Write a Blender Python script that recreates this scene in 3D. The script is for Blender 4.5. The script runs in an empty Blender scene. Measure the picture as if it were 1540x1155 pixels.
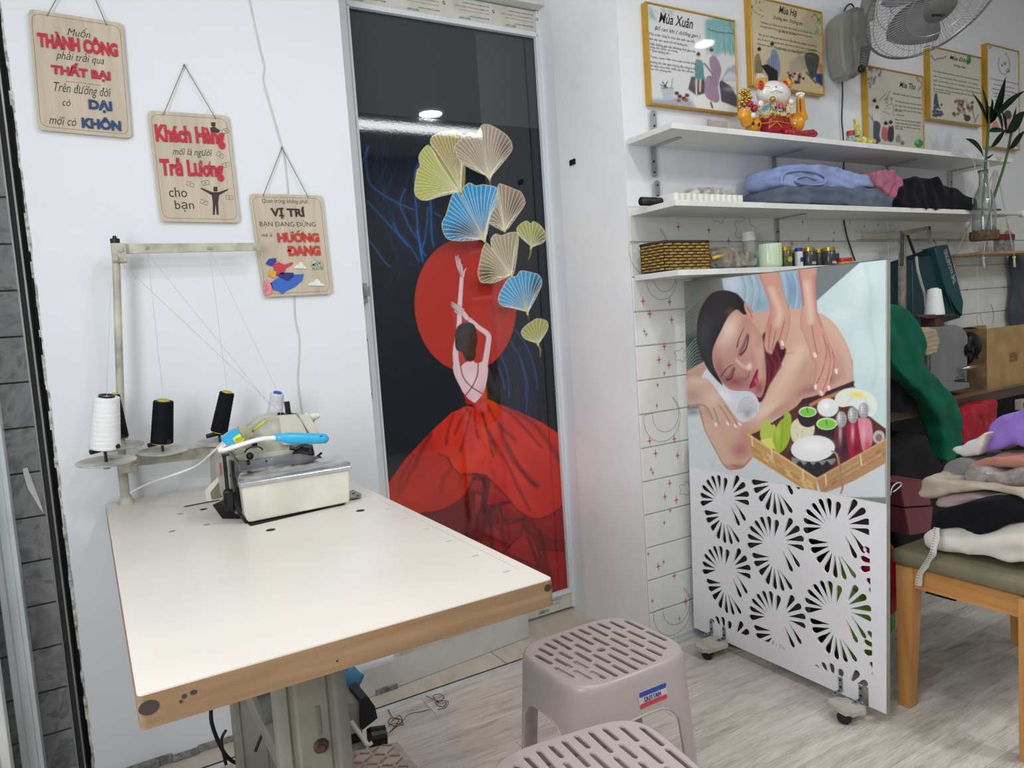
import bpy, bmesh, math, random
import numpy as np
from mathutils import Vector, Matrix, Euler
random.seed(4)
PI = math.pi
C = bpy.context.scene.collection
SC = bpy.context.scene

# ------------------------------------------------------------------ camera
CAM_M = None
def _cam_axes(yaw, pit, rol):
    f = Vector((math.sin(yaw)*math.cos(pit), math.cos(yaw)*math.cos(pit), -math.sin(pit)))
    r = Vector((math.cos(yaw), -math.sin(yaw), 0)); d = f.cross(r)
    return r*math.cos(rol)+d*math.sin(rol), -r*math.sin(rol)+d*math.cos(rol), f
FOC, CH = 1096.05, 1.18
AR, AD, AF = _cam_axes(0.529634, 0.0862165, 0.0670792)
cam = bpy.data.objects.new('camera', bpy.data.cameras.new('camera')); C.objects.link(cam)
cam.matrix_world = Matrix(((AR.x, -AD.x, -AF.x, 0), (AR.y, -AD.y, -AF.y, 0), (AR.z, -AD.z, -AF.z, CH), (0, 0, 0, 1)))
cam.data.sensor_width = 36; cam.data.lens = FOC/1540*36; cam.data.clip_start = .02
SC.camera = cam
def P(x, y, X=None, Y=None, Z=None):
    """a measured point: the place where the sight line through (x, y) of the photo meets the plane X=, Y= or Z="""
    d = AR*((x-770)/FOC) + AD*((y-577.5)/FOC) + AF
    t = X/d.x if X is not None else (Y/d.y if Y is not None else (Z-CH)/d.z)
    return Vector((d.x*t, d.y*t, CH+d.z*t))
_MA = np.array([AR, AD, AF])
def project(v):
    q = (v-np.array([0, 0, CH])) @ _MA.T
    return np.stack([FOC*q[:, 0]/q[:, 2]+770, FOC*q[:, 1]/q[:, 2]+577.5], 1)

# ------------------------------------------------------------------ light and exposure
w = bpy.data.worlds.new('world'); SC.world = w; w.use_nodes = True
w.node_tree.nodes['Background'].inputs[0].default_value = (.8, .88, 1, 1)
w.node_tree.nodes['Background'].inputs[1].default_value = .5
SC.view_settings.view_transform = 'Standard'; SC.view_settings.look = 'None'
SC.view_settings.gamma = 1; SC.view_settings.use_curve_mapping = False
SC.view_settings.exposure = 0.0
def lamp(name, loc, size, watts, col=(.955, .985, 1), size_y=None, rot=(0, 0, 0), spread=PI):
    l = bpy.data.lights.new(name, 'AREA'); l.energy = watts; l.color = col
    l.shape = 'RECTANGLE' if size_y else 'DISK'; l.size = size; l.spread = spread
    if size_y: l.size_y = size_y
    o = bpy.data.objects.new(name, l); C.objects.link(o); o.location = loc; o.rotation_euler = rot
    return o
CEIL = 2.75
KL = 1.0
lamp('downlight', (2.40, -.23, CEIL-.01), .16, 16*KL)
lamp('downlight', (1.0, .75, CEIL-.01), .16, 9*KL)
lamp('downlight', (3.37, .57, CEIL-.01), .10, 4*KL)
lamp('downlight', (-.1, -.5, CEIL-.01), .16, 7*KL)
lamp('downlight', (1.1, -.9, CEIL-.01), .16, 9*KL)
lamp('ceiling_panel_light', (2.72, -.62, CEIL-.01), 1.6, 16*KL, size_y=.22)
lamp('ceiling_panel_light', (.55, .35, CEIL-.01), 1.2, 3*KL, size_y=.28)
lamp('added_side_fill', (-.985, .20, 1.62), 1.26, 46*KL, size_y=1.32, rot=(0, -PI/2, 0), col=(.93, .97, 1))  # unseen area lamp added at the left wall as side fill

# ------------------------------------------------------------------ materials
def lin(c):
    if isinstance(c, str): c = tuple(int(c[i:i+2], 16) for i in (0, 2, 4))
    return tuple(((v/255)/12.92 if v/255 <= .04045 else ((v/255+.055)/1.055)**2.4) for v in c)
MATS = {}
class NT:
    def __init__(s, name):
        s.m = bpy.data.materials.new(name); s.m.use_nodes = True; s.t = s.m.node_tree
        s.b = s.t.nodes['Principled BSDF']; s.out = s.t.nodes['Material Output']
    def n(s, typ, **k):
        nd = s.t.nodes.new(typ)
        for a, v in k.items():
            if a.startswith('i_'):
                key = a[2:]; key = int(key) if key.isdigit() else key.replace('_', ' ')
                nd.inputs[key].default_value = v
            else: setattr(nd, a, v)
        return nd
    def l(s, a, b): s.t.links.new(a, b)
    def co(s, scale=(1, 1, 1), rot=(0, 0, 0), src='Object'):
        tc = s.n('ShaderNodeTexCoord'); mp = s.n('ShaderNodeMapping')
        mp.inputs['Scale'].default_value = scale; mp.inputs['Rotation'].default_value = rot
        s.l(tc.outputs[src], mp.inputs['Vector']); return mp.outputs[0]
    def ramp(s, fac, stops):
        r = s.n('ShaderNodeValToRGB'); e = r.color_ramp.elements
        while len(e) < len(stops): e.new(.5)
        for el, (p, c) in zip(e, stops): el.position = p; el.color = (*lin(c), 1)
        s.l(fac, r.inputs[0]); return r.outputs[0]
    def bump(s, h, strength, dist=.001):
        b = s.n('ShaderNodeBump'); b.inputs['Strength'].default_value = strength; b.inputs['Distance'].default_value = dist
        s.l(h, b.inputs['Height']); s.l(b.outputs[0], s.b.inputs['Normal'])
def hexmul(c, k):
    if isinstance(c, str): c = tuple(int(c[i:i+2], 16) for i in (0, 2, 4))
    return tuple(max(0, min(255, v*k)) for v in c)
def mat(name, col, rough=.5, metal=0, var=.06, scale=14, bump=.15, bscale=90, bdist=.0006, spec=.5, sheen=0, trans=0, alpha=1, coat=0, stretch=(1, 1, 1), ior=1.45):
    if name in MATS: return MATS[name]
    s = NT(name); b = s.b
    v = s.co(stretch)
    n1 = s.n('ShaderNodeTexNoise', i_Scale=scale, i_Detail=5.0, i_Roughness=.6); s.l(v, n1.inputs['Vector'])
    s.l(s.ramp(n1.outputs[0], [(.3, hexmul(col, 1-var)), (.7, hexmul(col, 1+var*.5))]), b.inputs['Base Color'])
    if bump:
        n2 = s.n('ShaderNodeTexNoise', i_Scale=bscale, i_Detail=3.0); s.l(v, n2.inputs['Vector'])
        s.bump(n2.outputs[0], bump, bdist)
    b.inputs['Roughness'].default_value = rough; b.inputs['Metallic'].default_value = metal
    b.inputs['Specular IOR Level'].default_value = spec; b.inputs['IOR'].default_value = ior
    b.inputs['Sheen Weight'].default_value = sheen; b.inputs['Transmission Weight'].default_value = trans
    b.inputs['Alpha'].default_value = alpha; b.inputs['Coat Weight'].default_value = coat
    MATS[name] = s.m; return s.m
def wood(name, c1, c2, rough=.45, grain=(2, 30, 30), bump=.2, coat=0, fine=6):
    s = NT(name); v = s.co(grain)
    n = s.n('ShaderNodeTexNoise', i_Scale=1.6, i_Detail=8.0, i_Roughness=.62, i_Distortion=.6); s.l(v, n.inputs['Vector'])
    col = s.ramp(n.outputs[0], [(.32, c1), (.68, c2)]); s.l(col, s.b.inputs['Base Color'])
    s.b.inputs['Roughness'].default_value = rough; s.b.inputs['Coat Weight'].default_value = coat
    s.bump(n.outputs[0], bump, .0008); MATS[name] = s.m; return s.m
def vcol(name, rough=.5, coat=0, bump=0, bscale=300, spec=.5, bdist=.0003):
    s = NT(name); a = s.n('ShaderNodeVertexColor', layer_name='print'); s.l(a.outputs[0], s.b.inputs['Base Color'])
    s.b.inputs['Roughness'].default_value = rough; s.b.inputs['Coat Weight'].default_value = coat; s.b.inputs['Coat Roughness'].default_value = .04
    s.b.inputs['Specular IOR Level'].default_value = spec
    if bump:
        n = s.n('ShaderNodeTexNoise', i_Scale=bscale, i_Detail=2.0); s.l(s.co(), n.inputs['Vector']); s.bump(n.outputs[0], bump, bdist)
    MATS[name] = s.m; return s.m
def fabric(name, col, var=.12, weave=420, rough=.9, sheen=.04, bump=.5, bscale=None):
    return mat(name, col, rough=rough, var=var, scale=9, bump=bump, bscale=bscale or weave, bdist=.001, sheen=sheen, spec=.2)

# ------------------------------------------------------------------ objects
def tag(o, label=None, cat=None, group=None, kind=None):
    if label: o['label'] = label
    if cat: o['category'] = cat
    if group: o['group'] = group
    if kind: o['kind'] = kind
    return o
ROOTM = {}
def thing(name, label, cat, loc=(0, 0, 0), rotz=0, group=None):
    o = bpy.data.objects.new(name, None); C.objects.link(o); o.empty_display_size = .05
    o.location = loc; o.rotation_euler = (0, 0, rotz)
    ROOTM[o] = Matrix.Translation(Vector(loc)) @ Matrix.Rotation(rotz, 4, 'Z')
    return tag(o, label, cat, group)
def rootm(p):
    while p is not None and p.parent is not None: p = p.parent
    return ROOTM.get(p, Matrix.Identity(4)) if p is not None else Matrix.Identity(4)
def obj(name, bm, m, parent=None, world=True, smooth=False, label=None, kind=None, auto=None):
    """link a bmesh as ONE mesh; with world=True its coordinates are room coordinates"""
    if world and parent is not None: bmesh.ops.transform(bm, matrix=rootm(parent).inverted(), verts=bm.verts)
    bmesh.ops.recalc_face_normals(bm, faces=bm.faces)
    me = bpy.data.meshes.new(name); bm.to_mesh(me); bm.free()
    return link(name, me, m, parent, smooth, label, kind, auto)
def link(name, me, m, parent=None, smooth=False, label=None, kind=None, auto=None):
    if m is not None: me.materials.clear(); me.materials.append(m)
    if smooth or auto:
        me.polygons.foreach_set('use_smooth', [True]*len(me.polygons))
        if auto: me.set_sharp_from_angle(angle=math.radians(auto))
    o = bpy.data.objects.new(name, me); C.objects.link(o)
    if parent is not None: o.parent = parent
    return tag(o, label, None, None, kind)
def solo(name, bm, m, label, cat, group=None, kind=None, smooth=False, auto=None, origin=None):
    """a thing that is one mesh, origin at its base"""
    vs = [v.co for v in bm.verts]
    if origin is None:
        lo = [min(v[i] for v in vs) for i in range(3)]; hi = [max(v[i] for v in vs) for i in range(3)]
        origin = Vector(((lo[0]+hi[0])/2, (lo[1]+hi[1])/2, lo[2]))
    bmesh.ops.translate(bm, vec=-Vector(origin), verts=bm.verts)
    o = obj(name, bm, m, None, False, smooth, None, kind, auto); o.location = origin
    return tag(o, label, cat, group)
def struct(name, bm, m, parent=None, smooth=False):
    o = obj(name, bm, m, parent, False, smooth); o['kind'] = 'structure'; return o
def B(): return bmesh.new()
def box(bm, c, s, bev=0, rot=None, seg=2):
    r = bmesh.ops.create_cube(bm, size=1); vs = r['verts']
    bmesh.ops.scale(bm, vec=s, verts=vs)
    if bev:
        es = list({e for v in vs for e in v.link_edges})
        q = bmesh.ops.bevel(bm, geom=es, offset=bev, segments=seg, affect='EDGES', profile=.5)
        vs = list({v for f in q['faces'] for v in f.verts} | {v for v in vs if v.is_valid})
        seen = set(vs); st = list(vs)
        while st:
            v = st.pop()
            for e in v.link_edges:
                o = e.other_vert(v)
                if o not in seen: seen.add(o); st.append(o)
        vs = list(seen)
    if rot is not None:
        bmesh.ops.rotate(bm, cent=(0, 0, 0), matrix=(rot if isinstance(rot, Matrix) else Euler(rot).to_matrix()), verts=vs)
    bmesh.ops.translate(bm, vec=Vector(c), verts=vs); return vs
def bb(bm, x0, x1, y0, y1, z0, z1, bev=0, seg=2):
    return box(bm, ((x0+x1)/2, (y0+y1)/2, (z0+z1)/2), (abs(x1-x0), abs(y1-y0), abs(z1-z0)), bev, None, seg)
def frame_of(d):
    d = d.normalized(); up = Vector((0, 0, 1)) if abs(d.z) < .95 else Vector((0, 1, 0))
    a = d.cross(up).normalized(); return a, d.cross(a).normalized()
def tube(bm, pts, r, seg=8, cap=True, flat=1, closed=False):
    """swept tube along points; r a number or one per point"""
    pts = [Vector(p) for p in pts]; n = len(pts)
    rs = r if isinstance(r, (list, tuple)) else [r]*n
    rings = []; a = None
    for i, p in enumerate(pts):
        if closed: d = pts[(i+1) % n]-pts[i-1]
        else: d = (pts[min(i+1, n-1)]-pts[max(i-1, 0)])
        if d.length < 1e-9: d = Vector((0, 0, 1))
        d.normalize()
        if a is None: a, b = frame_of(d)
        else:
            a = a-d*a.dot(d)
            if a.length < 1e-6: a, b = frame_of(d)
            a.normalize(); b = d.cross(a)
        rings.append([bm.verts.new(p+(a*math.cos(2*PI*k/seg)+b*math.sin(2*PI*k/seg)*flat)*rs[i]) for k in range(seg)])
    m = n if closed else n-1
    for i in range(m):
        A, Bq = rings[i], rings[(i+1) % n]
        for k in range(seg): bm.faces.new((A[k], A[(k+1) % seg], Bq[(k+1) % seg], Bq[k]))
    if cap and not closed: bm.faces.new(rings[0][::-1]); bm.faces.new(rings[-1])
    return [v for g in rings for v in g]
def lathe(bm, prof, c=(0, 0, 0), axis=None, seg=24, x=1, y=1):
    """prof: (r, h) pairs, turned about axis (default Z) at c"""
    c = Vector(c); ax = Vector(axis).normalized() if axis is not None else Vector((0, 0, 1))
    if axis is None: a, b = Vector((1, 0, 0)), Vector((0, 1, 0))
    else: a, b = frame_of(ax)
    rings = []
    for r, h in prof:
        if r < 1e-6: rings.append([bm.verts.new(c+ax*h)])
        else: rings.append([bm.verts.new(c+ax*h+a*math.cos(2*PI*k/seg)*r*x+b*math.sin(2*PI*k/seg)*r*y) for k in range(seg)])
    for A, Q in zip(rings, rings[1:]):
        for k in range(seg):
            k2 = (k+1) % seg
            if len(A) == 1 and len(Q) == 1: continue
            if len(A) == 1: bm.faces.new((A[0], Q[k2], Q[k]))
            elif len(Q) == 1: bm.faces.new((A[k], A[k2], Q[0]))
            else: bm.faces.new((A[k], A[k2], Q[k2], Q[k]))
    for R in (rings[0], rings[-1]):
        if len(R) > 1 and prof[0] != prof[-1]: bm.faces.new(R)
    return [v for g in rings for v in g]
def prism(bm, poly, vec):
    poly = [Vector(p) for p in poly]; vec = Vector(vec)
    a = [bm.verts.new(p) for p in poly]; b = [bm.verts.new(p+vec) for p in poly]; n = len(a)
    bm.faces.new(a); bm.faces.new(b[::-1])
    for i in range(n): bm.faces.new((a[i], b[i], b[(i+1) % n], a[(i+1) % n]))
    return a+b
def quad(bm, *p): return bm.faces.new([bm.verts.new(Vector(q)) for q in p])
def ball(bm, c, r, seg=16, ring=10, rot=None):
    r = (r, r, r) if not isinstance(r, (tuple, list)) else r
    vs = bmesh.ops.create_uvsphere(bm, u_segments=seg, v_segments=ring, radius=1)['verts']
    bmesh.ops.scale(bm, vec=r, verts=vs)
    if rot is not None: bmesh.ops.rotate(bm, cent=(0, 0, 0), matrix=Euler(rot).to_matrix(), verts=vs)
    bmesh.ops.translate(bm, vec=Vector(c), verts=vs); return vs
def smooth_path(pts, n=8, closed=False):
    pts = [Vector(p) for p in pts]; out = []; N = len(pts)
    for i in range(N if closed else N-1):
        g = (lambda k: pts[k % N]) if closed else (lambda k: pts[max(0, min(N-1, k))])
        p0, p1, p2, p3 = g(i-1), g(i), g(i+1), g(i+2)
        for j in range(n):
            t = j/n
            out.append(.5*((2*p1)+(p2-p0)*t+(2*p0-5*p1+4*p2-p3)*t*t+(3*p1-p0-3*p2+p3)*t**3))
    if not closed: out.append(pts[-1])
    return out
def wobble(bm, amp, scale, seed=0, verts=None):
    from mathutils import noise
    off = Vector((seed*7.3, seed*3.1, seed*5.7))
    for v in (verts or bm.verts): v.co += noise.noise_vector(v.co*scale+off)*amp
def flat_with_holes(outer, holes, depth, name='tmp'):
    """2D outline with holes, extruded; returns a mesh in the XY plane centred on z=0"""
    cu = bpy.data.curves.new(name, 'CURVE'); cu.dimensions = '2D'; cu.fill_mode = 'BOTH'; cu.extrude = depth/2
    for pl in [outer]+holes:
        s = cu.splines.new('POLY'); s.points.add(len(pl)-1)
        for i, p in enumerate(pl): s.points[i].co = (p[0], p[1], 0, 1)
        s.use_cyclic_u = True
    o = bpy.data.objects.new(name, cu); C.objects.link(o)
    dg = bpy.context.evaluated_depsgraph_get(); me = bpy.data.meshes.new_from_object(o.evaluated_get(dg))
    bpy.data.objects.remove(o); bpy.data.curves.remove(cu)
    return me
def soft(bm, voxel=.005, smooth=6, amp=0, scale=20, seed=1, factor=.5):
    """melt overlapping solids into one rounded skin (voxel remesh, smoothing, creases)"""
    me = bpy.data.meshes.new('s'); bmesh.ops.recalc_face_normals(bm, faces=bm.faces); bm.to_mesh(me); bm.free()
    o = bpy.data.objects.new('s', me); C.objects.link(o)
    r = o.modifiers.new('r', 'REMESH'); r.mode = 'VOXEL'; r.voxel_size = voxel
    if smooth: q = o.modifiers.new('q', 'SMOOTH'); q.iterations = smooth; q.factor = factor
    m2 = bpy.data.meshes.new_from_object(o.evaluated_get(bpy.context.evaluated_depsgraph_get()))
    bpy.data.objects.remove(o); bpy.data.meshes.remove(me)
    out = bmesh.new(); out.from_mesh(m2); bpy.data.meshes.remove(m2)
    if amp: wobble(out, amp, scale, seed)
    return out
def ridges(bm, amp, direction, freq, seed=0):
    """folds running across `direction`"""
    from mathutils import noise
    d = Vector(direction).normalized(); bm.normal_update()
    for v in bm.verts:
        n = noise.noise(v.co*6+Vector((seed, seed, seed)))
        v.co += v.normal*amp*math.sin(v.co.dot(d)*freq+n*5)
# ---- writing
_tx = None
def _tm(s, shear, bold, extrude, space, line):
    cu = bpy.data.curves.new('t', 'FONT'); cu.body = s; cu.shear = 0; cu.offset = bold; cu.extrude = extrude
    cu.align_x = 'LEFT'; cu.space_character = space; cu.space_line = line; cu.resolution_u = 3
    o = bpy.data.objects.new('t', cu); me = bpy.data.meshes.new_from_object(o)
    bpy.data.objects.remove(o); bpy.data.curves.remove(cu)
    n = len(me.vertices); co = np.zeros(n*3); me.vertices.foreach_get('co', co); fs = [tuple(p.vertices) for p in me.polygons]
    bpy.data.meshes.remove(me); return co.reshape(-1, 3), fs
SPECIAL = {'Đ': 'D', 'đ': 'd', 'ơ': 'o', 'ờ': 'ò', 'ớ': 'ó', 'ở': 'o', 'ỡ': 'õ', 'ợ': 'ọ', 'Ơ': 'O', 'Ớ': 'O', 'Ờ': 'Ò'}
def text_mesh(s, shear=0, bold=0, extrude=0, space=1, line=1):
    """letters as vertices and faces; Vietnamese bars and horns are added as strokes of their own"""
    base = ''.join(SPECIAL.get(c, c) for c in s); co, fs = _tm(base, 0, bold, extrude, space, line)
    ex, ef = [], []; n0 = len(co)
    def slab(pts):
        k = n0+len(ex)
        if extrude:
            for z in (-extrude, extrude): ex.extend([(x, y, z) for x, y in pts])
            m = len(pts); ef.append(tuple(k+i for i in range(m))); ef.append(tuple(k+m+i for i in range(m)))
            for i in range(m): ef.append((k+i, k+(i+1) % m, k+m+(i+1) % m, k+m+i))
        else: ex.extend([(x, y, 0) for x, y in pts]); ef.append(tuple(k+i for i in range(len(pts))))
    if any(c in SPECIAL for c in s):
        t_ = .03+bold*.8
        for i, c in enumerate(s):
            if c not in SPECIAL: continue
            one = _tm(base[i], 0, bold, extrude, space, line)[0]; upto = _tm(base[:i+1], 0, bold, extrude, space, line)[0]
            if len(one) == 0: continue
            dx = upto[:, 0].max()-one[:, 0].max()
            x0, x1, y1 = one[:, 0].min()+dx, one[:, 0].max()+dx, one[:, 1].max(); w_ = x1-x0
            if c == 'Đ': slab([(x0-.13*w_, y1*.5-t_), (x0+.42*w_, y1*.5-t_), (x0+.42*w_, y1*.5+t_), (x0-.13*w_, y1*.5+t_)])
            elif c == 'đ': slab([(x1-.45*w_, y1*.84-t_), (x1+.12*w_, y1*.84-t_), (x1+.12*w_, y1*.84+t_), (x1-.45*w_, y1*.84+t_)])
            else:
                h_ = .56 if c.islower() else .73; slab([(x1-.16*w_, h_-.13), (x1+.10*w_, h_+.01), (x1+.12*w_, h_+.13), (x1+.02*w_, h_+.13), (x1-.0*w_, h_+.04), (x1-.24*w_, h_-.05)])
                if c == 'Ớ': slab([(x0+.42*w_, .80), (x0+.55*w_, .80), (x0+.80*w_, .95), (x0+.60*w_, .95)])
                if c == 'ở': slab([(x0+.4*w_, h_+.06), (x0+.7*w_, h_+.12), (x0+.55*w_, h_+.24), (x0+.35*w_, h_+.20), (x0+.5*w_, h_+.14)])
    if ex: co = np.concatenate([co, np.array(ex)]); fs = fs+ef
    co[:, 0] += shear*co[:, 1]
    return co, fs
def text_into(bm, s, c, U, V, w, h, lift=.0006, depth=0, shear=0, bold=0, fitw=True, space=1, line=1, align='c'):
    """letters with bounding box w x h centred on c, U = reading direction, V = up; depth > 0 raises them off the surface"""
    U, V = Vector(U).normalized(), Vector(V).normalized(); N = U.cross(V)
    co, fs = text_mesh(s, shear, bold, .5 if depth else 0, space, line)
    if len(co) == 0: return
    lo, hi = co.min(0), co.max(0)
    sy = h/(hi[1]-lo[1]) if h else w/(hi[0]-lo[0]); sx = w/(hi[0]-lo[0]) if (fitw and w) else sy
    cx = (lo[0]+hi[0])/2 if align == 'c' else lo[0]
    c = Vector(c); vs = [bm.verts.new(c+U*((q[0]-cx)*sx)+V*((q[1]-(lo[1]+hi[1])/2)*sy)+N*(lift+(q[2]+.5)*depth if depth else lift)) for q in co]
    for f in fs:
        try: bm.faces.new([vs[i] for i in f])
        except ValueError: pass
# ---- prints: colours painted on the vertices of a fine flat sheet
class Print:
    def __init__(s, px, base):
        s.p = px; s.c = np.tile(np.array(lin(base)), (len(px), 1)).astype(float)
    def _sub(s, lo, hi):
        return np.nonzero((s.p[:, 0] >= lo[0]) & (s.p[:, 0] <= hi[0]) & (s.p[:, 1] >= lo[1]) & (s.p[:, 1] <= hi[1]))[0]
    def mix(s, idx, a, col):
        c = np.array(lin(col)); s.c[idx] = s.c[idx]*(1-a[:, None])+c*a[:, None]
    def mask(s, pts, f=1, smooth=False):
        q = np.array(pts, float)
        if smooth: q = np.array([v[:2] for v in smooth_path([(x, y, 0) for x, y in pts], 4, True)])
        idx = s._sub(q.min(0)-f*2, q.max(0)+f*2)
        if len(idx) == 0: return idx, np.zeros(0)
        p = s.p[idx]; d = np.full(len(idx), 1e9); ins = np.zeros(len(idx), bool)
        for i in range(len(q)):
            a, b = q[i], q[(i+1) % len(q)]; e = b-a; L = e@e
            if L < 1e-12: continue
            t = np.clip(((p-a)@e)/L, 0, 1); d = np.minimum(d, ((p-a-t[:, None]*e)**2).sum(1))
            cnd = (a[1] > p[:, 1]) != (b[1] > p[:, 1])
            with np.errstate(divide='ignore', invalid='ignore'): xi = (b[0]-a[0])*(p[:, 1]-a[1])/(b[1]-a[1] if b[1] != a[1] else 1e-9)+a[0]
            ins ^= cnd & (p[:, 0] < xi)
        sd = np.sqrt(d)*np.where(ins, 1, -1)
        return idx, np.clip(sd/f+.5, 0, 1)
    def poly(s, pts, col, f=1, a=1, smooth=False, clip=None):
        idx, m = s.mask(pts, f, smooth)
        if clip is not None: m = m*clip[idx]
        s.mix(idx, m*a, col)
    def clipmask(s, pts, f=1, smooth=False):
        idx, m = s.mask(pts, f, smooth); o = np.zeros(len(s.p)); o[idx] = m; return o
    def blob(s, x, y, rx, ry, col, a=1, ang=0, clip=None, hard=2):
        R = max(rx, ry)*2.2; idx = s._sub((x-R, y-R), (x+R, y+R))
        p = s.p[idx]-np.array([x, y]); ca, sa = math.cos(math.radians(ang)), math.sin(math.radians(ang))
        u = (p[:, 0]*ca+p[:, 1]*sa)/rx; v = (-p[:, 0]*sa+p[:, 1]*ca)/ry
        m = np.exp(-(u*u+v*v)**(hard/2)*1.2)
        if clip is not None: m = m*clip[idx]
        s.mix(idx, m*a, col)
    def disc(s, x, y, rx, ry, col, a=1, ang=0, f=1, clip=None):
        t = np.linspace(0, 2*PI, 28, endpoint=False); ca, sa = math.cos(math.radians(ang)), math.sin(math.radians(ang))
        s.poly([(x+rx*math.cos(k)*ca-ry*math.sin(k)*sa, y+rx*math.cos(k)*sa+ry*math.sin(k)*ca) for k in t], col, f, a, clip=clip)
    def stroke(s, pts, w, col, f=1, a=1, w2=None, smooth=True, clip=None):
        q = np.array(pts, float)
        if smooth and len(pts) > 2: q = np.array([v[:2] for v in smooth_path([(x, y, 0) for x, y in pts], 5)])
        w2 = w if w2 is None else w2; mw = max(w, w2)+f*2
        idx = s._sub(q.min(0)-mw, q.max(0)+mw)
        if len(idx) == 0: return
        p = s.p[idx]; best = np.full(len(idx), -1e9); n = len(q)-1
        for i in range(n):
            a_, b = q[i], q[i+1]; e = b-a_; L = e@e
            if L < 1e-12: continue
            t = np.clip(((p-a_)@e)/L, 0, 1); d = np.sqrt(((p-a_-t[:, None]*e)**2).sum(1))
            r = (w+(w2-w)*((i+t)/n))/2
            best = np.maximum(best, r-d)
        m = np.clip(best/f+.5, 0, 1)
        if clip is not None: m = m*clip[idx]
        s.mix(idx, m*a, col)
def sheet(name, O, U, V, w, h, du, m, parent, paint, label=None, thick=0):
    """flat printed sheet: corner O, w along U, h along V, vertex spacing du; paint(Print) colours it"""
    O, U, V = Vector(O), Vector(U), Vector(V); nu, nv = max(2, int(w/du)+1), max(2, int(h/du)+1)
    g, k = np.meshgrid(np.linspace(0, w, nu), np.linspace(0, h, nv)); g = g.ravel(); k = k.ravel()
    co = np.array(O)+g[:, None]*np.array(U)+k[:, None]*np.array(V)
    i = np.arange(nu-1)[None, :]+np.arange(nv-1)[:, None]*nu; i = i.ravel()
    q = np.stack([i, i+1, i+1+nu, i+nu], 1).ravel()
    pr = Print(project(co), 'ffffff'); pr.uv = np.stack([g/w, k/h], 1); paint(pr)
    loc = (np.array(rootm(parent).inverted() @ Matrix.Identity(4)))
    lc = co @ loc[:3, :3].T + loc[:3, 3]
    me = bpy.data.meshes.new(name); me.vertices.add(len(co)); me.vertices.foreach_set('co', lc.ravel())
    me.loops.add(len(q)); me.loops.foreach_set('vertex_index', q.astype(np.int32))
    me.polygons.add(len(i)); me.polygons.foreach_set('loop_start', np.arange(len(i), dtype=np.int32)*4)
    me.update(calc_edges=True)
    at = me.color_attributes.new('print', 'FLOAT_COLOR', 'POINT')
    at.data.foreach_set('color', np.concatenate([np.clip(pr.c, 0, 1), np.ones((len(co), 1))], 1).ravel())
    return link(name, me, m, parent, label=label)
def tf(ox, oy, k): return lambda pts: [(ox+x/k, oy+y/k) for x, y in pts]
# ================================================================== the setting
WY, DY, SY, SX = 2.24, 2.40, 1.92, 1.62           # sign wall, door plane, shelf wall, recess side
paint = mat('white_wall_paint', 'e3e5e9', rough=.5, var=.012, scale=2.5, bump=.12, bscale=35, bdist=.002)
paint_side = mat('side_wall_paint', 'ebebec', rough=.5, var=.03, scale=3, bump=.15, bscale=35, bdist=.002)  # slightly lighter, more mottled white for the recess side wall
ceilm = mat('ceiling_paint', 'e6e6e4', rough=.8, var=.02)
dark = mat('dark_void', '101113', rough=.8, var=.2)
bm = B(); bb(bm, -.083, .787, WY, WY+.12, 0, CEIL); bb(bm, .70, SX+.1, 2.30, 2.5, 2.40, CEIL); struct('wall_back', bm, paint)
bm = B(); bb(bm, SX, 5.0, SY, 2.6, 0, CEIL); struct('wall_right', bm, paint)
bm = B(); bb(bm, SX-.004, SX, SY, 2.30, 0, CEIL); struct('wall_side', bm, paint_side)
bm = B(); bb(bm, 5.0, 5.1, -1.6, 2.6, 0, CEIL); struct('wall_far', bm, mat('warm_grey_wall', '9c9a97', rough=.7))
bm = B(); bb(bm, -1.0, 5.0, -1.7, -1.6, 0, CEIL); struct('wall_front', bm, mat('warm_grey_wall', '9c9a97'))
bm = B()
for y0, y1, z0, z1 in ((-1.6, -.52, 0, CEIL), (.92, 2.5, 0, CEIL), (-.52, .92, 0, .94), (-.52, .92, 2.30, CEIL)): bb(bm, -1.1, -1.0, y0, y1, z0, z1)
struct('wall_left', bm, paint)  # opening made up for the added fill lamp
# made-up window frame set around the added side fill lamp
bm = B()
for y0, y1, z0, z1 in ((-.52, -.47, .94, 2.30), (.87, .92, .94, 2.30), (-.52, .92, .94, .99), (-.52, .92, 2.25, 2.30), (.18, .22, .99, 2.25)): bb(bm, -1.08, -1.0, y0, y1, z0, z1, .002)
struct('added_window_1', bm, mat('white_powder_coated_aluminium', 'cfd6da', rough=.35, var=.04, scale=3, bump=.05))
bm = B(); bb(bm, -1.1, 5.1, -1.7, 2.6, CEIL, CEIL+.1); struct('ceiling', bm, ceilm)

# chipped plaster along the free end of the sign wall
chip = mat('chipped_plaster_edge', 'b9b8b4', rough=.9, var=.4, scale=60, bump=.8, bscale=60, bdist=.003)
bm = B(); rr = random.Random(2); z = 0.0
while z < CEIL:
    h = rr.uniform(.01, .06); d = rr.uniform(.001, .006)
    bb(bm, -.083-d, -.0825+rr.uniform(0, .004), WY-.0006, WY+.05, z, min(z+h, CEIL)); z += h
struct('trim_1', bm, chip)
# dark shutter channel with two thin metal ribs
bm = B(); bb(bm, -.122, -.083, WY+.055, WY+.10, 0, CEIL); bb(bm, -.0885, -.0875, WY+.012, WY+.06, 0, CEIL)
o = struct('trim_2', bm, mat('shutter_channel_black', '17181a', rough=.5, var=.3))
bm = B()
for x in (-.1035, -.120): bb(bm, x-.0022, x+.0022, WY+.008, WY+.06, 0, CEIL)
struct('trim_3', bm, mat('dull_aluminium', '8d9190', rough=.38, metal=.7, var=.15, stretch=(8, 8, .5)))
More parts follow.
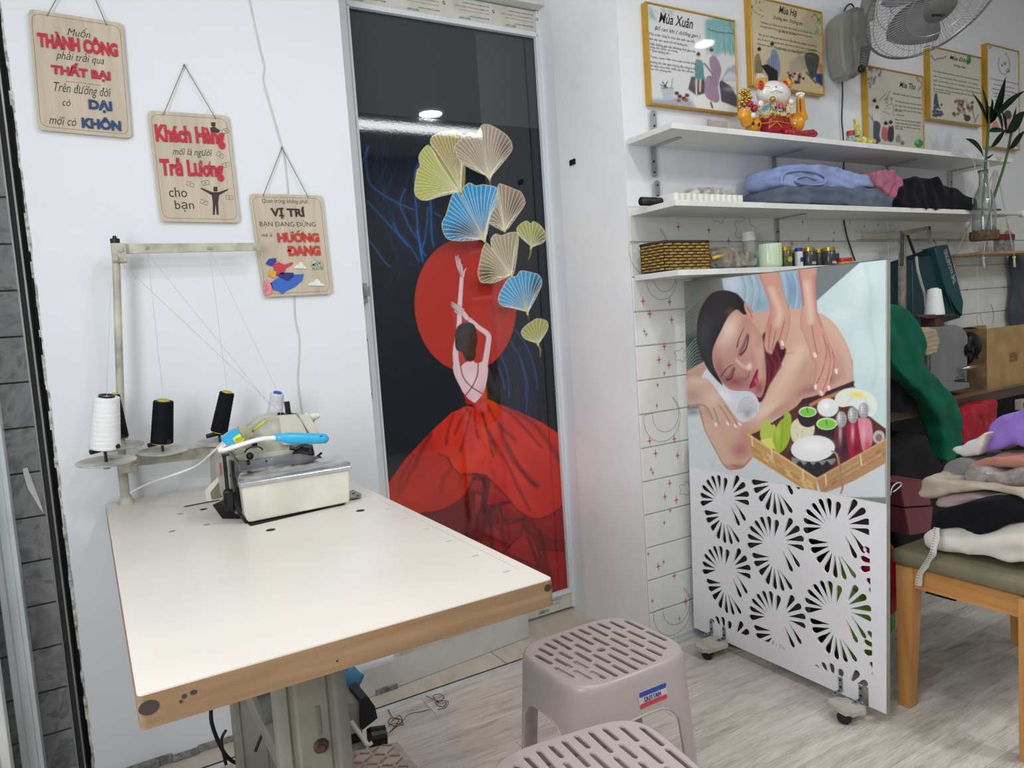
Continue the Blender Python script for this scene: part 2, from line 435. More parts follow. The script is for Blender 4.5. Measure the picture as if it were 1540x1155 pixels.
# marble tiles behind the channel, tile by tile
s = NT('grey_marble'); oi = s.n('ShaderNodeObjectInfo'); mp = s.co((1, 1, 1)); ad = s.n('ShaderNodeVectorMath', operation='ADD')
s.l(mp, ad.inputs[0]); vm = s.n('ShaderNodeVectorMath', operation='SCALE'); cx = s.n('ShaderNodeCombineXYZ')
for i in range(3): s.l(oi.outputs['Random'], cx.inputs[i])
s.l(cx.outputs[0], vm.inputs[0]); vm.inputs['Scale'].default_value = 19; s.l(vm.outputs[0], ad.inputs[1])
n = s.n('ShaderNodeTexNoise', i_Scale=7.0, i_Detail=9.0, i_Roughness=.62, i_Distortion=2.2); s.l(ad.outputs[0], n.inputs['Vector'])
s.l(s.ramp(n.outputs[0], [(.3, '66696c'), (.45, '8b8d8f'), (.55, '9a9c9d'), (.62, '73767a'), (.75, '929495')]), s.b.inputs['Base Color'])
s.b.inputs['Roughness'].default_value = .3; marble = s.m
wm = thing('wall_marble', None, None); wm['kind'] = 'structure'
bm = B(); bb(bm, -1.0, -.1, WY+.046, WY+.12, 0, CEIL); obj('tile_backing', bm, mat('tile_grout', '6f706d', rough=.9), wm)
bm = B(); box(bm, (0, 0, 0), (.297, .010, .114), .0012); tile_me = obj('tile', bm, marble, wm, world=False).data
first = [o for o in wm.children if o.name.startswith('tile') and o.data == tile_me][0]
zz = [.04+.1185*k for k in range(-1, 24)]
k = 0
for i in range(3):
    for z in zz:
        if z+.06 > CEIL: continue
        o = first if k == 0 else first.copy()
        if k: C.objects.link(o); o.parent = wm
        o.location = (-.123-.1485-i*.299, WY+.043+rr.uniform(-.0006, .0006), z+.059); k += 1
# white aluminium upright standing in front of the marble
al_white = mat('white_powder_coated_aluminium', 'cfd6da', rough=.35, var=.04, scale=3, bump=.05)
bm = B(); bb(bm, -.232, -.186, 2.16, 2.23, 0, CEIL, .002); bb(bm, -.215, -.197, 2.155, 2.17, 0, CEIL, .001); struct('trim_4', bm, al_white)
bm = B(); bb(bm, -.42, -.240, 2.05, 2.10, 0, CEIL, .003); bb(bm, -.31, -.262, 2.04, 2.06, 0, CEIL, .002)
struct('trim_5', bm, mat('white_painted_timber', 'e4e4e2', rough=.5, var=.05))
# torn strip of white tape on the marble
bm = B(); pts = [P(34, 705, Y=WY+.036), P(41, 703, Y=WY+.036), P(63, 762, Y=WY+.036), P(66, 773, Y=WY+.036), P(61, 766, Y=WY+.036), P(42, 735, Y=WY+.036), P(36, 716, Y=WY+.036)]
prism(bm, pts, (0, -.0008, 0)); solo('tape_strip', bm, mat('white_tape', 'e8e8e4', rough=.6), 'torn strip of white tape stuck on the grey marble tiles', 'tape')

# ---- floor: laminate planks, then the beige tiled strip of the recess
s = NT('grey_laminate'); oi = s.n('ShaderNodeObjectInfo'); cx = s.n('ShaderNodeCombineXYZ')
for i in range(3): s.l(oi.outputs['Random'], cx.inputs[i])
vm = s.n('ShaderNodeVectorMath', operation='SCALE'); vm.inputs['Scale'].default_value = 37; s.l(cx.outputs[0], vm.inputs[0])
def shifted(scale):
    ad = s.n('ShaderNodeVectorMath', operation='ADD'); s.l(s.co(scale), ad.inputs[0]); s.l(vm.outputs[0], ad.inputs[1]); return ad.outputs[0]
n1 = s.n('ShaderNodeTexNoise', i_Scale=1.7, i_Detail=6.0, i_Roughness=.65, i_Distortion=1.4); s.l(shifted((1.6, 11, 1)), n1.inputs['Vector'])
n2 = s.n('ShaderNodeTexNoise', i_Scale=3.0, i_Detail=7.0, i_Roughness=.7, i_Distortion=.5); s.l(shifted((5, 190, 1)), n2.inputs['Vector'])
ma = s.n('ShaderNodeMath', operation='MULTIPLY_ADD'); s.l(n2.outputs[0], ma.inputs[0]); ma.inputs[1].default_value = .62; 
m2 = s.n('ShaderNodeMath', operation='MULTIPLY'); s.l(n1.outputs[0], m2.inputs[0]); m2.inputs[1].default_value = .42; s.l(m2.outputs[0], ma.inputs[2])
colr = s.ramp(ma.outputs[0], [(.35, '746b64'), (.44, 'aea59c'), (.53, 'cbc3ba'), (.66, 'ded8d0')])
mx = s.n('ShaderNodeMix', data_type='RGBA', blend_type='MULTIPLY'); mx.inputs[0].default_value = 1; s.l(colr, mx.inputs[6])
mr = s.n('ShaderNodeMapRange', i_3=.88, i_4=1.0); s.l(oi.outputs['Random'], mr.inputs[0]); s.l(mr.outputs[0], mx.inputs[7]); s.l(mx.outputs[2], s.b.inputs['Base Color'])
s.b.inputs['Roughness'].default_value = .42; s.bump(ma.outputs[0], .5, .0008); laminate = s.m
fl = thing('floor', None, None); fl['kind'] = 'structure'
bm = B(); bb(bm, -1.0, 5.0, -1.6, 2.6, -.05, -.008); obj('subfloor', bm, mat('subfloor_dark', '2c2926', rough=.9), fl)
PW, PL = .134, 1.19
bm = B(); box(bm, (PL/2, 0, -.004), (PL-.0012, PW-.0009, .008), .0006, seg=1); pk = obj('plank', bm, laminate, fl, world=False)
k = 0
for r in range(28):
    y = 2.126-PW*(r+.5); x = {0: .82, 7: 1.80}.get(r, .82+(r*.437) % PL)
    while x > -1.0: x -= PL
    while x < 4.98:
        a, b_ = x, x+PL
        if b_ > -.95 and a < 4.6:
            o = pk if k == 0 else pk.copy()
            if k: C.objects.link(o); o.parent = fl
            o.location = (a, y, 0); k += 1
        x += PL
s = NT('beige_floor_tile'); n = s.n('ShaderNodeTexNoise', i_Scale=4.0, i_Detail=8.0, i_Distortion=1.0); s.l(s.co((3, 1, 1)), n.inputs['Vector'])
s.l(s.ramp(n.outputs[0], [(.3, 'b5aa98'), (.7, 'cbc2b3')]), s.b.inputs['Base Color']); s.b.inputs['Roughness'].default_value = .3; ftile = s.m
bm = B(); box(bm, (.3, 0, -.004), (.5975, .32, .008), .0008, seg=1); ft = obj('tile', bm, ftile, fl, world=False)
for k, x in enumerate((-.642, -.042, .558, 1.158)):
    o = ft if k == 0 else ft.copy()
    if k: C.objects.link(o); o.parent = fl
    o.location = (x, 2.143+.162, 0)
bm = B(); bb(bm, -.9, SX, 2.106, 2.130, 0, .0035, .001); struct('trim_6', bm, mat('threshold_aluminium', 'd4dadb', rough=.3, metal=.35, var=.08))
bm = B(); bb(bm, -.9, SX, 2.130, 2.143, -.008, .0008); struct('trim_7', bm, mat('brown_sealant', '4a3a30', rough=.8, var=.3))
bm = B(); bb(bm, SX, 3.2, 1.893, 1.913, 0, .006, .001); bb(bm, SX, 3.2, 1.907, 1.914, 0, .02, .001); struct('baseboard_right', bm, mat('threshold_aluminium', 'd4dadb'))
# rough mortar kerb at the foot of the sign wall
bm = B(); rr = random.Random(5); x = -.08
while x < .77:
    l = rr.uniform(.03, .09); bb(bm, x, min(x+l, .787), WY-.012-rr.uniform(0, .012), WY, 0, .012+rr.uniform(0, .01), .002); x += l
struct('baseboard_back', bm, mat('grey_mortar', '84827d', rough=.95, var=.35, scale=50, bump=.8))

# ---- embossed white tile panels on the shelf wall, panel by panel, up to the middle shelf
brickm = mat('white_foam_brick', 'dcdcd8', rough=.45, var=.03, scale=6, bump=.35, bscale=260, bdist=.0008)
tw = thing('wall_tiling', None, None); tw['kind'] = 'structure'
bm = B(); bb(bm, SX-.001, 4.9, SY-.003, SY-.0005, 0, 1.535); obj('tile_backing', bm, mat('brick_joint', 'c9c9c5', rough=.6), tw)
bm = B(); box(bm, (0, 0, 0), (.7165, .006, .1125), .0025); bk = obj('brick', bm, brickm, tw, world=False)
k = 0
for c in range(5):
    for r in range(14):
        x0 = 1.612+.7195*c; z0 = .0135+.1168*r-.1168*.0
        if z0+.1168 > 1.60: continue
        zc = z0+.0584
        o = bk if k == 0 else bk.copy()
        if k: C.objects.link(o); o.parent = tw
        o.location = (x0+.36, SY-.0055, zc); k += 1
SF = SY-.0092                                            # face the printed pattern lies on
def star(bm, x, z, r, n=4, inner=.25):
    prism(bm, [(x+math.sin(PI*i/n)*(r if i % 2 == 0 else r*inner), SF, z+math.cos(PI*i/n)*(r*1.35 if i % 2 == 0 else r*inner)) for i in range(2*n)], (0, -.0003, 0))
def ring(bm, pts, w=.0012, closed=True): tube(bm, [(x, SF, z) for x, z in pts], w*.6, 4, closed=closed)
red, gry, blk = B(), B(), B()
for (x, y, c) in [(967, 453, 0), (1007, 454, 0), (977, 472, 0), (1010, 481, 0), (969, 498, 1), (972, 503, 1), (999, 521, 0), (991, 541, 0), (1006, 549, 0), (999, 561, 1), (989, 579, 1), (988, 610, 1), (977, 663, 0), (1014, 660, 0), (986, 682, 0), (1019, 685, 0), (979, 706, 1), (982, 711, 1), (1007, 727, 0), (1000, 747, 0), (1017, 752, 0), (1008, 768, 1), (999, 786, 1), (975, 833, 1), (998, 845, 1), (990, 852, 0), (1014, 866, 0), (981, 904, 1), (1031, 905, 0), (1022, 930, 1),
                 (1020, 341, 0), (1066, 346, 0), (1096, 362, 0), (1022, 319, 1), (1036, 319, 1), (1061, 325, 1), (1207, 334, 1), (1234, 328, 1), (1191, 367, 0), (1253, 362, 1), (1300, 341, 1), (1321, 338, 1)]:
    p = P(x, y, Y=SF); star(red if c == 0 else gry, p.x, p.z, .013 if c == 0 else .008)
rr = random.Random(9)
for i in range(90):
    x, z = rr.uniform(2.05, 4.8), rr.uniform(.1, 1.5); star(red if rr.random() < .5 else gry, x, z, rr.uniform(.006, .012))
def moon(x, z, r, a0=-.2):
    t = [a0+PI*1.35*i/14 for i in range(15)]
    ring(blk, [(x-r*math.cos(q), z-r*math.sin(q)) for q in t]+[(x-r*.72*math.cos(q)+r*.20, z-r*.72*math.sin(q)+r*.1) for q in t[::-1]], .0008)
def cloud(x, z, r):
    ring(blk, [(x+r*(1+.22*math.cos(5*q))*math.cos(q), z+r*.75*(1+.22*math.cos(5*q))*math.sin(q)) for q in [2*PI*i/30 for i in range(30)]], .0008)
for x, y, r in [(996, 628, .085), (1012, 918, .09), (995, 420, .07), (976, 375, .09), (1482, 477, .08)]:
    p = P(x, y, Y=SF); moon(p.x, p.z, r)
for x, y, r in [(1024, 534, .028), (1031, 735, .028), (1082, 325, .03), (1342, 343, .02), (1120, 345, .05)]:
    p = P(x, y, Y=SF); cloud(p.x, p.z, r)
for i in range(7): moon(2.3+i*.35, .25+(i*.37) % 1.2, .08); cloud(2.1+i*.4, .15+(i*.53) % 1.3, .03)
obj('printed_stars', red, mat('pattern_red', 'c4605c', rough=.5), tw, kind='stuff')
obj('printed_sparkles', gry, mat('pattern_grey', '6c6c6c', rough=.5), tw, kind='stuff')
obj('printed_outlines', blk, mat('pattern_black', '26272a', rough=.5), tw, kind='stuff')
# moulded strip high on the tiles right of the screen
bm = B(); a = P(1290, 355, Y=SY-.02); b_ = P(1452, 373, Y=SY-.02); bb(bm, a.x, b_.x, SY-.03, SY-.008, a.z-.014, a.z+.014, .003); struct('trim_8', bm, mat('old_cable_duct', 'c6c2b6', rough=.5))
# black hook plate on the recess side wall
bm = B(); p = P(861, 244, X=SX-.006); box(bm, p, (.006, .034, .02), .001); solo('wall_switch_plate', bm, mat('matt_black', '0d0d0e', rough=.5), 'small black rectangle fixed on the white side wall beside the door', 'plate')

# ================================================================== the door
sash = mat('upvc_white', 'd9dde0', rough=.3, var=.03, scale=5, bump=.03)
film = mat('protective_film', 'cfcdc2', rough=.35, var=.08, scale=12, bump=.15, bscale=60)
d = thing('door_1', None, None, (1.234, DY, 0)); d['kind'] = 'structure'
GX0, GX1, GZ0, GZ1, FZ = .862, 1.606, .082, 2.25, 1.908
bm = B(); bb(bm, .79, GX0, DY-.02, DY+.03, .01, GZ1+.09, .002); bb(bm, GX1, 1.637, DY-.02, DY+.03, .01, GZ1+.09, .002); obj('stile', bm, sash, d)
bm = B(); bb(bm, GX0, GX1, DY-.018, DY+.03, GZ1, GZ1+.088, .002); bb(bm, GX0, GX1, DY-.018, DY+.03, .012, GZ0, .002); obj('rail', bm, film, d)
bm = B()
for (x0, x1, z0, z1) in ((GX0-.001, GX0+.008, GZ0, GZ1), (GX1-.008, GX1+.001, GZ0, GZ1), (GX0, GX1, GZ1-.008, GZ1+.01), (GX0, GX1, GZ0-.01, GZ0+.006)): bb(bm, x0, x1, DY-.024, DY-.004, z0, z1, .002)
obj('glazing_bead', bm, sash, d)
bm = B(); bb(bm, GX0, GX1, DY-.003, DY+.003, GZ0, GZ1)
gl = NT('dark_door_glass'); gl.b.inputs['Base Color'].default_value = (*lin('36393d'), 1); gl.b.inputs['Roughness'].default_value = .02; gl.b.inputs['IOR'].default_value = 1.6
nn = gl.n('ShaderNodeTexNoise', i_Scale=1.2); gl.l(gl.co(), nn.inputs['Vector']); gl.bump(nn.outputs[0], .05, .002)
obj('glass_pane', bm, gl.m, d)
bm = B(); bb(bm, 1.637, SX+.05, 2.30, DY+.05, 0, 2.40, .001); bb(bm, .70, .79, 2.36, DY+.05, 0, 2.40); bb(bm, .70, SX+.05, 2.335, DY+.05, 2.342, 2.40, .002); bb(bm, .70, 1.637, DY-.05, DY-.02, 2.345, 2.36, .001)
obj('door_frame', bm, mat('upvc_frame_white', 'd3d3ce', rough=.4, var=.06), d)
# maker's lines printed along the protective film on the rails and the right stile
txt = {'k': B(), 'o': B(), 'g': B()}; F = DY-.0205
def ft_(s_, x, z, w, h, k): text_into(txt[k], s_, (x, F, z), (1, 0, 0), (0, 0, 1), w, h, lift=.0004, bold=.01)
for x in (.93, 1.13, 1.33, 1.52):
    ft_('HƯỚNG THANH NHÔM CAO CẤP', x+.02, GZ1+.072, .11, .006, 'k'); ft_('CHẤT LƯỢNG TẠO DỰNG NIỀM TIN', x, GZ1+.058, .14, .007, 'o')
    ft_('bảo hành chính hãng - vui lòng bóc lớp phim sau khi lắp', x+.01, GZ1+.045, .12, .004, 'k'); ft_('Q', x+.09, GZ1+.058, .010, .012, 'k')
    ft_('HƯỚNG THANH NHÔM', x+.03, GZ1+.028, .08, .005, 'k'); ft_('LƯỚI CHẮN', x-.03, GZ1+.020, .045, .010, 'g')
for x in (1.36, 1.50):
    ft_('HƯỚNG THANH NHÔM CAO CẤP', x, .062, .11, .006, 'k'); ft_('HỆ KHUNG NHÔM', x, .046, .09, .005, 'k')
ft_('UBB 01', 1.47, .028, .045, .012, 'g')
for z in (.25, .42, .62, .80, 1.0, 1.2):
    text_into(txt['o'], 'CHẤT LƯỢNG TẠO DỰNG', (1.622, F, z), (0, 0, 1), (-1, 0, 0), .12, .006, lift=.0004, bold=.01)
    text_into(txt['k'], 'NHÔM CAO CẤP', (1.631, F, z), (0, 0, 1), (-1, 0, 0), .09, .004, lift=.0004)
for k, c in (('k', '2b2d30'), ('o', 'b5573a'), ('g', '1f7a54')): obj('film_lettering', txt[k], mat('film_ink_'+{'k': 'black', 'o': 'orange', 'g': 'green'}[k], c, rough=.5), d, kind='stuff')
# lock and strike plates on the left stile
steel = mat('brushed_steel', 'a9adb0', rough=.3, metal=.85, var=.12, stretch=(1, 1, 12))
p = P(545, 441, Y=DY-.03); bm = B(); box(bm, (p.x, DY-.03, p.z), (.030, .02, .068), .003); box(bm, (p.x+.006, DY-.048, p.z+.006), (.022, .02, .034), .003); tube(bm, [(p.x+.006, DY-.05, p.z), (p.x+.006, DY-.06, p.z)], .007, 12)
obj('door_lock', bm, steel, d)
p = P(554, 552, Y=DY-.022); bm = B(); box(bm, (p.x, DY-.0225, p.z), (.014, .004, .22), .001); obj('strike_plate', bm, mat('strike_plate_grey', 'c3c8cb', rough=.35, metal=.5), d)
bm = B()
for q in (.092, -.092): tube(bm, [(p.x, DY-.025, p.z+q), (p.x, DY-.0235, p.z+q)], .0045, 10)
box(bm, (p.x, DY-.0247, p.z+.02), (.003, .001, .10)); obj('screw', bm, mat('screw_dark', '33353a', rough=.4, metal=.6), d)

G = tf(610, 180, 5.773); DN = tf(610, 360, 4.441); S_ = tf(570, 600, 3.848); Z3 = tf(500, 0, 2.31); FL = tf(530, 160, 4.812)
def paint_film(p):
    p.c[:] = lin('0a111c')
    dist = p.p[:, 1]
    for (x, y, rx, ry, c, a) in [(600, 620, 130, 170, '03101d', .9), (560, 480, 60, 160, '04111f', .7), (780, 620, 90, 130, '0b1018', .6), (640, 300, 70, 90, '1a1d2a', .5)]: p.blob(x, y, rx, ry, c, a)
    rr = random.Random(3)
    for i in range(46):                                       # blue wisps
        x = rr.uniform(560, 660); y = rr.uniform(190, 300); k = rr.uniform(.2, 1)
        p.stroke([(x, y), (x+rr.uniform(-25, 8), y+60), (x+rr.uniform(-5, 25), y+110), (x+rr.uniform(0, 60), y+170)], 1.0, '1d4f8a', 1.8, .12*k)
    for pts, w in [([(110, 300), (100, 400), (120, 540), (180, 610), (330, 700), (450, 750)], 1.2), ([(380, 600), (345, 700), (380, 800), (430, 900), (470, 960)], 1.6), ([(490, 400), (450, 500), (465, 780), (480, 950), (510, 1120)], 2.4),
                   ([(565, 680), (570, 820), (575, 950), (590, 1010)], 2.4), ([(545, 730), (540, 850), (520, 980), (500, 1000)], 1.3), ([(110, 690), (260, 850), (420, 1020), (480, 1120)], 1), ([(90, 940), (150, 1010), (230, 1120), (270, 1160)], 1.1),
                   ([(60, 450), (100, 330), (118, 290)], 1), ([(520, 985), (505, 1040), (530, 1080)], 2), ([(600, 770), (640, 800)], 1), ([(300, 840), (330, 920), (400, 1010)], 1), ([(470, 900), (490, 1010), (500, 1080)], 3)]:
        p.stroke(FL(pts), w+3, '123c70', 6, .3); p.stroke(FL(pts), w*.42, '3a8fd0', 2.4, .42)
    for pts in ([(700, 680), (760, 780), (800, 900), (815, 1000), (805, 1150)], [(730, 600), (800, 700), (860, 850), (880, 1000)], [(640, 780), (680, 900), (690, 1060)], [(620, 850), (650, 930), (660, 1000)], [(770, 820), (800, 930), (800, 1060)]):
        p.stroke(DN(pts), 3, '0d2e5c', 4, .45); p.stroke(DN(pts), .8, '2f74b5', 1.5, .45)
    for i in range(26):
        x = rr.uniform(745, 790); p.stroke([(x, 520), (x+rr.uniform(10, 25), 570), (x+rr.uniform(10, 35), 640)], 1, '1b3f70', 1.8, .16)
        y = rr.uniform(230, 700); p.stroke([(560, y), (575, y+40), (600, y+70)], 1, '12305c', 1.8, .15)
    # sun
    t = [2*PI*i/48 for i in range(48)]
    sun = [(700+76.5*math.cos(q)+2*math.sin(q), 459+100*math.sin(q)) for q in t]
    p.poly(sun, 'a92a20', 1.2); cs = p.clipmask(sun, 1.2)
    p.blob(700, 368, 45, 14, '5f211d', .8, clip=cs); p.blob(733, 428, 24, 12, '5f1713', .8, clip=cs); p.blob(757, 465, 18, 10, '5f1713', .7, clip=cs); p.blob(690, 500, 50, 60, 'b32a1c', .4, clip=cs)
    def leaf(T, outline, base, cols, stem=None, veins=26, dark_side=None):
        pts = T(outline); b0 = T([base])[0]
        if stem: p.stroke([b0]+T(stem), 3, cols[1], 1, w2=.8)
        full = pts+[b0]; p.poly(full, cols[0], 1, smooth=True); cm = p.clipmask(full, 1, True)
        cxm = sum(q[0] for q in pts)/len(pts); cym = sum(q[1] for q in pts)/len(pts)
        p.blob(b0[0], b0[1], 26, 26, cols[1], .55, clip=cm)
        if dark_side: 
            q = T([dark_side[:2]])[0]; p.blob(q[0], q[1], dark_side[2], dark_side[3], cols[2], .9, clip=cm)
        P_ = [Vector((x, y, 0)) for x, y in pts]; L = [0]
        for a, b in zip(P_, P_[1:]): L.append(L[-1]+(b-a).length)
        for i in range(veins):
            tt = L[-1]*(i+.5)/veins; k = next(j for j in range(len(L)-1) if L[j+1] >= tt); f = (tt-L[k])/max(1e-6, L[k+1]-L[k]); e = P_[k].lerp(P_[k+1], f)
            mid = ((b0[0]*.45+e.x*.55+(cxm-b0[0])*.10), (b0[1]*.45+e.y*.55+(cym-b0[1])*.10))
            p.stroke([b0, mid, (e.x, e.y)], .55, 'e6e2cc', .8, .85, w2=.75, clip=cm)
        for a, b in zip(full, full[1:]): pass
        p.stroke([v[:2] for v in smooth_path([(x, y, 0) for x, y in pts], 4)], .8, 'e4e0c4', .9, .8, smooth=False)
        p.stroke([((b0[0]*.5+cxm*.5), (b0[1]*.5+cym*.5)), b0], 1, 'cfc27c', 1.2, .8, w2=3)
    leaf(G, [(520, 380), (505, 250), (515, 150), (450, 100), (370, 100), (300, 110), (235, 145), (215, 190), (235, 240)], (480, 625), ('a39458', '8a7748', '8e7a55'), veins=18, dark_side=(480, 300, 14, 40))
    leaf(G, [(440, 632), (300, 665), (180, 700), (110, 680), (78, 620), (90, 500), (100, 440), (125, 400), (118, 310), (180, 228), (215, 235), (265, 305)], (470, 620), ('afb05a', '8a8443', '8a8443'), veins=26)
    leaf(G, [(690, 480), (560, 420), (470, 350), (425, 250), (430, 225), (500, 150), (560, 110), (620, 130), (660, 50), (740, 50), (880, 140), (925, 230), (900, 300), (765, 465)], (730, 520), ('a2917f', '7b6a4c', '6d5145'), stem=[(738, 565)], veins=34, dark_side=(860, 260, 14, 28))
    leaf(G, [(845, 965), (720, 890), (740, 820), (790, 740), (800, 620), (810, 560), (860, 570), (960, 610), (1000, 630), (1035, 700), (1020, 760), (885, 950)], (860, 970), ('94826f', '7b6a4c', '5f4337'), veins=26, dark_side=(950, 790, 12, 26))
    leaf(G, [(650, 1040), (520, 1050), (400, 1045), (345, 1010), (315, 910), (350, 830), (380, 730), (410, 650), (450, 630), (492, 665), (490, 610), (550, 550), (610, 575), (670, 565), (780, 585), (795, 620), (780, 740), (740, 820), (705, 1000)], (690, 1060), ('2f8fc4', '3a3c2c', '1c3c50'), veins=36, dark_side=(520, 960, 30, 14))
    leaf(DN, [(700, 240), (600, 285), (540, 290), (500, 280), (485, 220), (500, 130), (520, 50), (545, 25), (575, 65), (570, 0), (600, -35), (640, -25), (700, -45), (752, -30), (740, 130), (722, 230)], (710, 245), ('a19275', '6f5f3d', '57442e'), veins=34, dark_side=(540, 230, 16, 14))
    leaf(G, [(1080, 1090), (990, 1010), (965, 950), (1000, 905), (1050, 880), (1088, 905), (1110, 885), (1170, 920), (1215, 990), (1200, 1060), (1110, 1100)], (1088, 1120), ('a5a653', '8a7c3c', '7c6d3c'), stem=[(1080, 1180), (1065, 1215)], veins=16, dark_side=(1170, 1030, 8, 12))
    leaf(DN, [(800, 480), (700, 455), (640, 440), (620, 390), (650, 320), (690, 260), (742, 245), (770, 210), (850, 225), (890, 240), (910, 290), (880, 370), (830, 465)], (815, 500), ('3295c8', '5b5a3a', '20303a'), stem=[(825, 545)], veins=26, dark_side=(870, 330, 8, 24))
    leaf(DN, [(870, 690), (800, 665), (772, 620), (800, 580), (845, 548), (880, 530), (940, 545), (950, 590), (920, 650), (893, 690)], (885, 705), ('a3a352', '8a8443', '7f7a44'), stem=[(900, 740), (898, 785)], veins=16)
    # dress, layer on layer
    q0 = project(np.array([[GX0-.02, DY, .05], [GX1+.02, DY, .05], [GX1+.02, DY, 1.0]])); bl, br = tuple(q0[0]), tuple(q0[1])
    low = S_([(310, 180), (500, 300), (700, 420), (1070, 500)]); p.poly(low+[br, bl]+S_([(0, 560)]), '6b0f12', 1.5)
    def cloth(pts, c, clips=True): p.poly(pts, c, 1.1, smooth=False); return p.clipmask(pts, 1.1)
    rm = cloth(S_([(640, 700), (700, 600), (1065, 620), (1090, 880)])+[br]+S_([(500, 1100)]), '7d1213')
    for pts, c in [(S_([(880, 690), (1065, 625), (1085, 815), (1010, 820), (950, 790), (905, 750)]), '8f1515'), (S_([(920, 870), (1090, 885), (1110, 1110), (1000, 1112), (980, 1000)]), '9c1618'),
                   (S_([(640, 470), (625, 615), (700, 600), (765, 590), (740, 530)]), '9e1a17'), (S_([(690, 610), (770, 600), (830, 650), (845, 690), (740, 725)]), '8e1615'), (S_([(535, 470), (600, 470), (620, 545), (525, 545)]), '8b1514'),
                   (S_([(645, 710), (700, 760), (720, 890), (655, 860)]), '8a1516'), (S_([(735, 880), (850, 740), (900, 820), (930, 900), (920, 970), (760, 900)]), '9a1816'), (S_([(550, 540), (600, 560), (585, 640), (555, 672)]), '951715'), (S_([(720, 690), (840, 700), (820, 790), (735, 870), (715, 760)]), '861315')]:
        m = cloth(pts, c); x = sum(a for a, b in pts)/len(pts); y = sum(b for a, b in pts)/len(pts); p.blob(x, y-8, 14, 8, 'a82018', .6, clip=m)
        p.stroke(pts+[pts[0]], 1.2, '3c070b', 1.5, .8, smooth=False)
    for pts in ([(610, 470), (605, 560), (620, 690)], [(850, 740), (870, 820), (920, 960)], [(700, 620), (740, 720), (840, 690)], [(500, 600), (520, 700), (500, 780)], [(930, 760), (960, 900), (1000, 1050)], [(640, 640), (650, 760), (655, 860)]): p.stroke(S_(pts), 4, '2e060a', 6, .75)
    lo2 = S_([(310, 180), (310, 250), (340, 310), (390, 340), (420, 390), (470, 435), (545, 445), (500, 550), (430, 610), (330, 650), (250, 655), (120, 700)])+[bl]+S_([(-20, 560), (45, 500), (150, 350)])
    p.poly(lo2, 'b51f14', 1.2); m = p.clipmask(lo2, 1.2)
    for pts in ([(310, 190), (250, 290), (210, 400)], [(420, 400), (370, 470), (360, 540)], [(300, 200), (230, 330), (120, 560)], [(470, 440), (460, 520)], [(200, 330), (130, 450), (110, 560)]): p.stroke(S_(pts), 4, '6e0e0c', 6, .75, clip=m)
    p.blob(615, 745, 28, 16, 'c92c17', .6, clip=m); p.blob(*S_([(420, 520)])[0], 20, 18, 'bd2616', .5, clip=m)
    p.stroke(S_([(545, 445), (500, 550), (430, 610), (330, 650), (250, 655)]), 1.5, '5a0a0c', 2.5, .9)
    up = S_([(510, 40), (560, 50), (630, 0), (690, 30), (800, 70), (950, 140), (1045, 205), (1068, 615), (990, 670), (930, 692), (870, 685), (800, 640), (720, 540), (620, 440), (560, 430), (470, 435), (430, 400), (400, 340), (340, 315), (310, 250), (310, 180), (420, 80)])
    p.poly(up, 'c32517', 1.2); m = p.clipmask(up, 1.2)
    for (x, y, rx, ry, a) in [(900, 250, 30, 14, 40), (620, 200, 12, 45, 5), (430, 200, 12, 25, 20), (860, 600, 25, 10, 30), (480, 380, 25, 14, 10), (800, 400, 16, 40, -25), (560, 330, 20, 20, 0)]: q = S_([(x, y)])[0]; p.blob(q[0], q[1], rx, ry, 'd8351a', .75, a, clip=m)
    for pts, w in [([(555, 60), (558, 160), (575, 230)], 3), ([(590, 60), (625, 170), (680, 300)], 4), ([(630, 40), (690, 140), (790, 240)], 4), ([(690, 40), (790, 110), (940, 280)], 4), ([(760, 60), (900, 150), (1060, 370)], 6), ([(510, 60), (470, 130), (440, 200)], 4),
                   ([(530, 70), (500, 200), (470, 300)], 3), ([(700, 150), (760, 330), (880, 470), (920, 500)], 6), ([(640, 200), (740, 370), (800, 500), (870, 640)], 4), ([(430, 90), (400, 180), (390, 260)], 4), ([(740, 260), (830, 420), (900, 500)], 5), ([(600, 80), (640, 250), (660, 330)], 3)]:
        p.stroke(S_(pts), w*.5, '3f090b', w*1.3, .8, clip=m, w2=w*.9)
    p.stroke(S_([(340, 315), (400, 340), (430, 400), (470, 437), (560, 432), (620, 442), (720, 542), (800, 642), (870, 687), (930, 694), (990, 672), (1066, 618)]), 1.3, '52090b', 2, .95, smooth=False)
    # dancer seen from behind
    sk, ol = 'ddb9bf', '3a1d1f'
    def limb(pts, w, w2): p.stroke(pts, w+1.2, ol, 1, .8, w2=w2+1.2); p.stroke(pts, w, sk, 1, w2=w2)
    limb(DN([(345, 880), (333, 760), (350, 640), (358, 560), (362, 440), (368, 350), (376, 240)]), 9, 5.5)
    for pts in ([(372, 240), (345, 170), (335, 112)], [(374, 240), (355, 160), (348, 108)], [(378, 240), (366, 170), (362, 130)], [(382, 240), (376, 190), (372, 165)], [(384, 250), (392, 215), (403, 195)]): limb(DN(pts), 2.8, 1.2)
    limb(DN([(525, 860), (548, 720), (552, 640), (490, 590), (420, 530)]), 9, 6)
    limb(DN([(410, 525), (375, 480)]), 6.5, 7)
    for pts in ([(385, 470), (340, 440), (308, 420)], [(375, 475), (335, 450), (306, 434)], [(370, 485), (340, 468), (312, 448)], [(375, 500), (350, 492), (325, 476)]): limb(DN(pts), 2.8, 1.2)
    tor = DN([(318, 840), (325, 900), (365, 985), (400, 1045), (462, 1092), (512, 1045), (535, 980), (550, 860), (520, 815), (480, 830), (440, 808), (390, 828), (365, 850), (350, 800)])
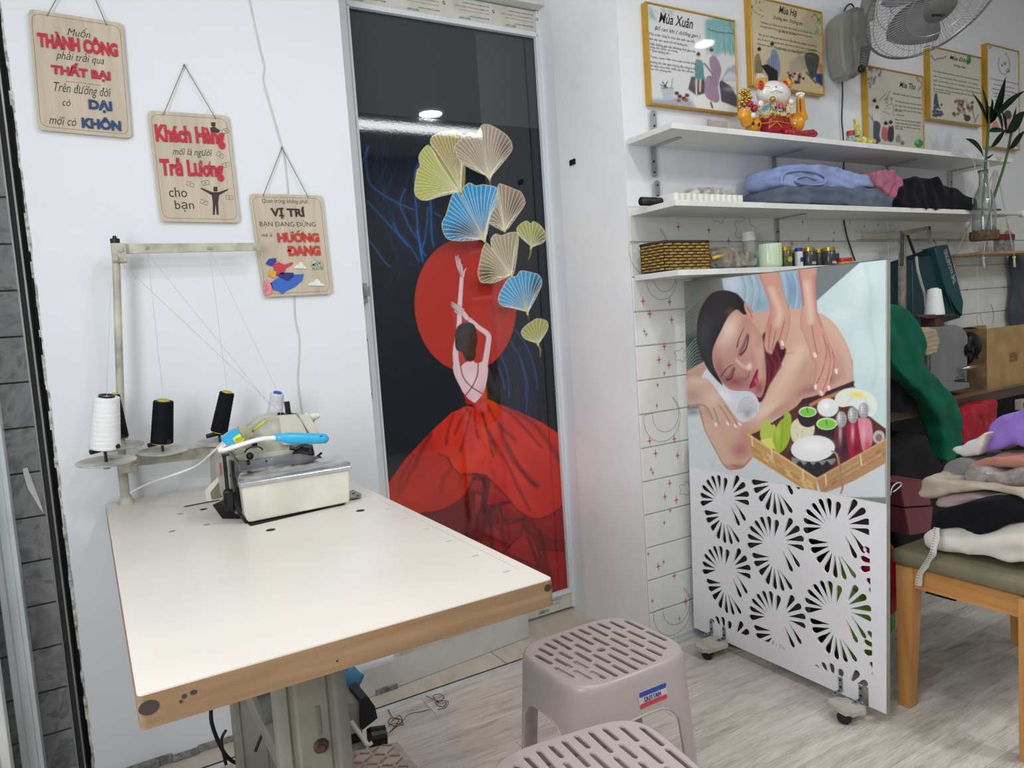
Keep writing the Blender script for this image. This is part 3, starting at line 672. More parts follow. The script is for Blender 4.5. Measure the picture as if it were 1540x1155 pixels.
    p.poly(tor, sk, 1, smooth=True); m = p.clipmask(tor); p.blob(*DN([(440, 940)])[0], 10, 14, 'ecd0d3', .6, clip=m)
    p.stroke(DN([(365, 835), (385, 920), (440, 985), (512, 1030)]), 1.7, '6f1512', 1); p.stroke(DN([(484, 835), (480, 900), (450, 975), (402, 1040)]), 1.7, '6f1512', 1)
    bod = DN([(385, 1020), (415, 1060), (462, 1096), (512, 1040), (542, 978), (543, 1070), (520, 1090), (470, 1125), (440, 1105), (408, 1095)]); p.poly(bod, 'ad2015', 1); p.blob(*DN([(520, 1040)])[0], 5, 9, 'd43a1c', .7)
    hair = DN([(400, 555), (440, 558), (468, 590), (480, 680), (468, 740), (470, 775), (455, 805), (430, 817), (400, 805), (372, 750), (345, 745), (330, 700), (335, 610), (360, 570)])
    p.poly(hair, '2a1a18', 1, smooth=True); m = p.clipmask(hair)
    for i in range(9): p.stroke(DN([(350+i*12, 600), (380+i*8, 690+i*6), (410+i*5, 780)]), .5, '4a332f', .8, .7, clip=m)
fm = vcol('glossy_printed_film', rough=.035, coat=0, bump=.10, bscale=160, bdist=.0003, spec=.7)
sheet('print_film', (GX0+.001, DY-.0038, GZ0), (1, 0, 0), (0, 0, 1), GX1-GX0-.002, FZ-GZ0, .0026, fm, d, paint_film)
# ================================================================== sewing table by the sign wall
TZ, TX0, TX1, TY0, TY1 = .767, .015, .611, .955, 2.222
cream = mat('cream_enamel', 'cbc8ba', rough=.4, var=.08, scale=9, bump=.1)
cream_worn = mat('worn_cream_enamel', 'b9b6a6', rough=.5, var=.2, scale=18, bump=.2)
blackp = mat('black_plastic', '141518', rough=.45, var=.2)
chrome = mat('worn_chrome', 'c9cbcd', rough=.2, metal=.95, var=.12, scale=25, bump=.1)
darkmetal = mat('oily_dark_metal', '2b2a29', rough=.4, metal=.6, var=.4, scale=30)
beech = wood('beech_edge', '80654a', '98795a', rough=.45, grain=(3, 3, 40), bump=.1)
top_lam = mat('white_table_laminate', 'd9d2c9', rough=.33, var=.025, scale=4, bump=.03)
t = thing('sewing_table', 'white laminate sewing table with beech edge and grey steel leg, under the overlock machine', 'table', ((TX0+TX1)/2, 1.6, 0))
def rrect(x0, x1, y0, y1, r, z, n=5):
    out = []
    for cx_, cy_, a in ((x1-r, y1-r, 0), (x0+r, y1-r, 90), (x0+r, y0+r, 180), (x1-r, y0+r, 270)):
        for i in range(n+1): q = math.radians(a+90*i/n); out.append((cx_+r*math.cos(q), cy_+r*math.sin(q), z))
    return out
bm = B(); prism(bm, rrect(TX0, TX1, TY0, TY1, .008, TZ-.044), (0, 0, .042)); obj('table_board', bm, beech, t)
bm = B(); prism(bm, rrect(TX0+.0008, TX1-.0008, TY0+.0008, TY1-.0008, .008, TZ-.002), (0, 0, .002)); obj('table_top', bm, top_lam, t, label='white laminate surface')
for x, y in ((271, 773), (311, 789), (259, 799)): bm = B(); lathe(bm, [(.007, 0), (.007, .0006)], P(x, y, Z=TZ), seg=20); obj('hole_plug', bm, mat('plug_grey', '8f8f8c', rough=.5), t)
for x, y, r in ((306, 766, .009), (407, 797, .010), (542, 768, .010)): bm = B(); lathe(bm, [(r, 0), (r, .0005)], P(x, y, Z=TZ), seg=20); obj('hole', bm, mat('hole_dark', '2e2b28', rough=.9), t)
bm = B(); p, q = P(277, 762, Z=TZ), P(330, 752, Z=TZ); tube(bm, [p, q], .008, 10, flat=.04)
obj('hole', bm, mat('hole_dark', '2e2b28', rough=.9), t)
bm = B()
for x, y in ((583, 766), (610, 780), (641, 796), (675, 814), (715, 836), (762, 860)): p = P(x, y, Z=TZ); box(bm, p+Vector((0, 0, .0003)), (.012, .004, .0006))
a, b_ = P(565, 752, Z=TZ), P(775, 858, Z=TZ); box(bm, ((a+b_)/2)+Vector((.008, 0, .0002)), (.0006, abs(a.y-b_.y), .0004))
obj('ruler_marks', bm, mat('faded_ink', 'a9a7a2', rough=.6), t, kind='stuff')
bm = B()
for x, y, rx, rz in ((224, 1064, .0115, .009), (824, 884, .007, .006), (277, 1047, .003, .003), (291, 1041, .004, .003), (272, 1055, .002, .002), (507, 994, .0015, .0015)):
    p = P(x, y, Y=TY0); lathe(bm, [(1, 0), (1, .0006)], (p.x, TY0, p.z), axis=(0, -1, 0), seg=14, x=rx, y=rz)
obj('edge_scuffs', bm, mat('scuff_dark', '38302a', rough=.8, var=.3), t, kind='stuff')
# steel leg column with pressed ribs, slot and bolt
LY = 1.28; legm = mat('stand_grey_enamel', '86847a', rough=.42, var=.12, scale=9, bump=.1)
pl, pr_ = P(412, 1050, Y=LY), P(521, 1020, Y=LY); lx0, lx1 = pl.x, pr_.x
def column(x0, x1, y, z0, z1):
    prof = [(0, .03), (0, .004), (.06, 0), (.16, 0), (.20, .006), (.26, .006), (.30, .002), (.70, .002), (.74, .006), (.80, .006), (.84, 0), (.94, 0), (1, .004), (1, .03)]
    bm = B(); w_ = x1-x0; prism(bm, [(x0+u*w_, y+v, z0) for u, v in prof], (0, 0, z1-z0)); return bm
obj('leg', column(lx0, lx1, LY, .05, .722), legm, t, auto=30)
obj('leg', column(lx0+.01, lx1-.01, 1.93, .05, .722), legm, t, auto=30)
for y in (LY-.02, 1.90):
    bm = B(); bb(bm, .06, .57, y, y+.07, .0, .05, .006); obj('foot', bm, legm, t)
    bm = B(); bb(bm, .08, .55, y, y+.06, .70, .723, .004); obj('top_bracket', bm, legm, t)
bm = B(); bb(bm, lx0+.03, lx1-.03, LY+.03, 1.94, .30, .345, .004); obj('stretcher', bm, legm, t)
bm = B(); p = P(483, 1122, Y=LY); lathe(bm, [(.0001, -.004), (.011, -.004), (.0135, 0), (.0135, .006)], (p.x, LY-.001, p.z), axis=(0, 1, 0), seg=20); lathe(bm, [(.0001, -.007), (.006, -.007), (.006, 0)], (p.x, LY-.002, p.z), axis=(0, 1, 0), seg=6)
obj('bolt', bm, mat('rusty_bolt', '5a463c', rough=.6, metal=.4, var=.4, scale=60), t)
bm = B(); tube(bm, [(p.x, LY+.0012, p.z+.02), (p.x, LY+.0012, p.z+.075)], .0045, 10, flat=.2); obj('slot', bm, mat('slot_shadow', '77756b', rough=.6), t)
bm = B(); prism(bm, [P(x, y, Y=1.60) for x, y in ((388, 1052), (420, 1040), (475, 1160), (420, 1175))], (0, .05, 0)); obj('brace', bm, mat('grimy_brace', '6a6962', rough=.5, var=.25, scale=20), t)
# treadle, motor and cables under the table
t2 = thing('foot_treadle', 'worn plastic foot treadle with herringbone ribs under the sewing table', 'pedal', (.45, 1.66, 0))
a = .105; q = [P(x, y, Z=a) for x, y in ((505, 1135), (598, 1116), (627, 1153), (585, 1200), (480, 1200))]
bm = B(); prism(bm, q, (0, 0, -.016)); obj('plate', bm, mat('dusty_treadle', 'b0a298', rough=.7, var=.15, scale=30), t2)
bm = B()
c0 = P(560, 1150, Z=a)
for i in range(5):
    for j in range(4):
        c_ = c0+Vector(((i-2)*.032, (j-1.5)*.03, .001)); box(bm, c_, (.026, .004, .004), rot=(0, 0, (.6 if (i+j) % 2 else -.6)))
        for v in bm.verts[-8:]: pass
bm.free(); bm = B()
for i in range(5):
    for j in range(5):
        c_ = c0+Vector(((i-2)*.030, (j-2)*.028, .0015)); vs = box(bm, (0, 0, 0), (.026, .004, .004)); bmesh.ops.rotate(bm, cent=(0, 0, 0), matrix=Matrix.Rotation(.6 if (i+j) % 2 else -.6, 3, 'Z'), verts=vs); bmesh.ops.translate(bm, vec=c_, verts=vs)
obj('ribs', bm, mat('treadle_rib', '8c7c72', rough=.7), t2, kind='stuff')
for x in (-.06, .05): bm = B(); tube(bm, [c0+Vector((x, 0, -.015)), c0+Vector((x, 0, -.104))], .008); obj('post', bm, darkmetal, t2)
t3 = thing('clutch_motor', 'grey motor with black end cap behind the table leg', 'motor', tuple(P(545, 1120, Z=0)))
mY = 1.86; bm = B(); prism(bm, [P(x, y, Y=mY) for x, y in ((500, 1062), (545, 1055), (549, 1058), (545, 1098), (520, 1108), (500, 1105))], (0, .10, 0)); obj('motor_body', bm, mat('motor_grey', '7b7a70', rough=.5, var=.15), t3)
bm = B(); prism(bm, [P(x, y, Y=mY-.01) for x, y in ((542, 1052), (553, 1047), (564, 1062), (568, 1080), (545, 1098), (543, 1095))], (0, .10, 0)); obj('end_cap', bm, blackp, t3)
bm = B(); lathe(bm, [(.001, 0), (.026, 0), (.03, .01), (.026, .05), (.001, .055)], P(553, 1112, Y=mY), axis=(.9, -.2, 0), seg=18); obj('pulley', bm, darkmetal, t3, smooth=False)
bm = B(); prism(bm, [P(x, y, Y=mY+.05) for x, y in ((505, 1105), (545, 1100), (545, 1160), (505, 1160))], (0, .03, 0)); obj('bracket', bm, darkmetal, t3)
bm = B(); tube(bm, [P(528, 1085, Y=1.75), P(553, 1121, Y=1.70)], .006, 8); tube(bm, [P(553, 1121, Y=1.70), P(560, 1117, Y=1.70)], .005, 6)
solo('pitman_rod', bm, mat('rod_white', 'b8b6ac', rough=.4, metal=.3), 'pale metal rod linking treadle and motor beneath the table', 'rod')
bm = B(); tube(bm, smooth_path([P(319, 1050, Y=2.0), P(318, 1085, Y=2.0), P(333, 1125, Y=2.0), P(350, 1145, Y=2.0), P(372, 1150, Y=2.0)]), .005, 8)
solo('power_cable', bm, mat('black_rubber', '17181a', rough=.55), 'black cable looping below the table against the white wall, outermost loop', 'cable', smooth=True)
bm = B(); tube(bm, smooth_path([P(340, 1150, Y=1.97), P(333, 1115, Y=1.97), P(340, 1098, Y=1.97)]), .004, 8); solo('power_cable', bm, mat('black_rubber', '17181a', rough=.55), 'short black cable inside the cable loop below the table', 'cable', smooth=True)
bm = B(); tube(bm, smooth_path([P(399, 1052, Y=1.8), P(402, 1085, Y=1.8), P(391, 1112, Y=1.8), P(384, 1130, Y=1.8)]), .004, 8)
solo('power_cable', bm, mat('black_rubber', '17181a', rough=.55), 'thin black cable between the two table legs', 'cable', smooth=True)
bm = B(); prism(bm, [P(x, y, Z=.004) for x, y in ((534, 1050), (548, 1012), (584, 1008), (583, 1028), (572, 1036), (550, 1042), (536, 1050))], (0, 0, .003)); solo('paper_sheet', bm, mat('white_card', 'd9d8d2', rough=.7, var=.06), 'torn sheet of white card on the beige tiled strip', 'card')
bm = B(); g = [P(x, y, Y=2.02) for x, y in ((512, 1012), (530, 1000), (549, 1016), (540, 1034), (527, 1050), (512, 1045))]; prism(bm, g, (-.01, .04, 0)); bmesh.ops.subdivide_edges(bm, edges=bm.edges[:], cuts=3, use_grid_fill=True); wobble(bm, .008, 30)
solo('plastic_bag', bm, mat('blue_plastic', '3f7fa6', rough=.3, var=.2, bump=.6, bscale=40), 'crumpled blue plastic bag behind the table leg', 'bag', smooth=True)
bm = B(); a, b_ = P(527, 1022, Z=.003), P(781, 937, Z=.003)
prism(bm, [(.66, 2.215, .002), (1.33, 2.27, .002), (1.33, 2.27, .095), (.66, 2.215, .095)], (0, .012, 0)); solo('sill_board', bm, mat('pale_grey_board', 'c2bfbb', rough=.6, var=.04), 'pale grey board standing on edge at the door sill beneath the table', 'board')
# thread tangles on the floor
for name_, pts, lab in (('thread_tangle', [(583, 1066), (592, 1080), (603, 1082), (606, 1090), (594, 1088), (585, 1090), (590, 1084), (600, 1076), (605, 1084), (597, 1092), (585, 1102), (592, 1095), (600, 1082), (588, 1080), (584, 1087), (596, 1092), (607, 1082), (615, 1074), (634, 1070), (646, 1067)], 'loose knot of dark thread on the laminate near the motor'),
                        ('thread_tangle', [(640, 1046), (648, 1050), (660, 1054), (668, 1049), (662, 1044), (652, 1046), (656, 1054), (664, 1058), (671, 1056), (668, 1062), (660, 1062), (655, 1057), (662, 1054), (674, 1055), (670, 1064), (658, 1067)], 'loose curl of dark thread beside the plank joint by the metal strip')):
    bm = B(); pp_ = [P(x, y, Z=.003+.003*((i*7) % 3)) for i, (x, y) in enumerate(pts)]; tube(bm, smooth_path(pp_, 5), .0011, 4)
    solo(name_, bm, mat('dark_thread', '3b3032', rough=.9), lab, 'thread', smooth=True)

# ================================================================== the overlock machine
MZ = tf(300, 560, 4.811); MY = 1.69
ZB = TZ
m = thing('overlock_machine', 'cream industrial overlock sewing machine with polished front cover on the table', 'sewing machine', (.41, 1.8, TZ))
def sil(pts, Y, dy, T=MZ, bev=0):
    bm = B(); prism(bm, [P(x, y, Y=Y) for x, y in T(pts)], (0, dy, 0))
    if bev: bmesh.ops.bevel(bm, geom=bm.edges[:], offset=bev, segments=2, affect='EDGES')
    return bm
obj('front_cover', sil([(303, 830), (1085, 705), (1087, 928), (1075, 940), (368, 1084), (350, 1078), (330, 1040)], MY, .075, bev=.002), cream, m, auto=40)
a, b_ = P(*MZ([(285, 835)])[0], Y=MY), P(*MZ([(1100, 700)])[0], Y=MY)
bm = B(); H_ = .017
def xsec(p): return [Vector((p.x, MY-.004, p.z-.002)), Vector((p.x, MY-.006, p.z+H_*.55)), Vector((p.x, MY+.004, p.z+H_)), Vector((p.x, MY+.085, p.z+H_+.008)), Vector((p.x, MY+.085, p.z-.002))]
A_, Bq = xsec(a), xsec(b_); va = [bm.verts.new(v) for v in A_]; vb = [bm.verts.new(v) for v in Bq]
bm.faces.new(va); bm.faces.new(vb[::-1])
for i in range(5): bm.faces.new((va[i], vb[i], vb[(i+1) % 5], va[(i+1) % 5]))
bmesh.ops.bevel(bm, geom=bm.edges[:], offset=.0025, segments=3, affect='EDGES'); obj('cloth_plate', bm, chrome, m, auto=40, label='polished metal plate')
obj('arm', sil([(240, 575), (250, 560), (330, 520), (385, 415), (480, 335), (570, 312), (700, 303), (800, 312), (862, 440), (830, 520), (760, 585), (335, 648), (300, 655), (262, 630)], MY+.13, .10, bev=.004), cream_worn, m, auto=40)
obj('face_plate', sil([(575, 328), (700, 303), (740, 350), (785, 445), (770, 520), (605, 528)], MY+.121, .012, bev=.0015), cream, m, auto=40)
obj('side_cover', sil([(712, 303), (800, 310), (866, 442), (800, 448)], MY+.118, .014, bev=.0015), cream, m)
obj('lower_cover', sil([(255, 612), (300, 600), (760, 548), (775, 580), (335, 655), (290, 655)], MY+.112, .03, bev=.002), cream_worn, m, auto=40)
obj('upper_looper_cover', sil([(285, 395), (370, 400), (395, 455), (350, 500), (290, 500)], MY+.10, .03, bev=.002), mat('yellowed_clear_plastic', 'b4b08c', rough=.3, var=.15), m)
obj('warning_stripe', sil([(383, 415), (470, 347), (494, 345), (400, 422)], MY+.128, .003), mat('yellow_stripe', 'd6cf4e', rough=.5, var=.15), m)
obj('machine_bed', sil([(140, 610), (240, 590), (300, 690), (300, 1040), (240, 1010), (150, 880)], MY+.07, .14, bev=.002), mat('bed_grey_enamel', '9b9a90', rough=.4, var=.25, scale=20), m, auto=40)
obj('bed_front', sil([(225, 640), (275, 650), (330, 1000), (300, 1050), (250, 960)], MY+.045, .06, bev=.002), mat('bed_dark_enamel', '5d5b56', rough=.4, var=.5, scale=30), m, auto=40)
obj('throat', sil([(285, 655), (720, 590), (860, 610), (860, 690), (300, 740)], MY+.085, .09), mat('steel_blue_grey', '8f9196', rough=.25, metal=.6, var=.3, scale=30), m)
obj('side_wing', sil([(45, 855), (140, 758), (195, 800), (215, 905), (70, 935), (50, 925)], MY+.085, .012, bev=.001), cream, m)
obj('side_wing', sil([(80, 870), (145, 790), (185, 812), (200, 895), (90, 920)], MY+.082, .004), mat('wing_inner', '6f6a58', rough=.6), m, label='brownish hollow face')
obj('dark_base_edge', sil([(300, 1040), (340, 1105), (375, 1112), (1000, 975), (1060, 945), (1060, 925), (360, 1060)], MY+.008, .05), blackp, m)  # black strip along the underside of the front cover
bm = B(); prism(bm, [P(x, y, Z=TZ+.0006) for x, y in MZ([(95, 960), (180, 920), (300, 950), (1050, 900), (1050, 955), (370, 1112), (300, 1060), (165, 1058)])], (0, 0, .0006)); obj('cutout_dark_sheet', bm, mat('cutout_black', '0c0b0b', rough=.9), m)  # flat black sheet standing for the dark of the recess
bm = B()
for pts, r in (([(178, 600), (190, 720), (205, 880)], .004), ([(240, 640), (250, 780), (290, 960)], .003), ([(265, 760), (290, 850), (320, 1000)], .005), ([(185, 870), (240, 900), (300, 1000)], .008), ([(160, 600), (215, 592)], .004), ([(215, 870), (215, 1000)], .012), ([(150, 940), (260, 1000)], .006)):
    tube(bm, [P(x, y, Y=MY+.035) for x, y in MZ(pts)], r, 6)
for x, y, r in ((203, 870, .010), (262, 770, .007), (365, 605, .009), (350, 655, .007), (480, 640, .006), (230, 745, .004)): ball(bm, P(*MZ([(x, y)])[0], Y=MY+.06+.03*(x > 320)), r, 10, 8)
obj('linkage', bm, darkmetal, m, kind='stuff')
bm = B(); q = P(*MZ([(398, 521)])[0], Y=MY+.129); lathe(bm, [(.006, 0), (.006, .004)], q, axis=(0, -1, 0), seg=14)
q = P(*MZ([(395, 585)])[0], Y=MY+.110); tube(bm, [q+Vector((.022*math.cos(k*PI/10), 0, .016*math.sin(k*PI/10))) for k in range(1, 10)], .002, 6)
obj('sight_hole', bm, blackp, m)
bm = B()
for pts, r in (([(655, 545), (700, 555), (760, 520), (790, 560)], .006), ([(680, 600), (740, 590), (820, 590)], .009), ([(740, 535), (800, 545), (810, 600)], .009), ([(700, 640), (760, 630), (850, 610), (885, 582)], .003), ([(760, 620), (810, 640), (880, 615)], .004), ([(690, 570), (730, 610), (720, 640)], .006)):
    tube(bm, [P(x, y, Y=MY+.10) for x, y in MZ(pts)], r, 7)
obj('presser_foot', bm, mat('blackened_steel', '2c2c2e', rough=.3, metal=.7, var=.5, scale=50), m, smooth=False)
bm = B(); prism(bm, [P(x, y, Y=MY+.15) for x, y in MZ([(618, 214), (652, 210), (666, 315), (632, 318)])], (0, .012, 0)); tube(bm, [P(x, y, Y=MY+.14) for x, y in MZ([(560, 320), (640, 300), (700, 305)])], .003, 6)
for x in (575, 600, 640, 655): tube(bm, [P(*MZ([(x, 325)])[0], Y=MY+.14), P(*MZ([(x, 290)])[0], Y=MY+.14)], .0035, 6)
obj('thread_guide', bm, blackp, m)
bm = B(); tube(bm, [P(*MZ([(805, 330)])[0], Y=MY+.16), P(*MZ([(830, 320)])[0], Y=MY+.16), P(*MZ([(866, 310)])[0], Y=MY+.16)], [.009, .0095, .006], 14); tube(bm, [P(*MZ([(750, 318)])[0], Y=MY+.17), P(*MZ([(830, 340)])[0], Y=MY+.17)], .010, 12); obj('thumb_nut', bm, mat('ivory_plastic', 'dddbd0', rough=.35), m, smooth=False)
bm = B(); prism(bm, [P(x, y, Z=TZ+.004) for x, y in MZ([(1080, 870), (1110, 855), (1172, 885), (1165, 905), (1085, 918)])], (0, 0, .003)); obj('hinge_plate', bm, mat('dull_steel', '8b8c8a', rough=.4, metal=.6), m)
bm = B()
for x, y in ((1115, 875), (1145, 892)): lathe(bm, [(.004, 0), (.004, .001)], P(*MZ([(x, y)])[0], Z=TZ+.0072), seg=10)
obj('screw_hole', bm, blackp, m)
bm = B(); text_into(bm, 'NING', P(148, 0, Y=MY+.0695) if False else P(*MZ([(152, 700)])[0], Y=MY+.069), (0, 0, -1), (1, 0, 0), .028, .005, lift=.0006, bold=.02); obj('side_lettering', bm, mat('red_ink', 'b63a42', rough=.5), m)

# ================================================================== thread stand, cones and threads
PB = P(190, 757, Z=TZ); SYp = PB.y; PT = P(174, 372, Y=SYp)
st = thing('thread_stand', 'cream metal thread stand with round spool trays at the back corner of the sewing table', 'thread stand', tuple(PB))
mid = PB.lerp(PT, .15); bm = B(); tube(bm, [PB, PB+Vector((0, 0, .11))], .012, 16); lathe(bm, [(.020, 0), (.020, .006), (.014, .02)], PB, seg=20); obj('lower_pole', bm, cream_worn, st, auto=40)
bm = B(); tube(bm, [PB+Vector((0, 0, .09)), PT], .0095, 14); obj('upper_pole', bm, cream_worn, st, auto=40)
AE = P(391, 371, Y=SYp); AS = P(167, 374, Y=SYp)
bm = B(); box(bm, (AS+AE)/2, ((AE-AS).length, .012, .024), .002, rot=(0, math.atan2(-(AE.z-AS.z), AE.x-AS.x), 0)) if False else None
bm = B(); prism(bm, [AS+Vector((0, 0, .013)), AE+Vector((0, 0, .011)), AE+Vector((0, 0, -.010)), AS+Vector((0, 0, -.013))], (0, .012, 0)); obj('arm', bm, cream_worn, st)
bm = B(); c_ = P(180, 386, Y=SYp); box(bm, (PT.x+.006, SYp, AS.z-.012), (.034, .03, .05), .003); lathe(bm, [(.006, 0), (.006, .006)], (PT.x+.01, SYp-.015, AS.z-.005), axis=(0, -1, 0), seg=6); lathe(bm, [(.006, 0), (.006, .006)], (PT.x-.003, SYp-.015, AS.z-.028), axis=(0, -1, 0), seg=6)
obj('clamp', bm, cream_worn, st)
bm = B(); lathe(bm, [(.011, 0), (.012, .012), (.006, .013), (.004, .02)], (PT.x, SYp, AS.z+.013), seg=16); obj('cap', bm, blackp, st)
bm = B()
for x in (221, 314, 318, 384): q = P(x, 373, Y=SYp-.001); lathe(bm, [(.004, 0), (.004, .003)], q, axis=(0, -1, 0), seg=10)
obj('eyelet', bm, mat('eyelet_grey', 'b8b8b4', rough=.3, metal=.6), st)
c2 = P(192, 700, Y=SYp); bm = B(); box(bm, (c2.x, SYp-.005, c2.z), (.046, .05, .034), .003); lathe(bm, [(.006, 0), (.006, .005)], (c2.x+.016, SYp-.03, c2.z+.003), axis=(0, -1, 0), seg=6); lathe(bm, [(.006, 0), (.006, .005)], (c2.x-.016, SYp-.03, c2.z), axis=(0, -1, 0), seg=6); obj('collar', bm, cream_worn, st)
bm = B(); a, b_ = P(205, 692, Y=2.14), P(385, 672, Y=2.14); prism(bm, [a+Vector((0, 0, .010)), b_+Vector((0, 0, .010)), b_+Vector((0, 0, -.016)), a+Vector((0, 0, -.016))], (0, .004, 0)); prism(bm, [a+Vector((0, 0, .010)), b_+Vector((0, 0, .010)), b_+Vector((0, .018, .010)), a+Vector((0, .018, .010))], (0, 0, .003))
obj('cross_bar', bm, cream_worn, st)
trays = [(160, 695, 2.02, .066), (176, 671, 2.165, .064), (245, 679, 2.10, .062), (331, 665, 2.13, .062), (410, 655, 2.13, .05)]
traym = mat('scratched_tray', 'bab8ae', rough=.45, var=.22, scale=22, bump=.2)
TC = []
for x, y, Y_, r in trays:
    c_ = P(x, y, Y=Y_); TC.append(c_); bm = B(); lathe(bm, [(.001, -.002), (r-.01, -.002), (r, .001), (r+.0008, .003), (r-.002, .004), (r-.012, .0008), (.001, .0008)], c_, axis=(.02, -.07, 1), seg=40)
    tr = obj('tray', bm, traym, st, auto=50)
    bm = B(); tube(bm, [c_, c_+Vector((0, 0, .034))], .0035, 8); bmv = c_+Vector((.002, -.002, .026 if Y_ > 2.05 else .036))
    for k in range(3):
        q = math.radians(200+k*120 if Y_ < 2.1 else 170+k*120); tube(bm, [bmv, bmv+Vector((math.cos(q)*.036, math.sin(q)*.036, -.006 if k != 1 else .002))], [.008, .0062], 6)
    obj('spindle', bm, blackp, tr, world=True)
bm = B()
for i in (0, 1, 2, 3): bb(bm, TC[i].x-.007, TC[i].x+.007, TC[i].y, 2.16, min(TC[i].z-.012, a.z+.004), TC[i].z-.003, .001) if i != 1 else None
obj('tray_bracket', bm, cream_worn, st)
def cone(i, lab, body, core, rb, rt, h, lean=(0, 0), group=None, base=None, foot=.024):
    b0 = (base or TC[i])+Vector((0, 0, foot)); ax = Vector((lean[0], lean[1], 1)).normalized()
    c_ = thing('thread_cone', lab, 'thread cone', tuple(b0), 0, group)
    pr = [(rb*.96, 0), (rb, .003)]
    n_ = 46
    for k in range(n_+1): u = k/n_; pr.append((rb+(rt-rb)*u+.0005*math.sin(k*2.1)*math.sin(k*.7), .004+(h-.008)*u))
    pr += [(rt*.97, h), (rt*.55, h+.0005)]
    bm = B(); lathe(bm, pr, b0, axis=ax, seg=32); obj('wound_thread', bm, body, c_, auto=60)
    bm = B(); lathe(bm, [(rt*.38, h-.004), (rt*.40, h+.004), (rt*.62, h+.005), (rt*.64, h-.001)], b0, axis=ax, seg=20); obj('core', bm, core, c_, smooth=False); bm = B(); lathe(bm, [(rb*.75, 0), (rb*.9, -.002), (rb*.9, .001)], b0, axis=ax, seg=20); obj('core_base', bm, core, c_, smooth=False)
    return b0+ax*(h+.004)
wht = mat('white_thread', 'e6e6e6', rough=.75, var=.03, scale=5, bump=.5, bscale=14, stretch=(1, 1, 30), sheen=.2)
bkt = mat('black_thread', '07080c', rough=.75, var=.2, bump=.5, bscale=14, stretch=(1, 1, 30), spec=.25)
yel = mat('yellow_core', 'c9b950', rough=.4); 
T0 = cone(0, 'large cone of white thread on the leftmost spool tray', wht, blackp, .0345, .0285, .126, (.13, -.17), foot=.036)
T1 = cone(1, 'black thread cone half hidden behind the large white cone', bkt, yel, .030, .012, .112, (.08, 0))
T2 = cone(2, 'black thread cone with yellow core, upright on the middle tray beside the white cone', bkt, yel, .0275, .0245, .110, (.12, -.12))
T3 = cone(3, 'black thread cone leaning on its spindle behind the blue lamp', bkt, yel, .0225, .0195, .110, (.27, -.15), foot=.030)
T4 = cone(4, 'slim white thread cone with blue top behind the overlock machine', mat('netted_white_thread', 'd4d4dc', rough=.6, var=.12, scale=60), mat('blue_core', '2a62b4', rough=.35), .026, .0185, .114, (.18, -.2), foot=.01)
thm = mat('fine_thread', 'c2c4c8', rough=.8); thg = mat('grey_thread', '9aa3a6', rough=.8)
E1, E2 = P(222, 381, Y=SYp), P(315, 378, Y=SYp); mach = P(*MZ([(560, 300)])[0], Y=MY+.14); mach2 = P(*MZ([(590, 295)])[0], Y=MY+.14)
for pts, m_, lab in (([T0, P(166, 445, Y=SYp-.02), P(172, 392, Y=SYp)], thm, 'thread rising from the large white cone to the stand top'), ([T2, E1], thm, 'thread rising from the upright black cone to the arm'),
                     ([T3, E2], thm, 'thread rising from the leaning black cone to the arm'), ([T4, P(318, 379, Y=SYp)], thm, 'thread rising from the blue-topped cone to the arm'),
                     ([E1, mach], thg, 'thread slanting from the near arm eyelet down to the machine'), ([P(183, 396, Y=SYp), mach2], thg, 'thread slanting from the stand clamp down to the machine')):
    bm = B(); tube(bm, pts, .00055, 4); solo('thread', bm, m_, lab, 'thread')
# blue sewing lamp lying on the machine
lm = thing('clip_lamp', 'turquoise handled work lamp with white neck lying across the overlock machine', 'lamp', tuple(P(*MZ([(550, 475)])[0], Y=MY+.03)))
cy = mat('turquoise_plastic', '35a9d6', rough=.3, var=.04); wr = mat('white_rubber', 'e2e2de', rough=.45)
LY_ = MY+.025; hp = [P(x, y, Y=LY_) for x, y in MZ([(550, 474), (600, 470), (640, 476), (700, 478), (800, 479), (880, 479), (915, 480), (932, 480)])]
bm = B(); tube(bm, hp, [.008, .010, .0135, .0140, .0130, .0130, .0115, .005], 16, flat=.95); obj('handle', bm, cy, lm, smooth=True)
bm = B(); q = P(*MZ([(880, 467)])[0], Y=LY_-.011); lathe(bm, [(.004, 0), (.004, .001)], q, axis=(0, -1, 0), seg=12); obj('hanging_hole', bm, mat('hole_shade', '1d6f92', rough=.5), lm)
bm = B(); tube(bm, smooth_path([P(x, y, Y=Y_) for (x, y), Y_ in zip(MZ([(552, 474), (450, 482), (330, 514), (230, 548), (165, 566), (150, 560), (175, 535), (200, 520)]), (LY_, LY_, LY_+.01, LY_+.02, LY_+.03, LY_+.03, LY_+.035, LY_+.035))]), .0055, 10); obj('neck', bm, wr, lm, smooth=True)
bm = B(); prism(bm, [P(x, y, Y=LY_+.02) for x, y in MZ([(160, 478), (260, 405), (285, 420), (330, 480), (320, 495), (250, 510), (200, 530), (185, 515)])], (0, .025, 0)); bmesh.ops.bevel(bm, geom=bm.edges[:], offset=.002, segments=2, affect='EDGES'); obj('lamp_head', bm, cy, lm)
bm = B(); prism(bm, [P(x, y, Y=LY_+.018) for x, y in MZ([(240, 480), (290, 442), (325, 482), (318, 495), (258, 510)])], (0, .001, 0)); lb = obj('label', bm, mat('yellow_label', 'e3da3a', rough=.5), lm)
bm = B()
for i in range(3): q = P(*MZ([(285, 474+i*11)])[0], Y=LY_+.0165); text_into(bm, 'CAUTION LED LAMP', q, (P(*MZ([(310, 460)])[0], Y=LY_)-P(*MZ([(260, 482)])[0], Y=LY_)), Vector((.3, 0, 1)), .020, .0025, lift=.0005, bold=.02)
obj('print', bm, mat('label_ink', '2b2b20', rough=.6), lb)
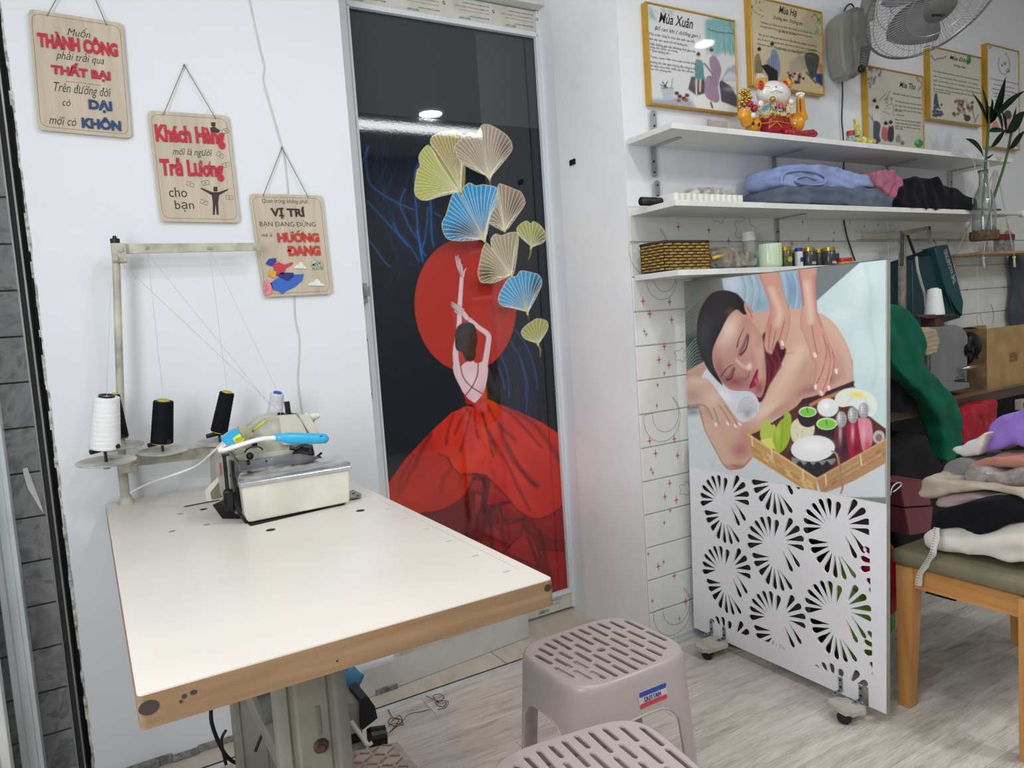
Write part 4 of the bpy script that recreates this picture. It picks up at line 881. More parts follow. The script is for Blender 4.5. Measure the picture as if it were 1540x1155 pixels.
bm = B(); tube(bm, smooth_path([P(x, y, Y=Y_) for x, y, Y_ in ((340, 661, LY_+.04), (334, 667, LY_+.06), (315, 685, 1.85), (293, 702, 1.95), (256, 716, 2.0), (238, 722, 2.05), (215, 731, 2.10), (196, 741, 2.13))]), .003, 8); obj('cord', bm, wr, lm, smooth=True)

# ================================================================== hanging wooden signs
signwood = wood('pale_sign_wood', 'b0a48f', 'c8bba5', rough=.6, grain=(22, 22, 2.0), bump=.12)
redl = mat('red_raised_letter', 'bb2338', rough=.5); bluel = mat('navy_raised_letter', '26406f', rough=.5); brn = mat('brown_print', '3a2d27', rough=.6); orl = mat('orange_red_letter', 'c23a2c', rough=.5)
string = mat('jute_string', '8d7c68', rough=.9)
def sign(lab, tl, tr, br, bl, nail, holes):
    Y_ = WY-.012; q = [P(*c, Y=Y_) for c in (tl, tr, br, bl)]; cen = sum(q, Vector())/4
    s = thing('wooden_sign', lab, 'sign', tuple(cen), 0, 'hanging wooden signs')
    def rounded(q, r, inset=0):
        cc = sum(q, Vector())/4; q = [p+(cc-p).normalized()*inset*1.41 for p in q]; out = []
        for i in range(4):
            p, a, b = q[i], q[i-1], q[(i+1) % 4]; a = p+(a-p).normalized()*r; b = p+(b-p).normalized()*r
            for k in range(5): u = k/4; out.append(a.lerp(p, u).lerp(p.lerp(b, u), u))
        return out
    bm = B(); prism(bm, rounded(q, .012), (0, .006, 0)); obj('board', bm, signwood, s)
    bm = B(); rp = rounded(q, .02, .008); tube(bm, [p+Vector((0, -.0002, 0)) for p in rp], .0005, 4, closed=True); obj('border_line', bm, mat('border_brown', '8a7a64', rough=.6), s)
    U = (q[1]-q[0]); V = (q[0]-q[3]); kx = U.length/math.hypot(tr[0]-tl[0], tr[1]-tl[1]); ky = V.length/math.hypot(tl[0]-bl[0], tl[1]-bl[1])
    n = P(*nail, Y=WY-.006); bm = B()
    for h in holes: hp = P(*h, Y=Y_-.001); tube(bm, [n, hp], .0012, 6); ball(bm, hp, .002, 8, 6)
    obj('string', bm, string, s)
    bm = B(); tube(bm, [n+Vector((0, -.004, 0)), n+Vector((0, .006, 0))], .0025, 8); obj('nail', bm, mat('nail_steel', '77797b', rough=.4, metal=.8), s)
    groups = {}
    def W(txt_, x, y, w, h, m_, depth=0, **k):
        bm = groups.setdefault((m_.name, depth > 0), [B(), m_])[0]; text_into(bm, txt_, P(x, y, Y=Y_), U, V, w*kx, h*ky, depth=depth, lift=.0003, **k)
    def done():
        for (nm, dp), (bm, m_) in groups.items(): obj('raised_lettering' if dp else 'lettering', bm, m_, s, kind='stuff')
    def S(px, m_, nm, depth=.002, group=None):
        bm = B()
        for poly in px: prism(bm, [P(x, y, Y=Y_)+Vector((0, -.0002, 0)) for x, y in poly], (0, -depth, 0))
        return obj(nm, bm, m_, s)
    return s, W, done, S
Z1 = tf(0, 0, 2.511)
def c1(x, y, w, h): return x/2.511, y/2.511, w/2.511, h/2.511
s, W, done, S = sign('wooden sign at top left with red THÀNH CÔNG and blue KHÔN lettering', (42, 13), (184, 35), (198, 208), (57, 195), (118, -60), ((71, 23), (160, 37)))
W('Muốn', *c1(297, 121, 90, 38), brn, shear=.35); W('THÀNH CÔNG', *c1(296, 165, 308, 66), redl, depth=.003, bold=.05); W('phải trải qua', *c1(303, 221, 186, 42), brn, shear=.35)
W('THẤT BẠI', *c1(306, 271, 228, 60), redl, depth=.003, bold=.05); W('Trên đường đời', *c1(314, 344, 220, 48), brn, shear=.35); W('có', *c1(251, 387, 32, 28), brn, shear=.35)
W('DẠI', *c1(379, 402, 92, 50), bluel, depth=.003, bold=.05); W('mới có', *c1(237, 456, 104, 34), brn, shear=.35); W('KHÔN', *c1(383, 466, 156, 50), bluel, depth=.003, bold=.05); W('———— • • • ————', *c1(315, 313, 140, 5), brn); done()
s, W, done, S = sign('middle wooden sign with red Khách Hàng lettering and man tossing banknotes', (222, 166), (343, 174), (361, 335), (242, 333), (277, 98), ((246, 172), (324, 178)))
W('Khách Hàng', *c1(720, 518, 262, 84), redl, depth=.003, bold=.04); W('mới là người', *c1(728, 578, 152, 36), brn, shear=.35); W('Trả Lương', *c1(726, 641, 240, 88), redl, depth=.003, bold=.04); W('cho', *c1(672, 726, 68, 38), brn); W('bạn', *c1(697, 778, 72, 44), brn)
def man(cx_, cy_, k): return [[(cx_-3*k, cy_-9*k), (cx_+3*k, cy_-9*k), (cx_+3*k, cy_-16*k), (cx_-3*k, cy_-16*k)], [(cx_-6*k, cy_-8*k), (cx_+6*k, cy_-8*k), (cx_+4*k, cy_+8*k), (cx_+5*k, cy_+26*k), (cx_+2*k, cy_+26*k), (cx_, cy_+10*k), (cx_-1*k, cy_+26*k), (cx_-4*k, cy_+26*k), (cx_-4*k, cy_+8*k)],
    [(cx_-5*k, cy_-8*k), (cx_-22*k, cy_-15*k), (cx_-22*k, cy_-13*k), (cx_-5*k, cy_-3*k)], [(cx_+5*k, cy_-8*k), (cx_+19*k, cy_-13*k), (cx_+19*k, cy_-11*k), (cx_+5*k, cy_-3*k)]]
S(man(324, 297, 1.0), brn, 'printed_figure', .0004); S([[(317, 199), (316, 192), (322, 190), (326, 193), (331, 196), (329, 200)], [(318, 190), (317, 184), (324, 184), (324, 190)]], brn, 'printed_figure', .0004)
bm = B()
for x, y, a in ((339, 197, .4), (331, 233, -.6), (340, 248, .3), (286, 277, -.4), (309, 275, .2), (307, 304, -.4), (345, 297, 0)):
    c_ = P(x, y, Y=WY-.0124); pp_ = [Vector((u*.0095*math.cos(a)-v*.0055*math.sin(a), 0, u*.0095*math.sin(a)+v*.0055*math.cos(a)))+c_ for u, v in ((-1, -1), (1, -1), (1, 1), (-1, 1))]; tube(bm, pp_, .0005, 4, closed=True); ball(bm, c_, .0016, 6, 5)
obj('printed_banknotes', bm, brn, s, kind='stuff'); done()
s, W, done, S = sign('wooden sign nearest the door with red HƯỚNG ĐANG lettering and rocket rider', (375, 291), (484, 294), (500, 442), (397, 447), (424, 222), ((396, 294), (463, 296)))
W('Quan trọng không phải', *c1(1078, 761, 174, 22), brn, shear=.3); W('VỊ TRÍ', *c1(1088, 803, 130, 48), brn, depth=.002, bold=.03); W('BẠN ĐANG ĐỨNG', *c1(1088, 846, 212, 30), brn); W('mà là', *c1(1008, 887, 40, 14), brn, shear=.3)
W('HƯỚNG', *c1(1126, 893, 160, 46), orl, depth=.003, bold=.05); W('ĐANG', *c1(1147, 947, 128, 40), orl, depth=.003, bold=.05); W('ĐI', *c1(1196, 1001, 44, 34), mat('mottled_letter', 'a9b2a6', rough=.5, var=.5, scale=160), depth=.003, bold=.05)
bl_ = mat('rocket_blue', '3b63bd', rough=.5); S([Z1([(1020, 1070), (1040, 1055), (1060, 1045), (1100, 1038), (1146, 1035), (1140, 1060), (1110, 1085), (1080, 1098), (1065, 1112), (1055, 1100), (1030, 1095)])], bl_, 'rocket', .003)
S([Z1([(1045, 1040), (1060, 1030), (1106, 1030), (1108, 1045), (1085, 1062), (1060, 1050)])], mat('trouser_navy', '27326c', rough=.6), 'rider_legs', .0045)
S([Z1([(1030, 1000), (1050, 990), (1072, 1000), (1103, 990), (1104, 997), (1078, 1012), (1070, 1035), (1040, 1035)])], mat('jacket_red', 'c23a4c', rough=.6), 'rider_jacket', .0045)
S([Z1([(1003, 995), (1015, 978), (1040, 975), (1042, 990), (1025, 1005), (1010, 1000)])], mat('hair_blue', '2c3f8f', rough=.6), 'rider_hair', .005); S([Z1([(1030, 985), (1042, 980), (1045, 995), (1034, 1000)])], mat('face_pink', 'e08f86', rough=.6), 'rider_face', .004)
S([Z1([(1012, 1040), (1018, 1018), (1042, 1026), (1038, 1052)])], mat('pack_yellow', 'dca33a', rough=.6), 'rider_pack', .005)
S([Z1([(995, 1065), (1010, 1058), (1025, 1070), (1030, 1090), (1022, 1112), (1000, 1116), (993, 1095)])], mat('smoke_pink', 'e0848f', rough=.6, var=.2, scale=80), 'rocket_smoke', .003)
wc = mat('cloud_white', 'e6e4dd', rough=.5)
for cx_, cy_, w_ in ((1134, 1005, 24), (1194, 1070, 32)): S([Z1([(cx_-w_, cy_+8), (cx_-w_*.8, cy_-2), (cx_-w_*.3, cy_-6), (cx_-w_*.1, cy_-16), (cx_+w_*.3, cy_-14), (cx_+w_*.5, cy_-3), (cx_+w_, cy_+6), (cx_+w_*.9, cy_+10)])], wc, 'cloud', .003)
done()
# white wire down the wall
bm = B(); tube(bm, smooth_path([P(x, y, Y=WY-.0028) for x, y in ((370, -25), (378, 15), (390, 70), (397, 100), (396, 122), (408, 165), (418, 200), (424, 222), (428, 240), (433, 290), (438, 370), (442, 446), (444, 480), (450, 510), (449, 545), (448, 575), (455, 620), (462, 660), (462, 700))]), .0019, 6)
solo('wall_wire', bm, mat('white_wire', 'd6d5d0', rough=.5), 'thin white wire running down the wall past the sign nearest the door', 'wire', smooth=True)
# ================================================================== rolling screen with the massage poster and cut-out flowers
PX = 1.80; Z8 = tf(1020, 700, 2.888); Z7 = tf(1020, 380, 3.209)
YB0, YB1, ZB0, ZB1, LEAN = 1.162, 1.893, .036, 1.272, -.024      # right / left edge at the foot, foot, head
def yy(y, z): return y+LEAN*(z-ZB0)
sc_ = thing('rolling_screen', 'white rolling screen with massage poster above and cut-out flower petals below', 'screen', (PX, 1.53, 0))
petals = [((620, 270), (540, 285)), ((622, 262), (540, 238)), ((632, 252), (552, 195)), ((640, 245), (580, 165)), ((650, 240), (612, 145)), ((660, 238), (652, 142)), ((678, 248), (697, 158)), ((728, 225), (772, 150)), ((735, 238), (812, 190)), ((742, 255), (835, 243)),
          ((745, 272), (835, 292)), ((748, 285), (808, 382)), ((725, 305), (770, 405)), ((650, 335), (562, 330)), ((652, 352), (573, 372)), ((658, 368), (600, 418)), ((668, 380), (638, 465)), ((680, 390), (680, 490)), ((697, 393), (722, 498)), ((707, 395), (768, 490))]
def yz(p): q = P(*Z8([p])[0], X=PX); return (q.y, q.z)
oc = yz((690, 310)); PET = [((yz(a)[0]-oc[0], yz(a)[1]-oc[1]), (yz(b)[0]-oc[0], yz(b)[1]-oc[1])) for a, b in petals]
cy0, cy1 = yz((832, 400))[0], yz((86, 300))[0]; cz0 = yz((500, 812))[1]; cz1 = yz((400, 55))[1]; zbase = yz((640, 905))[1]+.010
def clip(poly, ax, val, keep_gt):
    out = []
    for i in range(len(poly)):
        a, b = poly[i], poly[(i+1) % len(poly)]; ia, ib = (a[ax] > val) == keep_gt, (b[ax] > val) == keep_gt
        if ia: out.append(a)
        if ia != ib: t_ = (val-a[ax])/(b[ax]-a[ax]); out.append((a[0]+(b[0]-a[0])*t_, a[1]+(b[1]-a[1])*t_))
    return out
holes = []
for fx, fy in ((204, 184), (425, 45), (690, 310), (425, 375), (212, 492), (433, 700), (695, 670), (222, 800), (702, 1028), (964, 488), (978, 868)):
    c_ = yz((fx, fy))
    for a, b in PET:
        a = Vector((c_[0]+a[0], c_[1]+a[1])); b = Vector((c_[0]+b[0], c_[1]+b[1])); d_ = (b-a); L = d_.length; d_.normalize(); n_ = Vector((-d_.y, d_.x)); w_ = .0098
        q = [a+d_*L*u+n_*w_*k for u, k in ((0, -.06), (.35, -.42), (.65, -.80), (.82, -.98), (.93, -.85), (.985, -.45), (1, 0), (.985, .45), (.93, .85), (.82, .98), (.65, .80), (.35, .42), (0, .06))]
        q = [(v.x, v.y) for v in q]
        for ax, val, gt in ((0, cy0, True), (0, cy1, False), (1, zbase if fy > 780 else cz0-.004, True), (1, cz1, False)):
            q = clip(q, ax, val, gt)
            if len(q) < 3: break
        if len(q) < 3: continue
        area = abs(sum(q[i][0]*q[(i+1) % len(q)][1]-q[(i+1) % len(q)][0]*q[i][1] for i in range(len(q))))/2
        if area < 1.2e-5: continue
        holes.append(q)
me = flat_with_holes([(YB0, ZB0), (YB1, ZB0), (yy(YB1, ZB1), ZB1), (yy(YB0, ZB1), ZB1)], holes, .006)
n_ = len(me.vertices); co = np.zeros(n_*3); me.vertices.foreach_get('co', co); co = co.reshape(-1, 3)
co = np.stack([PX*0+.003+co[:, 2], co[:, 0]-1.53, co[:, 1]], 1); me.vertices.foreach_set('co', co.ravel()); me.update()
bm = B(); bm.from_mesh(me); bmesh.ops.recalc_face_normals(bm, faces=bm.faces); bm.to_mesh(me); bm.free()
board_m = mat('white_screen_board', 'dedcdf', rough=.45, var=.03, scale=4, bump=.1)
link('board', me, board_m, sc_)
bm = B(); bb(bm, PX+.006, PX+.0135, YB0, YB0+.022, ZB0, ZB1-.001); bb(bm, PX+.006, PX+.0135, YB0, YB1-.03, ZB1-.06, ZB1-.001); obj('back_batten', bm, mat('batten_grey', '8a8a80', rough=.6), sc_)
bm = B(); prism(bm, [(PX+.0005, YB0-.0006, ZB0), (PX+.0005, yy(YB0, ZB1)-.0006, ZB1), (PX+.0135, yy(YB0, ZB1)-.0006, ZB1), (PX+.0135, YB0-.0006, ZB0)], (0, -.0012, 0)); obj('edge_band', bm, mat('grey_green_edge', '8d8d80', rough=.5, var=.1), sc_)
bm = B(); prism(bm, [(PX-.001, yy(YB1, ZB1), ZB1), (PX-.001, yy(YB0, ZB1), ZB1), (PX+.015, yy(YB0, ZB1), ZB1), (PX+.015, yy(YB1, ZB1), ZB1)], (0, 0, .002)); obj('top_edge', bm, mat('dark_edge', '55574f', rough=.5), sc_)
zpb = yz((60, 5))[1]; zpb = (P(1036, 701.5, X=PX).z+P(1331, 757, X=PX).z)/2
def paint_poster(p):
    Z = Z7
    p.c[:] = lin('7d837e')
    p.poly(Z([(620, 60), (1000, 20), (1000, 400), (640, 280)]), '767c7d', 10); p.poly(Z([(40, 120), (215, 110), (215, 400), (40, 620)]), '6d7069', 14)
    p.poly(Z([(40, 410), (120, 380), (130, 540), (40, 575)]), '1d3330', 16)
    for i in range(22):
        y = 250+i*15; p.stroke(Z([(40, y+48+i*2), (75, y+14+i), (112-.2*i, y-18+i*2)]), 1.2, '20352f' if i < 10 else '93a59b', 1.2, .85, w2=.4)
    # blue tunic
    g = Z([(210, 125), (385, 97), (620, 80), (610, 270), (540, 275), (430, 280), (365, 290), (330, 245), (285, 195), (220, 180)])
    p.poly(g, 'a3bac8', 1.5); m = p.clipmask(g, 1.5)
    p.blob(*Z([(260, 150)])[0], 14, 16, 'cfdbe2', .8, clip=m); p.blob(*Z([(400, 250)])[0], 14, 10, '7f9cb0', .6, clip=m); p.blob(*Z([(555, 180)])[0], 16, 30, '7395b0', .8, clip=m)
    for x in (300, 340, 370, 520, 545, 570): p.stroke(Z([(x, 100), (x+25, 180), (x+10, 270)]), 1.5, '6a8aa5', 3, .6, clip=m)
    for x in (285, 320, 355, 505, 560): p.stroke(Z([(x, 100), (x+15, 180), (x+5, 260)]), 1.5, 'c6d5e0', 3, .6, clip=m)
    # sheet and blanket
    p.poly(Z([(40, 760), (600, 700), (1000, 700), (1000, 1180), (40, 1180)]), 'cdd3d4', 3)
    g = Z([(665, 235), (760, 150), (880, 45), (905, 33), (1002, 25), (1002, 900), (940, 830), (880, 700), (845, 630), (842, 520), (800, 420), (745, 340), (700, 300), (670, 290)])
    p.poly(g, 'c9dcdd', 1.3); m = p.clipmask(g, 1.3)
    for x, y, rx, ry, c, a in ((900, 120, 24, 30, 'e2edec', .8), (930, 300, 14, 50, 'b3cdcf', .6), (960, 500, 18, 60, 'dbe8e8', .7), (880, 480, 12, 40, 'd9e6e6', .6), (780, 300, 20, 14, 'dfeaea', .7), (930, 700, 22, 40, 'bcd2d4', .6), (860, 200, 20, 20, 'd8e6e6', .5)):
        q = Z([(x, y)])[0]; p.blob(q[0], q[1], rx, ry, c, a, clip=m)
    rr = random.Random(7)
    for i in range(130): x, y = rr.uniform(680, 1000), rr.uniform(60, 850); q = Z([(x, y)])[0]; p.blob(q[0], q[1], 3, 2, rr.choice(['b9d0d2', 'dbe9e9']), .25, rr.uniform(0, 90), clip=m)
    p.stroke(Z([(905, 60), (930, 200), (925, 340), (960, 520), (940, 640)]), 3, 'a9c6c9', 9, .5, clip=m)
    # back, shoulder and arm
    body = Z([(340, 300), (365, 288), (440, 278), (540, 270), (600, 272), (680, 292), (740, 328), (790, 395), (830, 480), (842, 560), (845, 625), (800, 650), (700, 690), (600, 730), (545, 765), (470, 800), (400, 845), (350, 885), (357, 985), (310, 1038), (270, 1048), (240, 1045), (215, 1020), (130, 860), (95, 740), (110, 690), (200, 760), (250, 800), (330, 790), (400, 720), (440, 640), (480, 580), (500, 540), (430, 500), (400, 420), (370, 370)])
    p.poly(body, 'd0a893', 1.3, smooth=True); m = p.clipmask(body, 1.3, True)
    for x, y, rx, ry, c, a, an in ((620, 400, 45, 26, 'd6b096', .8, 20), (790, 540, 16, 40, 'b98f85', .7, -15), (720, 620, 40, 14, '9a6a6c', .8, -25), (560, 520, 26, 40, 'deb9a0', .8, 40), (430, 760, 50, 14, 'e6c8b0', .9, -38), (500, 640, 34, 18, 'd9b29a', .7, -45), (640, 660, 40, 12, '8e5a62', .7, -15), (300, 950, 26, 24, 'b06f6c', .9, 0), (250, 860, 16, 34, 'd2aa95', .8, -20),
                                   (330, 880, 20, 30, 'bb8177', .6, 10), (600, 560, 12, 40, 'b88a7f', .5, 20), (540, 330, 40, 12, 'd8b39d', .6, 0), (480, 760, 40, 8, 'b98578', .6, -35), (150, 780, 12, 26, 'b98d80', .6, -20), (280, 1030, 24, 6, '8d4b50', .7, 0)):
        q = Z([(x, y)])[0]; p.blob(q[0], q[1], rx*.62, ry*.62, c, a, an, clip=m)
    p.stroke(Z([(590, 470), (540, 560), (470, 670), (400, 760)]), 12, 'ecd2bb', 22, .55, clip=m); p.stroke(Z([(690, 470), (640, 600), (560, 720), (480, 790)]), 10, 'a87468', 22, .5, clip=m); p.stroke(Z([(150, 800), (190, 900), (250, 1000)]), 8, 'dcb7a2', 14, .5, clip=m); p.stroke(Z([(700, 320), (770, 400), (810, 500), (820, 580)]), 8, 'e0bfa8', 16, .5, clip=m)
    p.stroke(Z([(845, 625), (800, 648), (700, 690), (600, 730), (545, 770)]), 4, '3f1a2c', 3, .9); p.poly(Z([(545, 775), (600, 705), (660, 690), (845, 620), (850, 645), (760, 668), (650, 735), (575, 780)]), '3e1f2e', 1.5)
    p.stroke(Z([(555, 480), (500, 500), (480, 560)]), 1, 'a3766c', 2, .7); p.stroke(Z([(100, 740), (130, 860), (215, 1020), (250, 1048), (310, 1038), (357, 985)]), 1.2, '7c4a4c', 1.5, .8, smooth=False)
    p.poly(Z([(405, 400), (450, 380), (500, 440), (520, 480), (480, 570), (440, 640), (415, 700), (395, 722), (370, 700), (420, 600), (420, 500)]), '571326', 3, smooth=True)
    for a in ([(430, 480), (470, 540), (450, 620)], [(460, 460), (490, 520), (460, 600)], [(430, 520), (440, 570), (430, 640)]): p.stroke(Z(a), 2, '8c2a40', 3, .8)
    # towel roll
    g = Z([(105, 580), (130, 540), (180, 570), (210, 625), (270, 662), (350, 670), (380, 700), (392, 750), (370, 790), (330, 815), (300, 815), (255, 780), (190, 740), (130, 640)])
    p.poly(g, 'd5d7de', 1.5, smooth=True); m = p.clipmask(g, 1.5, True); p.blob(*Z([(220, 690)])[0], 18, 8, 'f0f2f6', .8, 30, clip=m)
    for r in (60, 48, 38, 28, 18): p.stroke(Z([(333+r*.75*math.cos(q), 765+r*1.1*math.sin(q)) for q in [PI*.95+PI*1.1*i/8 for i in range(9)]]), 1, '9a97a2', 1.6, .75, clip=m)
    p.blob(*Z([(335, 775)])[0], 7, 8, '8c8087', .7, clip=m)
    # head
    face = Z([(300, 262), (325, 262), (345, 300), (360, 345), (385, 370), (408, 420), (416, 520), (424, 590), (418, 650), (400, 697), (375, 690), (340, 665), (290, 668), (240, 655), (200, 610), (170, 560), (160, 480), (190, 400), (230, 330), (270, 280)])
    p.poly(face, 'bf8e82', 1.3, smooth=True); m = p.clipmask(face, 1.3, True)
    for x, y, rx, ry, c, a, an in ((240, 400, 40, 70, 'd3ab98', .9, 20), (250, 370, 22, 30, 'e6cbb6', .9, 0), (300, 540, 30, 36, 'c48f83', .7, 0), (270, 620, 45, 20, '8f4a55', .85, 10), (395, 560, 14, 60, 'c98f86', .8, 0), (360, 420, 20, 40, 'd4a695', .8, 0), (390, 650, 16, 22, '8f3c4d', .8, 0), (200, 560, 16, 40, '9b5c60', .7, -15), (400, 480, 10, 30, 'e0b8a6', .7, 0), (335, 480, 20, 30, 'cf9f91', .5, 0), (380, 610, 12, 14, 'c07a7a', .5, 0)):
        q = Z([(x, y)])[0]; p.blob(q[0], q[1], rx*.5, ry*.5, c, a, an, clip=m)
    p.stroke(Z([(215, 430), (235, 380), (275, 320)]), 10, 'f0dccb', 16, .5, clip=m); p.stroke(Z([(375, 470), (392, 540), (398, 600)]), 5, 'e6b9a8', 10, .5, clip=m)
    hair = Z([(150, 205), (190, 184), (240, 183), (290, 205), (325, 252), (334, 292), (315, 298), (285, 275), (262, 285), (238, 310), (210, 370), (185, 420), (165, 480), (170, 545), (190, 590), (215, 640), (185, 615), (140, 560), (105, 490), (90, 420), (93, 330), (112, 262)])
    p.poly(hair, '1b181e', 1.3, smooth=True); m2 = p.clipmask(hair, 1.3, True); p.blob(*Z([(130, 380)])[0], 10, 26, '3a353c', .6, 15, clip=m2); p.blob(*Z([(250, 285)])[0], 8, 6, '6a4542', .6, clip=m2)
    for i in range(10): p.stroke(Z([(120+i*12, 240), (112+i*10, 380), (150+i*6, 560)]), .5, '36323a', 1, .5, clip=m2)
    p.poly(Z([(318, 245), (332, 246), (350, 275), (362, 305), (362, 328), (352, 325), (335, 300), (322, 275)]), 'd29a8b', 1.2, smooth=True); p.stroke(Z([(330, 262), (348, 290), (355, 315)]), 1.2, '7d2b31', 1.5, .8); p.stroke(Z([(366, 345), (372, 370)]), 2, 'c98d80', 2)
    p.stroke(Z([(284, 455), (290, 425), (300, 398), (317, 363)]), 2.0, '43252d', 1.3, .95, w2=1); p.stroke(Z([(298, 490), (318, 440), (335, 400)]), 6, '7d3a50', 4, .75); p.stroke(Z([(302, 492), (325, 468), (336, 430), (338, 402)]), 2.2, '120c12', 1.3, 1, w2=1.2)
    p.stroke(Z([(296, 460), (312, 425), (322, 395)]), 2, 'd7a6a0', 2, .6)
    p.stroke(Z([(208, 595), (225, 570), (245, 550), (265, 540)]), 2.0, '4a2a30', 1.3, .95, w2=1); p.stroke(Z([(232, 612), (250, 595), (268, 560)]), 5, '6e3e4a', 4, .7); p.stroke(Z([(236, 615), (255, 606), (265, 585), (270, 556)]), 1.9, '1c1318', 1.3, .95, w2=1)
    p.stroke(Z([(282, 520), (310, 545), (342, 560)]), 3, 'ecd0c0', 5, .8); p.blob(*Z([(344, 548)])[0], 4, 5, 'f6e4d6', .9); p.stroke(Z([(313, 605), (325, 612), (338, 600), (345, 575)]), 1.6, '74303a', 2.2, .8); p.blob(*Z([(330, 590)])[0], 5, 6, 'b57370', .7)
    p.poly(Z([(342, 650), (358, 610), (380, 562), (386, 570), (382, 600), (386, 615), (375, 640), (355, 655)]), '9b2440', 1.5, smooth=True); p.stroke(Z([(346, 648), (366, 606), (382, 566)]), 1, '4d0c1e', 1.2, .9); p.blob(*Z([(376, 618)])[0], 2.5, 4, 'd76a86', .8)
    # the masseur's arms and hands
    sk = 'cf9c8a'
    la = Z([(385, 95), (480, 86), (500, 165), (522, 240), (540, 290), (540, 330), (530, 390), (515, 435), (508, 466), (494, 462), (488, 435), (478, 425), (462, 462), (450, 490), (432, 480), (424, 475), (414, 440), (420, 400), (428, 340), (446, 290), (440, 240), (415, 170)])
    ra = Z([(577, 70), (662, 62), (662, 150), (668, 240), (672, 290), (700, 365), (722, 420), (745, 470), (768, 540), (764, 585), (752, 580), (735, 610), (730, 660), (715, 668), (700, 690), (682, 690), (665, 668), (656, 650), (662, 590), (668, 540), (660, 520), (648, 515), (635, 470), (612, 410), (592, 360), (590, 320), (600, 250), (592, 170)])
    for g, hl, sh in ((la, [(450, 180), (490, 280), (480, 340)], [(405, 180), (440, 300), (425, 430)]), (ra, [(620, 150), (635, 260), (640, 330)], [(655, 110), (664, 240), (690, 350)])):
        p.poly(g, sk, 1.2, smooth=True); m = p.clipmask(g, 1.2, True)
        p.stroke(Z(hl), 8, 'e8c9b2', 9, .85, clip=m); p.stroke(Z(sh), 3, 'b06a66', 6, .7, clip=m); p.stroke(g+[g[0]], .8, '9c5a58', 1.5, .55, smooth=False)
    p.stroke(Z([(395, 100), (425, 180), (450, 270)]), 2, 'c47a74', 4, .7); p.stroke(Z([(583, 90), (598, 180), (604, 250)]), 2, 'a0545e', 4, .8)
    for pts in ([(512, 330), (500, 380), (485, 425)], [(450, 350), (440, 410), (436, 470)], [(470, 380), (460, 430), (452, 470)], [(645, 350), (655, 420), (672, 490)], [(700, 400), (716, 470), (700, 560), (668, 630)], [(722, 440), (735, 520), (722, 600), (696, 668)], [(745, 480), (752, 540), (735, 620)]): p.stroke(Z(pts), 1.1, '8c3540', 1.8, .85)
    for pts in ([(430, 380), (426, 440)], [(680, 380), (700, 470), (682, 590)], [(708, 520), (710, 600), (690, 660)], [(740, 520), (735, 590)]): p.stroke(Z(pts), 3, 'dba18f', 3, .6)
    for x, y, a in ((660, 494, 65), (503, 437, 70), (663, 647, 90), (690, 677, 60), (727, 652, 70), (763, 572, 80)): q = Z([(x, y)])[0]; p.disc(q[0], q[1], 4.2, 2.2, 'f2dfd8', 1, a)
    p.poly(Z([(486, 445), (497, 470), (520, 462), (510, 500), (490, 505)]), '3c0d1a', 1.5)
    # the near forearm and hand
    p.poly(Z([(42, 572), (90, 545), (125, 525), (135, 560), (110, 600), (42, 625)]), 'c09a86', 1.3)
    fa = Z([(42, 612), (100, 600), (148, 615), (185, 660), (222, 715), (262, 770), (298, 822), (303, 840), (292, 858), (276, 856), (262, 835), (240, 848), (226, 835), (205, 800), (192, 845), (176, 843), (162, 800), (128, 735), (42, 735)])
    p.poly(fa, 'ceab98', 1.3, smooth=True); m = p.clipmask(fa, 1.3, True); p.blob(*Z([(70, 690)])[0], 14, 12, 'a98a7a', .7, clip=m); p.blob(*Z([(170, 700)])[0], 12, 14, 'e0c4b2', .8, 40, clip=m); p.blob(*Z([(100, 620)])[0], 20, 4, 'dcc2ae', .7, clip=m)
    for pts in ([(170, 750), (185, 790), (196, 830)], [(196, 735), (228, 780), (250, 820)], [(225, 735), (262, 790), (285, 830)]): p.stroke(Z(pts), 1.1, '99484e', 1.6, .9)
    for x, y, a in ((182, 830, 75), (238, 824, 60), (276, 836, 55), (297, 827, 40)): q = Z([(x, y)])[0]; p.disc(q[0], q[1], 3.6, 2.0, 'f0dcd6', 1, a)
    p.stroke(Z([(42, 738), (128, 738), (165, 805)]), 1.2, '6d4044', 2, .8); p.blob(*Z([(70, 770)])[0], 14, 6, '7d767a', .8)
    # basket
    p.poly(Z([(338, 880), (400, 850), (560, 750), (700, 700), (780, 680), (1002, 850), (1002, 910), (668, 1095)]), '5a2f28', 1.3)
    p.stroke(Z([(338, 878), (400, 850)]), 3, 'c69a62', 1.5); p.stroke(Z([(640, 735), (700, 705), (770, 682)]), 5, 'b98058', 2)
    def pc(pts, c, **k): p.poly(Z(pts), c, 1.2, smooth=True, **k); return p.clipmask(Z(pts), 1.2, True)
    pc([(395, 870), (410, 815), (450, 812), (475, 850), (490, 900), (450, 940), (410, 920)], 'b8c75a'); pc([(520, 765), (545, 790), (540, 850), (520, 840), (508, 810)], '9db845')
    m = pc([(458, 930), (465, 860), (500, 805), (530, 812), (545, 860), (530, 920), (500, 960), (475, 965)], '9fb733'); p.stroke(Z([(505, 815), (500, 880), (495, 955)]), 1, '6f8c22', 1.5, .8); p.blob(*Z([(480, 870)])[0], 4, 12, 'c4d564', .7, clip=m); p.disc(*Z([(455, 825)])[0], 3, 2, '7d2436')
    p.poly(Z([(395, 905), (450, 890), (470, 950), (430, 940)]), 'd8dd72', 1.5)
    m = pc([(545, 830), (590, 795), (640, 805), (658, 850), (640, 895), (590, 915), (550, 905)], 'ddd9b8')
    for i in range(40): q = Z([(rr.uniform(545, 655), rr.uniform(800, 910))])[0]; p.blob(q[0], q[1], 2, 1.5, rr.choice(['f2efd8', 'bdb68c']), .6, clip=m)
